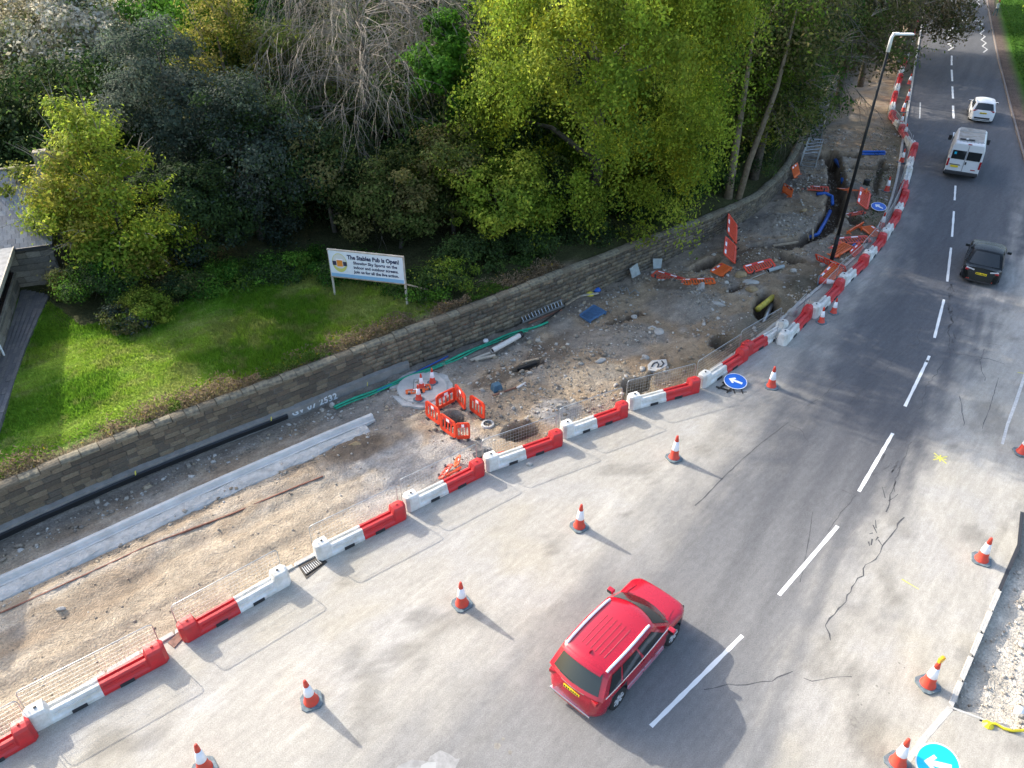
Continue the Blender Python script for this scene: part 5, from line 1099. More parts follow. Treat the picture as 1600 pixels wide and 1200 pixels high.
# paved path beside the pub
PV = [mat('paving', c, .95, var=.2, scale=5, bump=.3) for c in [(.16, .15, .15), (.19, .175, .165), (.14, .135, .135)]]
pv = empty('paved_path', label='grey block paved path between the pub and the lawn', cat='path')
pth = [at(-90, 690, ZG + .1), at(10, 640, ZG + .1)]
def pathz(p): return float(wallh(p.x)) + .1
A_ = [at(-62, 720, ZG), at(4, 572, ZG), at(38, 461, ZG)]; B_ = [at(-4, 700, ZG), at(43, 556, ZG), at(80, 470, ZG)]
PA = resample([tuple(p) for p in A_], .42); PB = np.c_[np.interp(np.linspace(0, 1, len(PA)), [0, .5, 1], [p.x for p in B_]), np.interp(np.linspace(0, 1, len(PA)), [0, .5, 1], [p.y for p in B_])]
pvm = []
for k in range(3): me = rough_block(300 + k, .06); me.materials.append(PV[k]); pvm.append(me)
for k in range(len(PA) - 1):
    for j in range(6):
        t = (j + .5) / 6; p = PA[k] * (1 - t) + PB[k] * t; q = PA[k + 1] * (1 - t) + PB[k + 1] * t; w_ = np.hypot(*(PB[k] - PA[k])) / 6; a = math.atan2(q[1] - p[1], q[0] - p[0])
        o = link('paving_block', random.choice(pvm), pv); o.location = ((p[0] + q[0]) / 2, (p[1] + q[1]) / 2, ZG + .30 - .1 + random.uniform(-.006, .006)); o.rotation_euler = (0, 0, a); o.scale = (.405, w_ * 1.0 - .012, .2)
# ================================================================ vehicles
def carpaint(name, col, rough=.28, coat=.8, metal=.0):
    m, t, b = newmat(name); b.inputs['Base Color'].default_value = (*col, 1); b.inputs['Roughness'].default_value = rough; b.inputs['Coat Weight'].default_value = coat; b.inputs['Coat Roughness'].default_value = .05; b.inputs['Metallic'].default_value = metal
    tc = t.nodes.new('ShaderNodeTexCoord'); n = t.nodes.new('ShaderNodeTexNoise'); n.inputs['Scale'].default_value = 2.2; n.inputs['Detail'].default_value = 5; t.links.new(tc.outputs['Object'], n.inputs['Vector'])
    mr = t.nodes.new('ShaderNodeMapRange'); mr.inputs[1].default_value = .3; mr.inputs[2].default_value = .8; mr.inputs[3].default_value = rough; mr.inputs[4].default_value = rough + .18; t.links.new(n.outputs[0], mr.inputs[0]); t.links.new(mr.outputs[0], b.inputs['Roughness'])
    return m
M['carred'] = carpaint('red_car_paint', (.43, .005, .022), .20, .8, .1); M['carblack'] = carpaint('black_car_paint', (.005, .007, .008), .20, .0); M['carblack'].node_tree.nodes['Principled BSDF'].inputs['Specular IOR Level'].default_value = .25; M['carwhite'] = carpaint('white_car_paint', (.70, .71, .72), .4, .4); M['vanroof'] = mat('dirty_van_roof', (.26, .24, .20), .85, col2=(.42, .40, .37), scale=2.6)
def gridmesh(f, nu, nv, name, m, parent, smooth=True, flip=False):
    V = []; 
    for j in range(nv + 1):
        for i in range(nu + 1): V.append(f(i / nu, j / nv))
    F = [(j * (nu + 1) + i, j * (nu + 1) + i + 1, (j + 1) * (nu + 1) + i + 1, (j + 1) * (nu + 1) + i) for j in range(nv) for i in range(nu)]
    b = MB(); b.add(V, F); return V, F
def make_car(name, label, paint, L, W, H, P, cat='car'):
    root = empty(name, label=label, cat=cat)
    gc = P.get('clear', .17) * H / 1.6; zb = P.get('belt', .60) * H; wr = P.get('wheel', .215) * H; xw = [-L / 2 + P.get('rear_over', .20) * L, L / 2 - P.get('front_over', .19) * L]
    hood = P.get('hood', .52) * H; xf0 = P['xf0'] * L / 2; xb0 = P['xb0'] * L / 2; xf1 = P['xf1'] * L / 2; xb1 = P['xb1'] * L / 2; deck = P.get('deck', None)
    xs = np.r_[np.linspace(-1, -.86, 6), np.linspace(-.8, .8, 22), np.linspace(.86, 1, 6)] * L / 2
    secs = []
    for x in xs:
        t = x / (L / 2); w = W / 2 * (1 - .03 * abs(t) ** 2 - P.get('taper', .13) * max(0, (abs(t) - .78) / .22) ** 2.2)
        if x > xf0: k = (x - xf0) / (L / 2 - xf0); zt = zb + (hood - zb) * k ** 1.3 - .10 * H * max(0, (k - .8) / .2) ** 2
        elif deck and x < xb0: k = (xb0 - x) / (L / 2 + xb0); zt = zb + (deck * H - zb) * k - .05 * H * max(0, (k - .8) / .2) ** 2
        else: k = max(0, (xb0 - x) / (L / 2 + xb0 + 1e-6)); zt = zb - .06 * H * min(1, k) ** 2
        zs = gc + .03 * H * max(0, (abs(t) - .8) / .2)
        # bumpers bulge below, tailgate leans in above
        lean = 0
        pr = [(0, zs), (w * .85, zs), (w * .96, zs + .03 * H), (w * .985, zs + .10 * H), (w, zs + .20 * H), (w * .995, zb * .80), (w * .975, zt - .05 * H if zt < zb * .95 else zb * .92), (w * .93, zt - .012 * H), (w * .80, zt + .006 * H), (w * .45, zt + .022 * H), (0, zt + .028 * H)]
        full = [(-y, z) for y, z in pr[::-1]][:-1] + pr
        secs.append((x, [(y, z) for y, z in full][:-1] if False else full))
    # end caps pulled in towards the top
    out = []
    for x, pr in secs:
        t = x / (L / 2); e = max(0, (abs(t) - .93) / .07); q = []
        for y, z in pr: q.append((x - np.sign(t) * e * (.035 * L * max(0, (z - .42 * H) / (.2 * H)) ** 1.0 + .012 * L * (abs(y) / (W / 2)) ** 3), y, z))
        out.append(q)
    m_ = len(out[0]); b = MB(); b.add([p for s_ in out for p in s_], [(m_ * k + j, m_ * k + (j + 1) % m_, m_ * (k + 1) + (j + 1) % m_, m_ * (k + 1) + j) for k in range(len(out) - 1) for j in range(m_)] + [tuple(range(m_ - 1, -1, -1)), tuple(m_ * (len(out) - 1) + j for j in range(m_))])
    body = b.build('body', paint, root, smooth=True)
    cut = MB()
    for x in xw:
        for s_ in (-1, 1): cut.lathe([(wr * 1.18, s_ * W * .30), (wr * 1.18, s_ * W * .6)], 28, (x, 0, wr * 1.02), 'Y')
    co = cut.build('cut', M['darkpl']); md = body.modifiers.new('b', 'BOOLEAN'); md.object = co; md.operation = 'DIFFERENCE'; md.solver = 'EXACT'
    bpy.context.view_layer.update(); dg = bpy.context.evaluated_depsgraph_get(); me = bpy.data.meshes.new_from_object(body.evaluated_get(dg)); body.modifiers.clear(); body.data = me; bpy.data.objects.remove(co)
    # faces of the arches dark
    if len(me.materials) < 2: me.materials.append(M['darkpl'])
    for p in me.polygons:
        c = p.center
        if abs(c.y) < W * .5 and any(abs(math.hypot(c.x - x, c.z - wr * 1.02) - wr * 1.18) < .03 for x in xw) or any(math.hypot(c.x - x, c.z - wr * 1.02) < wr * 1.1 for x in xw): p.material_index = 1; p.use_smooth = False
    try: me.set_sharp_from_angle(angle=R(40))
    except Exception: pass
    # sills
    for s_ in (-1, 1):
        b = MB(); b.bar((xw[0] + wr * 1.25, s_ * W * .497, gc + .03 * H), (xw[1] - wr * 1.25, s_ * W * .497, gc + .03 * H), .05, .10); b.build('sill', M['darkpl'] if not P.get('sidestrip') else M['chrome'], root)
    # cabin surfaces
    wb = W / 2 * .95; wt = W / 2 * P.get('wt', .76); zt = H - .045 * H; cr = .045 * H; bf = P.get('bf', .10) * W; bb = P.get('bb', .07) * W; lerp_ = lambda a, c, t: a + (c - a) * t
    z0_ = zb - .02
    def front(u, v): y = (2 * u - 1); return (lerp_(xf0, xf1, v) + bf * (1 - y * y) * (1 - .3 * v), y * lerp_(wb, wt, v), lerp_(z0_, zt, v) + v * cr * (1 - y * y))
    def back(u, v): y = (2 * u - 1); return (lerp_(xb0, xb1, v) - bb * (1 - y * y) * (1 - .4 * v), y * lerp_(wb, wt, v), lerp_(z0_, zt, v) + v * cr * (1 - y * y))
    def side(s_): return lambda u, v: (lerp_(lerp_(xb0, xb1, v), lerp_(xf0, xf1, v), u), s_ * (lerp_(wb, wt, v) + .02 * W * 4 * u * (1 - u)), lerp_(z0_, zt, v) + v * .012 * 4 * u * (1 - u))
    def roof(u, v):
        y = 2 * v - 1; w_ = wt + .02 * W * 4 * u * (1 - u); x0 = xb1 - bb * (1 - y * y) * .6; x1 = xf1 + bf * (1 - y * y) * .7
        return (lerp_(x0, x1, u), y * w_, zt + cr * (1 - y * y) + .012 * 4 * u * (1 - u) * (1 + .8 * (1 - y * y)))
    b = MB()
    for f, nu, nv in ((front, 10, 5), (back, 10, 5), (side(1), 10, 4), (side(-1), 10, 4), (roof, 12, 10)):
        V, F = gridmesh(f, nu, nv, '', None, None); b.add(V, F)
    cab = b.build('cabin', paint, root); bm = bmesh.new(); bm.from_mesh(cab.data); bmesh.ops.remove_doubles(bm, verts=bm.verts, dist=.002); bmesh.ops.recalc_face_normals(bm, faces=bm.faces); bm.to_mesh(cab.data); bm.free()
    for p in cab.data.polygons: p.use_smooth = True
    try: cab.data.set_sharp_from_angle(angle=R(75))
    except Exception: pass
    cen = Vector(((xb0 + xf0) / 2, 0, zb))
    def glassp(f, u0, u1, v0, v1, nm, m=None, off=.008, cv=0, nu=8, nv=4):
        def g_(i, j):
            v = lerp_(v0, v1, j); u = lerp_(lerp_(u0, u0 + cv, j), lerp_(u1, u1 - cv, j), i); e = 1e-3; p = Vector(f(u, v)); du = Vector(f(u + e, v)) - p; dv = Vector(f(u, v + e)) - p; n = du.cross(dv).normalized()
            if n.dot(p - cen) < 0: n = -n
            return p + n * off
        V, F = gridmesh(g_, nu, nv, '', None, None); b = MB(); b.add(V, F); return b.build(nm, m or M['glass'], root, smooth=True)
    glassp(front, .05, .95, .06, .93, 'windscreen', cv=.01); glassp(back, .08, .92, P.get('rw0', .12), .90, 'rear_window', cv=.02)
    for s_ in (-1, 1):
        sp = P.get('side_splits', [(.06, .30), (.33, .60), (.63, .93)])
        for k, (u0, u1) in enumerate(sp): glassp(side(s_), u0, u1, .10, .88, 'side_window', nu=5)
        if P.get('chrome'):
            b = MB(); pts = [Vector(side(s_)(u, .06)) + Vector((0, s_ * .012, 0)) for u in np.linspace(.03, .97, 14)]; b.tube([p for p in pts], .014, 6); b.build('window_trim', M['chrome'], root)
    # wheels
    for x in xw:
        for s_ in (-1, 1):
            w_ = empty('wheel', (x, s_ * (W / 2 - .088), wr)); w_.parent = root
            b = MB(); b.lathe([(wr * .66, -.095), (wr * .93, -.10), (wr, -.06), (wr, .06), (wr * .93, .10), (wr * .66, .095)], 28, axis='Y'); b.build('tyre', M['tyre'], w_, smooth=True)
            b = MB(); b.lathe([(wr * .67, s_ * .07), (wr * .64, s_ * .085), (wr * .60, s_ * .05), (.02, s_ * .05)], 24, axis='Y'); b.build('rim_dish', M['darkpl'], w_)
            b = MB()
            b.lathe([(wr * .68, s_ * .088), (wr * .60, s_ * .096), (wr * .58, s_ * .07)], 24, axis='Y', caps=False); b.lathe([(wr * .16, s_ * .06), (wr * .16, s_ * .092), (.01, s_ * .096)], 14, axis='Y')
            for k in range(7): a = k * 2 * math.pi / 7; b.bar((math.cos(a) * wr * .1, s_ * .08, math.sin(a) * wr * .1), (math.cos(a) * wr * .62, s_ * .084, math.sin(a) * wr * .62), .085, .03, up=(0, 1, 0))
            b.build('rim', M['alu'], w_)
    # lights, plate, mirrors, bumper details
    from mathutils.bvhtree import BVHTree
    bv = BVHTree.FromPolygons([v.co[:] for v in me.vertices], [tuple(p.vertices) for p in me.polygons])
    def rx(y, z, s_=-1):
        h = bv.ray_cast(Vector((s_ * L, y, z)), Vector((-s_, 0, 0)))[0]
        return h.x if h else s_ * L / 2
    zr = P.get('tail_z', .50) * H; xr = -L / 2 + .022 * L
    for s_ in (-1, 1):
        b = MB(); b.box((rx(s_ * W * .33, zr) + .050, s_ * W * .345, zr), (.11, W * .17, .075 * H), rz=s_ * .22); b.build('tail_light', M['taillight'], root, bevel=.02)
        b = MB(); b.box((rx(s_ * W * .32, hood * .80, 1) - .12, s_ * W * .33, hood * .80), (.12, W * .17, .06 * H), rz=-s_ * .40); b.build('headlight', M['glass'], root, bevel=.02)
        mr_ = MB(); xm = xf0 - .10 * L / 2; mr_.box((xm, s_ * (W / 2 + .10), zb + .06 * H), (.15, .20, .13)); mo = mr_.build('mirror', P.get('mirror', paint), root, bevel=.035)
        b = MB(); b.box((xm - .07, s_ * (W / 2 + .11), zb + .06 * H), (.02, .15, .09)); b.build('mirror_glass', M['glass'], mo)
        b = MB()
        for u in (.33, .62): b.box((lerp_(xb0, xf0, u - .06), s_ * W * .4985, zb * .88), (.16, .02, .025))
        b2 = None
        for u in (.33, .62): b2 = MB(); b2.box((lerp_(xb0, xf0, u - .06), s_ * (W * .4965), zb * .87), (.17, .03, .028)); b2.build('door_handle', paint, root)
        for u in (.31, .60): b2 = MB(); b2.bar((lerp_(xb0, xf0, u), s_ * W * .4975, gc + .1 * H), (lerp_(xb0, xf0, u), s_ * W * .489, zb * .93), .008, .008); b2.build('door_gap', M['darkpl'], root)
    pz = P.get('plate_z', .42) * H; xr = rx(0, pz); b = MB(); b.box((xr - .008, 0, pz), (.025, .50 * W / 1.75, .105)); pl_ = b.build('number_plate', M['plate'], root)
    b = MB()
    for k in range(7): b.box((xr - .022, (-.19 + k * .063 + (.02 if k > 3 else 0)) * W / 1.75, P.get('plate_z', .42) * H), (.004, .036, .06))
    for k in range(0): pass
    tag(b.build('plate_lettering', M['black'], pl_), kind='stuff')
    b = MB(); xq = rx(0, gc + .07 * H); b.bar((xq + .012, -W * .36, gc + .07 * H), (xq + .012, W * .36, gc + .07 * H), .05, .04 * H); b.build('rear_bumper_trim', P.get('bumper', M['darkpl']), root, bevel=.01)
    b = MB(); b.box((L / 2 - .03 * L, 0, hood * .62), (.05, W * .5, .11 * H)); b.build('grille', M['darkpl'], root)
    return root, (front, back, side, roof), glassp
# ---- red car in the foreground
RL, RW_, RH = 4.28, 1.78, 1.58
red, (f_, bk_, sd_, rf_), gp_ = make_car('red_car', 'shiny red estate car with roof rails turning across the foreground', M['carred'], RL, RW_, RH,
    dict(xf0=.53, xb0=-.90, xf1=.17, xb1=-.72, belt=.60, hood=.555, wheel=.215, rear_over=.21, front_over=.195, wt=.80, chrome=True, sidestrip=True, taper=.34, side_splits=[(.07, .24), (.27, .55), (.58, .90)], bumper=M['chrome'], tail_z=.53, plate_z=.47, bb=.09, bf=.15, rw0=.14, clear=.19))
for s_ in (-1, 1):
    b = MB(); pts = [Vector(rf_(u, .5 + s_ * .435)) + Vector((0, 0, .035)) for u in np.linspace(.02, .95, 14)]; pts[0].z -= .03; pts[-1].z -= .03; b.tube(pts, .036, 8); b.build('roof_rail', M['sleeve'], red, smooth=True)
for k in range(6):
    v = .5 + (k - 2.5) * .095; b = MB(); pts = [Vector(rf_(u, v)) + Vector((0, 0, .003)) for u in np.linspace(.16, .68, 14)]; b.tube(pts, .008, 5); b.build('roof_rib', M['carred'], red)
b = MB(); p = Vector(rf_(.10, .5)); b.add([p + Vector((.0, -.02, 0)), p + Vector((.14, -.01, .0)), p + Vector((.14, .01, 0)), p + Vector((0, .02, 0)), p + Vector((0, 0, .07)), p + Vector((.05, 0, .06))], [(0, 1, 2, 3), (0, 4, 1), (1, 4, 5), (2, 5, 4), (3, 4, 0), (2, 4, 3), (1, 5, 2)]); b.build('aerial_fin', M['carred'], red)
b = MB(); V = [Vector(bk_(u, .985)) for u in np.linspace(.10, .90, 11)]; W2 = [p + Vector((-.14, 0, -.02)) for p in V]; vs = V + W2 + [p + Vector((0, 0, -.03)) for p in W2]; n = 11
b.add([v + Vector((0, 0, .012)) for v in vs], [(i, i + 1, n + i + 1, n + i) for i in range(n - 1)] + [(n + i, n + i + 1, 2 * n + i + 1, 2 * n + i) for i in range(n - 1)]); b.build('spoiler', M['carred'], red, smooth=True)
b = MB(); b.tube([(-RL / 2 + .11, -.36, .565 * RH), (-RL / 2 + .07, 0, .565 * RH), (-RL / 2 + .11, .36, .565 * RH)], .022, 6); b.build('tailgate_trim', M['chrome'], red)
b = MB(); b.tube([Vector(bk_(u, .16)) + Vector((-.02, 0, 0)) for u in (.5, .62, .78)], .010, 5); b.build('rear_wiper', M['darkpl'], red)
b = MB(); b.tube([Vector(f_(u, .03)) + Vector((.02, 0, .015)) for u in (.15, .35, .5)], .012, 5); b.build('front_wiper', M['darkpl'], red); b = MB(); b.tube([Vector(f_(u, .03)) + Vector((.02, 0, .015)) for u in (.55, .72, .88)], .012, 5); b.build('front_wiper', M['darkpl'], red)
A, B = G(965, 1104), G(1049, 1006); hd = B - A; an = math.atan2(hd.y, hd.x); lf = Vector((-hd.y, hd.x, 0)).normalized(); red.location = (A + B) / 2 + lf * (RW_ / 2) ; red.rotation_euler = (0, 0, an); red.location += Vector((math.cos(an), math.sin(an), 0)) * -.03; red.location.z = .004
for s_ in (-1, 1):
    b = MB(); b.tube([(RL / 2 * .94, s_ * .52, .545 * RH), (RL / 2 * .75, s_ * .62, .595 * RH), (RL / 2 * .50, s_ * .70, .628 * RH)], .007, 5); b.build('bonnet_crease', M['carred'], red)
# ---- black saloon
blk_, fb, gb = make_car('black_car', 'black saloon car driving away on the far carriageway', M['carblack'], 4.4, 1.74, 1.30, dict(xf0=.38, xb0=-.72, xf1=.06, xb1=-.30, belt=.62, hood=.55, deck=.66, wheel=.235, taper=.34, wt=.74, side_splits=[(.12, .50), (.53, .92)], tail_z=.56, plate_z=.47, bumper=M['darkpl']))
A = G(1526, 446); B = G(1540, 395); hd = (B - A).normalized(); blk_.location = A + hd * 2.15 + Vector((0, 0, .004)); blk_.rotation_euler = (0, 0, math.atan2(hd.y, hd.x))
for s_ in (-1, 1): b = MB(); b.box((-2.155, s_ * .52, .30), (.05, .12, .045)); b.build('reflector', M['conered'], blk_)
for s_ in (-1, 1): b = MB(); b.bar((-2.13, s_ * .35, .59 * 1.30), (-2.03, s_ * .72, .62 * 1.30), .03, .06); b.build('light_bar', M['alu'], blk_, bevel=.01)
# ---- white hatchback
wh, fw, gw = make_car('white_hatchback', 'white hatchback farthest up the road ahead of the van', M['carwhite'], 4.1, 1.74, 1.47, dict(xf0=.42, xb0=-.88, xf1=.12, xb1=-.66, belt=.63, hood=.56, wheel=.22, taper=.2, wt=.76, side_splits=[(.08, .30), (.33, .60), (.63, .93)], tail_z=.62, plate_z=.52, mirror=M['carwhite']))
A = G(1531, 193); B = G(1528, 150); hd = (B - A).normalized(); wh.location = A + hd * 2.05 + Vector((0, 0, .004)); wh.rotation_euler = (0, 0, math.atan2(hd.y, hd.x))
b = MB(); b.box((-2.03, 0, .40), (.03, 1.1, .12)); b.build('bumper_inset', M['darkpl'], wh)
# ---- white van
van = empty('white_van', label='white high roofed van straddling the centre line, dirty roof and dark rear windows', cat='van')
VL, VW, VH = 5.3, 2.0, 2.36
def vpr(w, zt, zs=.34): return [(-w, zs + .1), (-w * .95, zs), (w * .95, zs), (w, zs + .1), (w * 1.0, 1.15), (w * .95, zt - .35), (w * .88, zt - .07), (w * .80, zt), (-w * .80, zt), (-w * .88, zt - .07), (-w * .95, zt - .35), (-w * 1.0, 1.15)]
b = loftx([(-VL / 2, vpr(VW / 2 * .97, VH - .06)), (-VL / 2 + .08, vpr(VW / 2, VH)), (VL / 2 - 1.75, vpr(VW / 2, VH)), (VL / 2 - 1.45, vpr(VW / 2 * .98, VH - .10)), (VL / 2 - .85, vpr(VW / 2 * .96, 1.45)), (VL / 2 - .55, vpr(VW / 2 * .95, 1.28)), (VL / 2 - .1, vpr(VW / 2 * .88, 1.02)), (VL / 2, vpr(VW / 2 * .8, .85))])
vb = b.build('body', M['carwhite'], van, bevel=.02)
b = MB(); b.box((-.55, 0, VH + .012), (VL - 2.2, VW * .76, .03)); rfv = b.build('roof_panel', M['vanroof'], van)
for k in range(7): b = MB(); b.bar((-VL / 2 + .25, -.62 + k * .206, VH + .032), (VL / 2 - 1.95, -.62 + k * .206, VH + .032), .03, .02); b.build('roof_rib', M['vanroof'], rfv)
for k in range(2): b = MB(); b.bar((-VL / 2 + .45 + k * 2.3, -VW * .4, VH + .04), (-VL / 2 + .45 + k * 2.3, VW * .4, VH + .04), .03, .03); b.build('roof_bar', M['galv'], van)
b = MB(); b.bar((-VL / 2 + .62, -.2, VH + .09), (-VL / 2 + .62, .66, VH + .09), .16, .05); b.build('roof_load', M['darkpl'], van)
b = MB(); b.bar((-VL / 2 + .5, .28, VH + .125), (-VL / 2 + .66, .20, VH + .125), .12, .03); b.build('white_rag', M['white'], van)
for s_ in (-1, 1):
    b = MB(); b.box((-VL / 2 - .012, s_ * .445, 1.60), (.03, .80, .56)); w_ = b.build('rear_window', M['glass'], van, bevel=.02)
    b = MB(); b.box((-VL / 2 - .01, s_ * .93, 1.08), (.06, .12, .50)); b.build('tail_light', M['taillight'], van, bevel=.02)
    b = MB(); b.box((VL / 2 - 1.35, s_ * .985, 1.55), (.75, .04, .42)); b.build('side_window', M['glass'], van)
    b = MB(); b.box((VL / 2 - 1.0, s_ * 1.17, 1.45), (.14, .22, .34)); b.build('mirror', M['darkpl'], van, bevel=.03)
    b = MB(); b.bar((-VL / 2 + .2, s_ * 1.005, .62), (VL / 2 - .9, s_ * 1.0, .62), .04, .16); b.build('side_rubbing_strip', M['darkpl'], van)
    for x in (-VL / 2 + 1.0, VL / 2 - .95):
        w_ = empty('wheel', (x, s_ * .88, .33)); w_.parent = van; b = MB(); b.lathe([(.2, -.11), (.31, -.115), (.335, -.06), (.335, .06), (.31, .115), (.2, .11)], 24, axis='Y'); b.build('tyre', M['tyre'], w_, smooth=True); b = MB(); b.lathe([(.21, s_ * .10), (.19, s_ * .07), (.02, s_ * .08)], 18, axis='Y'); b.build('rim', M['alu'], w_)
b = MB(); b.box((-VL / 2 - .012, 0, 1.35), (.016, .02, 1.75)); b.build('door_gap', M['darkpl'], van)
b = MB(); b.box((-VL / 2 - .04, 0, .46), (.20, VW * .98, .20)); b.build('rear_bumper', M['darkpl'], van, bevel=.03)
b = MB(); b.box((-VL / 2 - .035, .50, .85), (.03, .46, .12)); b.build('number_plate', M['plate'], van)
b = MB(); b.box((-VL / 2 - .035, .50, .965), (.04, .62, .04)); b.build('plate_lamp_bar', M['darkpl'], van)
b = MB(); b.box((-VL / 2 - .03, -.09, 1.12), (.05, .09, .17)); b.build('door_handle', M['darkpl'], van, bevel=.01)
b = MB(); b.box((-VL / 2 - .02, -.62, .74), (.01, .26, .05)); b.build('red_badge', M['taillight'], van)
b = MB(); b.box((-VL / 2 - .032, .66, 1.70), (.005, .13, .15)); b.build('window_sticker', M['signcyan'], van)
b = MB(); b.box((-VL / 2 + .03, 0, VH - .04), (.10, .22, .05)); b.build('brake_light', M['taillight'], van)
def wscreen(u, v): y = 2 * u - 1; return (VL / 2 - .88 - v * .52 + .0, y * (.86 - .06 * v), 1.46 + v * .72 + 0)
A = G(1497, 281); B = G(1505, 240); hd = (B - A).normalized(); van.location = A + hd * (VL / 2) + Vector((0, 0, .004)); van.rotation_euler = (0, 0, math.atan2(hd.y, hd.x))
# ================================================================ trees and shrubs
def leaves(name, C, N, size, cols, parent, aspect=.55, mt='leaf', droop=0):
    """C (n,3) centres, N (n,3) facing, size (n,), cols (n,3): one four-sided leaf or leaf spray each"""
    n = len(C); r1 = rng.normal(size=(n, 3)); N = N / (np.linalg.norm(N, axis=1, keepdims=True) + 1e-9)
    T = np.cross(N, r1); T /= np.linalg.norm(T, axis=1, keepdims=True) + 1e-9
    if droop: T[:, 2] -= droop; T /= np.linalg.norm(T, axis=1, keepdims=True)
    B = np.cross(N, T); B /= np.linalg.norm(B, axis=1, keepdims=True) + 1e-9
    s = size[:, None]; V = np.stack([C - T * s, C + B * s * aspect, C + T * s, C - B * s * aspect], 1); V[:, 1] += N * s * .25; V[:, 3] += N * s * .25
    F = np.arange(n * 4).reshape(n, 4); return mesh_np(name, V.reshape(-1, 3), F, M[mt], parent, col=np.repeat(np.clip(cols, 0, 1), 4, 0))
def limbs(parent, base, top, r0, n, spread, m, seed, name='limb', zfrac=(.3, .9)):
    r_ = random.Random(seed); b = MB(); base = Vector(base); top = Vector(top)
    P = [base.lerp(top, t) + Vector((r_.uniform(-.25, .25), r_.uniform(-.25, .25), 0)) * (t > 0) for t in (0, .25, .5, .75, 1)]
    P[0] = base - Vector((0, 0, .3)); b.tube(P, [r0 * 1.15, r0 * .85, r0 * .65, r0 * .42, r0 * .15], 9); b.build('trunk', m, parent, smooth=True)
    for k in range(n):
        t = r_.uniform(*zfrac); p = base.lerp(top, t); a = r_.uniform(0, 6.28); q = p + Vector((math.cos(a), math.sin(a), r_.uniform(.2, .7))) * spread * r_.uniform(.6, 1) ; mid = p.lerp(q, .5) + Vector((0, 0, spread * .12))
        b = MB(); rr = r0 * (1 - t) * .55 + .03; b.tube([p, mid, q], [rr, rr * .6, rr * .15], 6); b.build('limb', m, parent, smooth=True)
def clumps(rx, ry, rz, n, seed, low=-.5):
    r_ = np.random.default_rng(seed); d = r_.normal(size=(n * 3, 3)); d /= np.linalg.norm(d, axis=1, keepdims=True); d = d[d[:, 2] > low][:n]; k = r_.uniform(.5, 1.12, (len(d), 1)); return d * k * np.array([rx, ry, rz]), d
def leafy(label, x, y, z, h, rx, ry, cols, n=16000, ls=.13, nc=70, seed=1, cat='tree', bark='bark', cr=None, low=-.55, trunk=True, crz=None, name='broadleaf_tree', group=None, cover=1.0, flat=.6, spec=None, twigs=0):
    root = empty(name, (x, y, z), 0, label, cat, group); r_ = np.random.default_rng(seed)
    rz = crz or h * .42; cz = h - rz
    P, D = clumps(rx, ry, rz, nc, seed, low); P[:, 2] += cz; P = P[P[:, 2] > .15]; D = D[:len(P)]; nc = len(P)
    cr = cr or .30 * (rx + ry) / 2; crs = cr * r_.uniform(.35, 1.45, nc); w = crs ** 2; w /= w.sum()
    ci = r_.choice(nc, n, p=w); d = r_.normal(size=(n, 3)); d /= np.linalg.norm(d, axis=1, keepdims=True); rad = r_.uniform(.35, 1.0, n) ** .6 * (1 + r_.normal(0, .12, n))
    # knobbly clump surface
    kb_ = 1 + .35 * (fbm(d[:, 0] * 3 + ci * 7.1, d[:, 1] * 3 + d[:, 2] * 2.3, 1, 3, seed) - .5) * 2
    sp = r_.integers(0, 9, n); spr = r_.uniform(0, 1, n) < .30; sd = r_.normal(size=(nc, 9, 3)); sd /= np.linalg.norm(sd, axis=2, keepdims=True); sd[..., 2] = np.abs(sd[..., 2]) * .8; d = np.where(spr[:, None], sd[ci, sp] + d * .22, d); rad = np.where(spr, r_.uniform(.5, 1.75, n), rad)
    C = P[ci] + d * (crs[ci] * rad * kb_)[:, None] * np.array([1, 1, flat + .2]); ctr = np.array([0, 0, cz]); out = (C - ctr) / np.array([rx, ry, rz])
    N = d * .8 + out * .6 + r_.normal(0, .55, (n, 3)) + np.array([0, 0, .35])
    cols = [np.array(c) for c in cols]; base = r_.integers(0, len(cols), nc); cc = np.array([cols[i] for i in base[ci]]); alt = np.array([cols[i] for i in r_.integers(0, len(cols), n)])
    f = r_.uniform(0, 1, (n, 1)) < .3; cc = np.where(f, alt, cc) * r_.uniform(.7, 1.25, (n, 1)) * (.85 + .3 * r_.uniform(0, 1, (nc, 1)))[ci]
    k = C[:, 2] > .05
    if spec is not None: 
        q = r_.uniform(0, 1, n) < spec[0]; cc[q] = np.array(spec[1]) * r_.uniform(.7, 1.1, (q.sum(), 1))
    leaves('crown', C[k], N[k], (ls * r_.uniform(.6, 1.4, n))[k], cc[k], root)
    if trunk: limbs(root, (0, 0, 0), (0, 0, h * .82), max(.09, h * .022), 7, rx * .75, M[bark], seed, zfrac=(.25, .8))
    if twigs:
        b = MB(); rr = random.Random(seed)
        for k in range(twigs):
            i_ = rr.randrange(nc); p = Vector(P[i_]); q = p + Vector(D[i_]) * rr.uniform(.5, 1.3) + Vector((rr.uniform(-.4, .4), rr.uniform(-.4, .4), rr.uniform(-.1, .5))); b.tube([p, p.lerp(q, .5) + Vector((0, 0, .08)), q], [.025, .016, .006], 3, caps=False)
        tag(b.build('twigs', M['palebark'], root), kind='stuff')
    return root
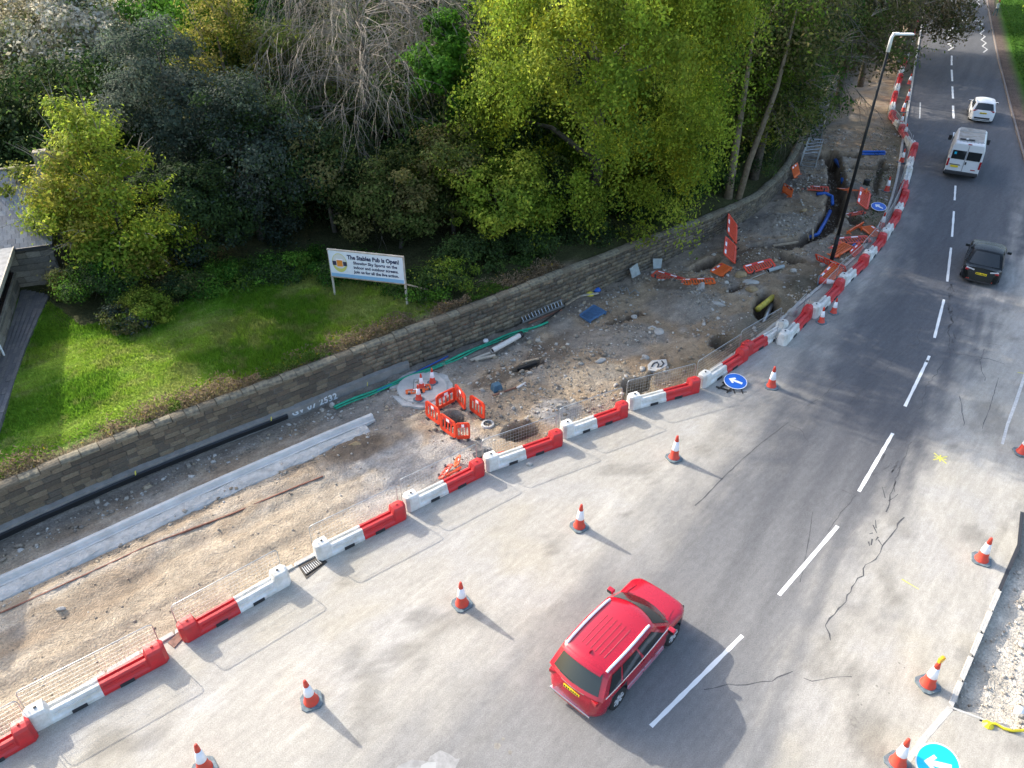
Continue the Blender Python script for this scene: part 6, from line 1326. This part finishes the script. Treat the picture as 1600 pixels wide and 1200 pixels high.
def weeping(label, x, y, z, h, rx, ry, cols, nst=900, seed=2, name='weeping_tree', ls=.105, per=34, slen=(1.2, 3.4), low=-.15, nb=120, spread=.75):
    """tiers of drooping sprays hung along arching branches"""
    root = empty(name, (x, y, z), 0, label, 'tree'); r_ = np.random.default_rng(seed); cz = h * .48; rz = h * .52
    d = r_.normal(size=(nb * 4, 3)); d /= np.linalg.norm(d, axis=1, keepdims=True); d = d[d[:, 2] > low - .25][:nb]; k = r_.uniform(.6, 1.13, (nb, 1)); T = d * k * np.array([rx, ry, rz]) + np.array([0, 0, cz])   # branch tips
    Cs = []; Ns = []; cs = []; cols = np.array(cols); bc = r_.integers(0, len(cols), nb); bb = r_.uniform(.6, 1.3, nb)
    bi = r_.integers(0, nb, nst); t = r_.uniform(-.35, .25, nst); side = r_.normal(0, 1, (nst, 3)) * np.array([spread, spread, spread * .5])
    hd = d[bi] * np.array([1, 1, 0]); hd /= np.linalg.norm(hd, axis=1, keepdims=True) + 1e-6
    S0 = T[bi] + hd * (t * 2.0)[:, None] + side; L = r_.uniform(*slen, nst) * np.clip(.6 + .5 * k[bi, 0], .5, 1.2)
    u = np.linspace(0, 1, per); jit = r_.normal(0, .10, (nst, per, 3))
    out = hd[:, None, :] * (.75 * L[:, None] * (1 - (1 - u[None]) ** 2) * .55)[..., None]; drop = -(L[:, None] * u[None] ** 1.5)
    C = S0[:, None, :] + out + jit * (1 + .6 * u[None, :, None]); C[..., 2] += drop + .25 * np.sin(u * 3)[None] ; 
    C = C.reshape(-1, 3); n = len(C); N = np.repeat(hd, per, 0) * .7 + r_.normal(0, .6, (n, 3)) + np.array([0, 0, .45])
    ci = np.repeat(bi, per); cc = cols[bc[ci]] * bb[ci][:, None]; alt = cols[r_.integers(0, len(cols), n)]; cc = np.where(r_.uniform(0, 1, (n, 1)) < .35, alt, cc) * r_.uniform(.72, 1.25, (n, 1))
    km = (C[:, 2] > .1) & (r_.uniform(0, 1, n) < .96)
    leaves('crown', C[km], N[km], (ls * r_.uniform(.6, 1.35, n))[km], cc[km], root, droop=.7)
    limbs(root, (0, 0, 0), (0, 0, h * .85), h * .022, 12, rx * .8, M['bark'], seed, zfrac=(.2, .85))
    return root
def bare(label, x, y, z, h, r, seed=5, name='bare_tree', nmain=26, m='palebark', droop=1.0, group=None, th=1.0, kids=7):
    root = empty(name, (x, y, z), 0, label, 'tree', group); rr = random.Random(seed); b = MB(); limbs(root, (0, 0, 0), (0, 0, h * .8), h * .02, 5, r * .5, M['bark'], seed)
    def grow(p, d, L, rad, depth):
        n = 5; P = [p]; 
        for i in range(n):
            d = (d + Vector((rr.uniform(-.32, .32), rr.uniform(-.32, .32), rr.uniform(-.22, .12) - .20 * droop * (i / n))) ).normalized(); P.append(P[-1] + d * L / n)
        b.tube(P, [rad * (1 - .8 * i / n) for i in range(n + 1)], 3, caps=False)
        if depth:
            for k in range(kids if depth == 2 else 5):
                i = rr.randint(1, n); q = P[i]; dd = (P[i] - P[i - 1]).normalized(); dd = (dd + Vector((rr.uniform(-.9, .9), rr.uniform(-.9, .9), rr.uniform(-.6, .4)))).normalized(); grow(q, dd, L * rr.uniform(.35, .6), rad * .5, depth - 1)
    for k in range(nmain):
        a = rr.uniform(0, 6.28); t = rr.uniform(.45, .98); p = Vector((0, 0, h * t * .85)) + Vector((math.cos(a), math.sin(a), 0)) * r * .1; grow(p, Vector((math.cos(a), math.sin(a), rr.uniform(.1, .9))), r * rr.uniform(.8, 1.25), .05 * th, 2)
    tag(b.build('branches', M[m], root), kind='stuff'); return root
LG = [(.23, .325, .035), (.28, .36, .042), (.175, .27, .03), (.34, .40, .055), (.13, .21, .028)]          # fresh lime
YG = [(.24, .25, .035), (.30, .28, .05), (.17, .21, .03), (.12, .17, .02)]
DG = [(.045, .080, .028), (.060, .105, .032), (.085, .14, .035), (.038, .064, .028)]
BG = [(.065, .095, .070), (.09, .12, .09), (.05, .075, .055), (.12, .14, .11)]                    # grey-blue evergreen
MG = [(.07, .19, .02), (.10, .26, .025), (.05, .14, .018), (.14, .30, .035)]
OG = [(.13, .155, .04), (.17, .16, .06), (.10, .14, .035), (.19, .18, .065), (.07, .10, .03)]
OB = [(.15, .12, .07), (.11, .10, .05), (.09, .12, .03), (.18, .15, .09), (.06, .08, .03)]
WH = [(.52, .49, .36), (.38, .39, .21), (.27, .32, .13), (.62, .58, .46), (.16, .21, .07), (.44, .40, .28)]
def up_at(u, v, z=1.5): return G(u, v, z)
def TR(u, v, z=1.5): p = G(u, v, z); return p.x, p.y, z - .1
# --- the leaning lime-green beech over the wall and its neighbours
weeping('large lime green weeping beech overhanging the stone wall', 4.3, 38.9, 1.4, 17, 6.2, 5.6, LG + [(.24, .27, .02)], nst=7600, seed=11, ls=.082, per=24, slen=(.6, 2.0), low=-.8, nb=230, spread=.40)
weeping('yellow-green weeping tree behind the beech against the dark wood', 11.6, 49.5, 1.2, 15.5, 3.8, 3.8, LG[1:] + OG[:2], nst=1500, seed=12, ls=.11, per=34, low=-.5)
leafy('lime green low boughs sweeping down to the wall beside the sign', -.6, 34.2, 1.5, 5.0, 2.3, 1.7, LG, 16000, .08, 40, 13, cat='tree', name='low_tree')
leafy('bright green young maple between the bare tree and the beech', -3.4, 39.5, 1.4, 10.8, 1.7, 2.0, MG, 16000, .11, 44, 14, name='maple_tree', low=-.9, crz=5.2)
bare('pale leafless drooping tree in the middle of the wood', -7.4, 39.8, 1.4, 13.5, 4.2, 21, nmain=95, droop=3.0, th=.62)
bare('pale leafless tree behind the maple, right of the drooping one', -5.6, 45, 1.4, 13, 4.4, 22, nmain=50, droop=2.4, th=.8)
leafy('dark blue-grey holly tree, tall and narrow, left of the wood', -16.6, 37.2, 1.5, 10.6, 2.6, 2.3, BG, 34000, .075, 90, 15, name='holly_tree', low=-.9, crz=5.3)
leafy('dark grey-green evergreen in front of the yellow tree', -12.6, 35.2, 1.5, 8.0, 2.9, 2.3, BG + DG[:2], 34000, .075, 84, 16, name='evergreen_tree', low=-.9, crz=4.1)
leafy('yellow-green lime tree by the pub gable', -17.5, 31.2, 1.5, 7.6, 3.0, 2.3, YG[:2] + LG[:4] + [(.14, .20, .02)], 34000, .078, 90, 17, name='lime_tree', low=-.95, crz=4.0, twigs=160)
leafy('small drooping yellow bough over the pub roof', -22.6, 33.4, 4.2, 2.0, 1.6, .9, YG + LG[:1], 2600, .08, 14, 18, name='bough', trunk=True, low=-.9, crz=1.0, cat='branch')
leafy('white blossomed whitebeam at the upper left', -26, 47, 1.4, 11.5, 6.2, 4.5, WH, 60000, .115, 150, 19, name='blossom_tree', low=-.8, flat=.4, crz=5.6, spec=(.12, (.6, .6, .53)), cr=1.1)
leafy('pale olive blossom tree behind at the top left corner', -36, 58, 1.4, 13, 6.5, 5, WH + OG, 40000, .15, 110, 20, name='blossom_tree', low=-.8, flat=.4, crz=6, cr=1.2)
leafy('pale blossom tree at the top between the corner and the green maple', -21.0, 54, 1.4, 13, 4.5, 4.0, WH + OG[:2], 34000, .14, 90, 23, name='blossom_tree', low=-.8, flat=.4, crz=5.5, cr=1.0)
leafy('bright green maple at the top of the picture left of centre', -18.3, 47.5, 1.4, 12.0, 3.8, 3.2, MG, 34000, .11, 90, 24, name='maple_tree', low=-.6)
leafy('yellow budding tree above the dark evergreens', -15.0, 42.0, 1.4, 10.6, 2.8, 2.4, YG + [(.34, .30, .08)], 16000, .075, 80, 25, name='budding_tree', low=-.7, twigs=300)
leafy('olive and yellow tree between the budding tree and the bare tree', -11.6, 41.5, 1.4, 9.6, 2.4, 2.2, OG + YG[2:], 22000, .08, 70, 35, name='small_tree', low=-.8, twigs=160)
leafy('dark bushy evergreen under the bare tree', -9.0, 36.0, 1.5, 5.8, 2.8, 2.0, DG + OG[:2], 26000, .075, 70, 26, name='evergreen_tree', low=-.9)
leafy('brownish olive bush behind the pub banner', -5.6, 34.3, 1.5, 4.8, 2.4, 1.7, OG, 20000, .075, 56, 27, name='bush', low=-.9, cat='bush')
leafy('yellowish olive tree right of the banner under the bare branches', -3.0, 35.9, 1.5, 5.8, 2.0, 1.8, OG + YG[2:], 18000, .078, 54, 28, name='small_tree', low=-.9)
leafy('dark green holly at the back left behind the pub roof', -30.0, 41, 1.4, 6.5, 4.5, 3.0, DG, 22000, .11, 60, 29, name='evergreen_tree', low=-.9)
leafy('deep green undergrowth tree right of the lime tree', -14.9, 32.6, 1.5, 4.9, 2.2, 1.7, DG + BG[:1], 22000, .07, 60, 30, name='evergreen_tree', low=-.95)
US = None; USL = ['dark understorey tree below the bare tree, behind the evergreen', 'dark understorey tree behind the maple', 'dark understorey tree left of the beech trunk', 'low dark understorey tree at the left skirt of the beech', 'dark understorey tree right of the beech trunk', 'dark understorey tree behind the yellow budding tree', 'dark understorey tree far behind the bare tree', 'dark understorey tree far behind the maple', 'dark understorey tree behind the twin trunks', 'dark understorey tree between the holly and the whitebeam', 'dark understorey tree in front of the whitebeam', 'dark understorey tree directly behind the beech trunk', 'tall dark understorey tree at the back of the bright maple', 'tall dark understorey tree at the top between bare trees and beech', 'low dark understorey tree where the wall bends', 'dark understorey tree behind the yellow-green weeping tree']
for k, (x, y, h, r) in enumerate([(-10.5, 40, 7, 3), (-6, 40.5, 7.5, 3), (-1.5, 41, 8, 3), (1.0, 37.0, 4.5, 2.4), (7.5, 42.5, 5.5, 3), (-14, 46, 9, 3.4), (-8, 48, 9, 3.6), (-2, 49, 10, 4), (9.5, 46.5, 6.5, 3), (-20.5, 40.5, 8, 3), (-24, 41.5, 8, 3.4), (3, 44, 7, 3), (-19, 60, 12, 5), (-6, 56, 12, 5), (16.5, 51.5, 6, 3), (13.5, 56, 9, 4)]):
    if US is None: US = o = leafy('dark understorey tree in the deep shade of the wood', x, y, 1.4, h, 3, 2.8, DG + OG[:1] + [(.03, .07, .015)], 17000, .10, 80, 500, name='understorey_tree', low=-.8, group='dark understorey trees', crz=h * .5, cr=1.15)
    else: o = copy_tree(US); o.location = (x, y, 1.3); o.rotation_euler = (0, 0, k * 2.1); o.scale = (r / 3, r / 3, h / 7)
    o['label'] = USL[k]
# shrubs edging the lawn
for k, (u, v, w, h, pal, lab) in enumerate([(205, 520, 1.0, 1.3, BG + OG, 'grey-brown shrub at the lawn edge below the lime tree'), (238, 512, 1.0, 1.7, YG[2:] + LG[2:], 'yellow-green shrub jutting onto the lawn'), (165, 490, 1.5, 2.4, MG[2:] + DG, 'dark green shrub at the lawn corner by the path'),
        (120, 470, 1.0, 1.6, OG + YG[:1], 'sparse yellow-tipped shrub beside the paved path'), (290, 470, 1.2, 1.3, OG + DG, 'low olive shrub at the back of the lawn, left of centre'), (350, 455, 1.6, 1.1, MG[2:] + LG[4:], 'low green bramble mound at the back of the lawn'),
        (420, 440, 1.5, 1.2, MG[2:] + DG, 'green bramble mound left of the banner'), (480, 432, 1.3, 1.2, MG[2:] + LG[4:], 'green bramble mound just left of the banner post'), (560, 440, 1.6, 1.3, DG + MG[2:], 'dark ivy mound behind the banner'), (655, 465, 1.3, 1.1, MG[2:] + DG, 'green mound right of the banner by the wall'), (700, 455, 1.5, 1.5, LG[2:] + DG, 'leafy mound on top of the wall below the beech')]):
    x, y, z = TR(u, v); leafy(lab, x, y, z, h, w, w * .8, pal, 9000, .05, 34, 60 + k, cat='shrub', name='shrub', low=-.2, trunk=False, crz=h * .55)
# dark wood on the right behind the works: olive, half in leaf
OX = [(12.5, 44.8, 4.5, 2.3), (16.5, 50, 5, 2.6)]
for k, (x, y, h, r, pal, lab, n) in enumerate([(15.0, 45.6, 12.5, 3.6, OG + LG[4:], 'olive tree with bare twigs right of the beech over the wall', 9000), (19.2, 53.5, 12.5, 4.6, OG + MG[2:3], 'olive tree behind the wall end by the lattice frames', 12000), (26.0, 62, 12.0, 5.0, OB + OG, 'brownish budding tree above the lattice frames', 11000),
        (22, 68, 15, 5.5, OG + YG[3:], 'tall olive tree in the far wood, left', 13000), (37.2, 77, 12.0, 5.6, OB, 'brown budding tree beyond the lamp head', 11000), (42.5, 90, 12, 6.0, OB + MG[2:3], 'brown and green tree overhanging the far barriers', 10000), (30, 90, 15, 7, OG + OB, 'broad olive tree deep in the wood at the top', 11000),
        (51, 106, 12, 6.5, OB + OG, 'brownish tree overhanging the road at the crossing', 9000), (14, 62, 16, 6.5, OG + LG[3:], 'tall green tree behind the yellow-green weeping tree', 15000), (5, 56, 17, 6.0, OG + DG, 'dark tree behind the beech at the top', 14000), (-3, 58, 16, 5.5, OG + DG + YG[3:], 'dark olive tree behind the bare trees at the top', 14000),
        (55, 118, 13, 7, MG[2:] + OG, 'green tree beside the far crossing', 8000), (-11, 60, 15, 6, OG + DG, 'olive tree at the top behind the pale blossom', 12000), (-27, 70, 15, 7, WH[1:5] + OG, 'pale tree far back at the top left', 12000), (20, 84, 16, 7, DG + OG, 'dark tree deep in the far wood', 9000), (4, 72, 16, 8, OG + DG, 'wide dark tree far behind the beech', 9000)]):
    leafy(lab, x, y, 1.1, h, r, r * .85, pal, int(n * 1.7), .10 + .0014 * max(0, y - 45) * 1.0, 95, 100 + k, name='woodland_tree', low=-.75, twigs=420 if k < 8 else 0, crz=h * .45)
for k, (x, y, h, r, lab) in enumerate([(16.5, 49.5, 13, 4.6, 'grey leafless tree among the olive trees, nearest the wall'), (30.5, 69, 12, 5.5, 'grey leafless tree reaching towards the lamp head'), (40, 82, 12.5, 7.0, 'dark leafless tree with boughs over the road')]):
    bare(lab, x, y, 1.1, h, r, 200 + k, nmain=13, droop=.5, m='bark', kids=6, name='leafless_tree')
leafy('olive tree with low boughs hanging over the twin trunks', 13.0, 45.2, 1.1, 10.5, 3.3, 2.6, OG + LG[2:], 26000, .085, 80, 520, name='woodland_tree', low=-.9, crz=3.9, trunk=False, twigs=160)
# low growth in the shadow along the wall
for k, (u, v, w, h) in enumerate([(760, 440, 1.6, 2.0), (840, 415, 1.6, 1.8), (930, 385, 1.7, 1.6), (1010, 355, 1.8, 1.7), (1080, 325, 1.8, 1.8), (1130, 300, 1.9, 1.6), (1185, 268, 2.0, 1.8), (1215, 235, 2.0, 2.0), (1240, 200, 2.2, 2.4)]):
    x, y, z = TR(u, v, 1.4); x -= .7; y += .8
    leafy(['dark undergrowth on the wall below the beech, leftmost clump', 'dark undergrowth below the beech, second clump from the left', 'dark undergrowth below the beech, third clump from the left', 'dark undergrowth right of centre under the beech', 'dark undergrowth left of the twin trunks', 'dark undergrowth at the foot of the twin trunks', 'undergrowth right of the twin trunks', 'undergrowth where the wall bends away', 'undergrowth behind the lattice frames'][k], x, y, z - .2, h, w, w * .8, DG + [(.04, .09, .015)], 8000, .06, 34, 300 + k, cat='undergrowth', name='undergrowth', low=-.3, trunk=False, crz=h * .55)
# the two bare trunks seen behind the wall
for k, (u, v, lab, lean) in enumerate([(1137, 312, 'pale bare trunk behind the wall, left of a leaning pair', .15), (1152, 312, 'pale bare trunk behind the wall, right one leaning outward', 1.3)]):
    p = G(u, v, 1.2); b = MB(); b.tube([p - Vector((0, 0, .5)), p + Vector((lean * .3, .3, 2.2)), p + Vector((lean, .8, 6)), p + Vector((lean * 1.3, 1.2, 10))], [.27 - .07 * k, .22 - .05 * k, .13, .04], 10); tag(b.build('tree_trunk', mat('trunk_tan_%d' % k, (.20, .16, .11), .95, var=.3, scale=4, bump=.7), smooth=True), lab, 'tree', 'twin trunks behind the wall')
# trees and hedge right of the road
for k, (x, y, h, r, pal, lab, n) in enumerate([(53.2, 78, 6, 3.0, MG[2:] + LG[1:3], 'green tree on the verge at the right edge', 10000), (62, 92, 9, 4.0, MG + LG[:2], 'bright green tree on the far verge', 10000), (69.5, 104, 10, 4.2, MG[2:] + LG[2:4], 'green tree on the verge near the crossing', 8000), (80, 122, 10, 5, LG[1:4] + OG[:2], 'green tree beyond the crossing on the right', 7000)]):
    leafy(lab, x, y, .3, h, r, r, pal, n, .17, 60, 400 + k, name='verge_tree', low=-.8)
# hedge of brambles and dead stems along the top of the retaining wall: uncountable
q = wall_s(-19, 14.5); q2 = wall_s(3, 32); n = 15000; s = rng.uniform(q, q2, n); x, y, ddx, ddy = wall_at(s); o_ = .35 + np.abs(rng.normal(0, .42, n)); o_ = np.minimum(o_, 1.5); tuft = fbm(s, o_, .9, 4, 71); k = rng.uniform(0, 1, n) < sstep(.3, .6, tuft) + .15; s, x, y, ddx, ddy, o_, tuft = [a[k] for a in (s, x, y, ddx, ddy, o_, tuft)]
n = len(s); C = np.c_[x - ddy * o_, y + ddx * o_, wallh(x) - .02 + rng.uniform(0, 1, n) ** 1.3 * .42 * sstep(.3, .7, tuft)]; grn = fbm(s, o_, .35, 3, 73) > .54
cc = np.where(grn[:, None], np.array([.09, .17, .025]), np.array([.26, .20, .13])) * rng.uniform(.55, 1.35, (n, 1)); cc[rng.uniform(0, 1, n) < .02] = (.40, .30, .03)
tag(leaves('brambles', C, rng.normal(0, 1, (n, 3)) + np.array([0, -.3, .8]), .07 * rng.uniform(.5, 1.4, n), cc, None, aspect=.28), 'dry brambles and weeds along the top of the retaining wall', 'brambles', kind='stuff')
# lawn grass blades
n = 190000; lo = np.array([min(p.x for p in LAWN_POLY), min(p.y for p in LAWN_POLY)]); hi = np.array([max(p.x for p in LAWN_POLY), max(p.y for p in LAWN_POLY)]); X = rng.uniform(lo[0], hi[0], n); Y = rng.uniform(lo[1], hi[1], n); dW = -polydist(X, Y, WALL[::3])
k = inpoly(X, Y, LAWN_POLY) & (dW > 1.0)
off_path = polydist(X, Y, [tuple(p) for p in PB]); k &= off_path > .05
X, Y, dW = X[k], Y[k], dW[k]; n = len(X)
def upground(X, Y, dW): return wallh(X) - .12 + .25 * sstep(0, 6, dW)
C0 = lawncol(X, Y) * rng.uniform(.75, 1.35, (n, 1)); hgt = .045 + .09 * fbm(X, Y, .9, 3, 75) ** 2 + .05 * sstep(-13, -9, X); a = rng.uniform(0, 6.283, n); Zg = upground(X, Y, dW) - .02
B0 = np.c_[X, Y, Zg]; dx_ = np.cos(a) * .022; dy_ = np.sin(a) * .022; ln = rng.normal(0, .05, (n, 2)); tip = np.c_[X + ln[:, 0], Y + ln[:, 1], Zg + .05 + hgt]
V = np.stack([B0 + np.c_[dx_, dy_, 0 * a], B0 - np.c_[dx_, dy_, 0 * a], tip], 1).reshape(-1, 3); F = np.arange(n * 3).reshape(n, 3)
tag(mesh_np('grass', V, F, M['grass'], None, col=np.repeat(np.clip(C0, 0, 1), 3, 0)), 'bright green lawn grass between the pub and the stone wall', 'grass', kind='stuff')
# weeds by the far kerb and verge tufts
n = 9000; s = rng.uniform(0, 1, n) ** .8 * 70; sx = np.interp(s + 78, sR, RC[:, 0]); X = np.interp(s + sR[-1] * .28, sR, RC[:, 0]); Y = np.interp(s + sR[-1] * .28, sR, RC[:, 1]); o_ = 1.6 + np.abs(rng.normal(0, 3.2, n)); X = X + o_ * .87; Y = Y - o_ * .45
tag(leaves('verge_grass', np.c_[X, Y, .1 + .012 * o_ + rng.uniform(0, .12, n)], rng.normal(0, .5, (n, 3)) + np.array([0, 0, 1]), .12 * rng.uniform(.5, 1.4, n), np.array([.06, .14, .02]) * rng.uniform(.6, 1.6, (n, 1)), None, aspect=.4), 'rough grass on the verge right of the road', 'grass', kind='stuff')
n = 2600; X = rng.uniform(20, 30, n * 4); Y = rng.uniform(34, 62, n * 4); dR = polydist(X, Y, LC[::4]); k = (dR < -.3) & (dR > -2.0) & (fbm(X, Y, .8, 3, 88) > .47); X, Y = X[k], Y[k]; n = len(X)
tag(leaves('weeds', np.c_[X, Y, rng.uniform(.0, .18, n)], rng.normal(0, .6, (n, 3)) + np.array([0, 0, 1]), .06 * rng.uniform(.5, 1.6, n), np.array([.05, .09, .025]) * rng.uniform(.6, 1.5, (n, 1)), None, aspect=.4), 'straggly weeds along the far kerb inside the barriers', 'weeds', kind='stuff')
# ================================================================ distant person by the crossing
def person(p, rz):
    root = empty('person', p, rz, 'person in white top and red hat walking by the far crossing', 'person')
    me = bpy.data.meshes.new('body'); V = [(0, 0, .95), (0, 0, 1.15), (0, 0, 1.42), (0, 0, 1.52), (0, 0, 1.62), (0, .01, 1.72), (-.10, 0, .88), (-.12, .10, .50), (-.12, .16, .08), (-.12, .27, .04), (.10, 0, .88), (.12, -.06, .50), (.12, -.18, .10), (.12, -.07, .04), (-.20, 0, 1.40), (-.24, -.08, 1.14), (-.24, .04, .92), (-.24, .08, .82), (.20, 0, 1.40), (.24, .08, 1.14), (.24, .18, .94), (.24, .22, .84)]
    E = [(0, 1), (1, 2), (2, 3), (3, 4), (4, 5), (0, 6), (6, 7), (7, 8), (8, 9), (0, 10), (10, 11), (11, 12), (12, 13), (2, 14), (14, 15), (15, 16), (16, 17), (2, 18), (18, 19), (19, 20), (20, 21)]; Rr = [.16, .14, .17, .06, .10, .09, .10, .065, .045, .04, .10, .065, .045, .04, .065, .045, .035, .03, .065, .045, .035, .03]
    me.from_pydata(V, E, []); o = link('body', me, root); sk = o.modifiers.new('s', 'SKIN'); 
    for i, r in enumerate(Rr): me.skin_vertices[0].data[i].radius = (r, r * .8)
    me.skin_vertices[0].data[0].use_root = True; o.modifiers.new('ss', 'SUBSURF').levels = 1
    bpy.context.view_layer.update(); dg = bpy.context.evaluated_depsgraph_get(); m2 = bpy.data.meshes.new_from_object(o.evaluated_get(dg)); o.modifiers.clear(); o.data = m2
    for mm in (mat('shirt_white', (.7, .7, .7), .8), mat('trousers_teal', (.03, .10, .12), .8), mat('skin', (.45, .28, .2), .6)): m2.materials.append(mm)
    for pl in m2.polygons: z = pl.center.z; pl.material_index = 1 if z < .95 and abs(pl.center.x) < .19 else (2 if z > 1.5 or z < .95 else 0); pl.use_smooth = True
    b = MB(); b.lathe([(.13, 1.70), (.115, 1.78), (.06, 1.84)], 14); b.build('hat', M['red'], root, smooth=True); return root
person(G(1554, 25, .1), R(200))
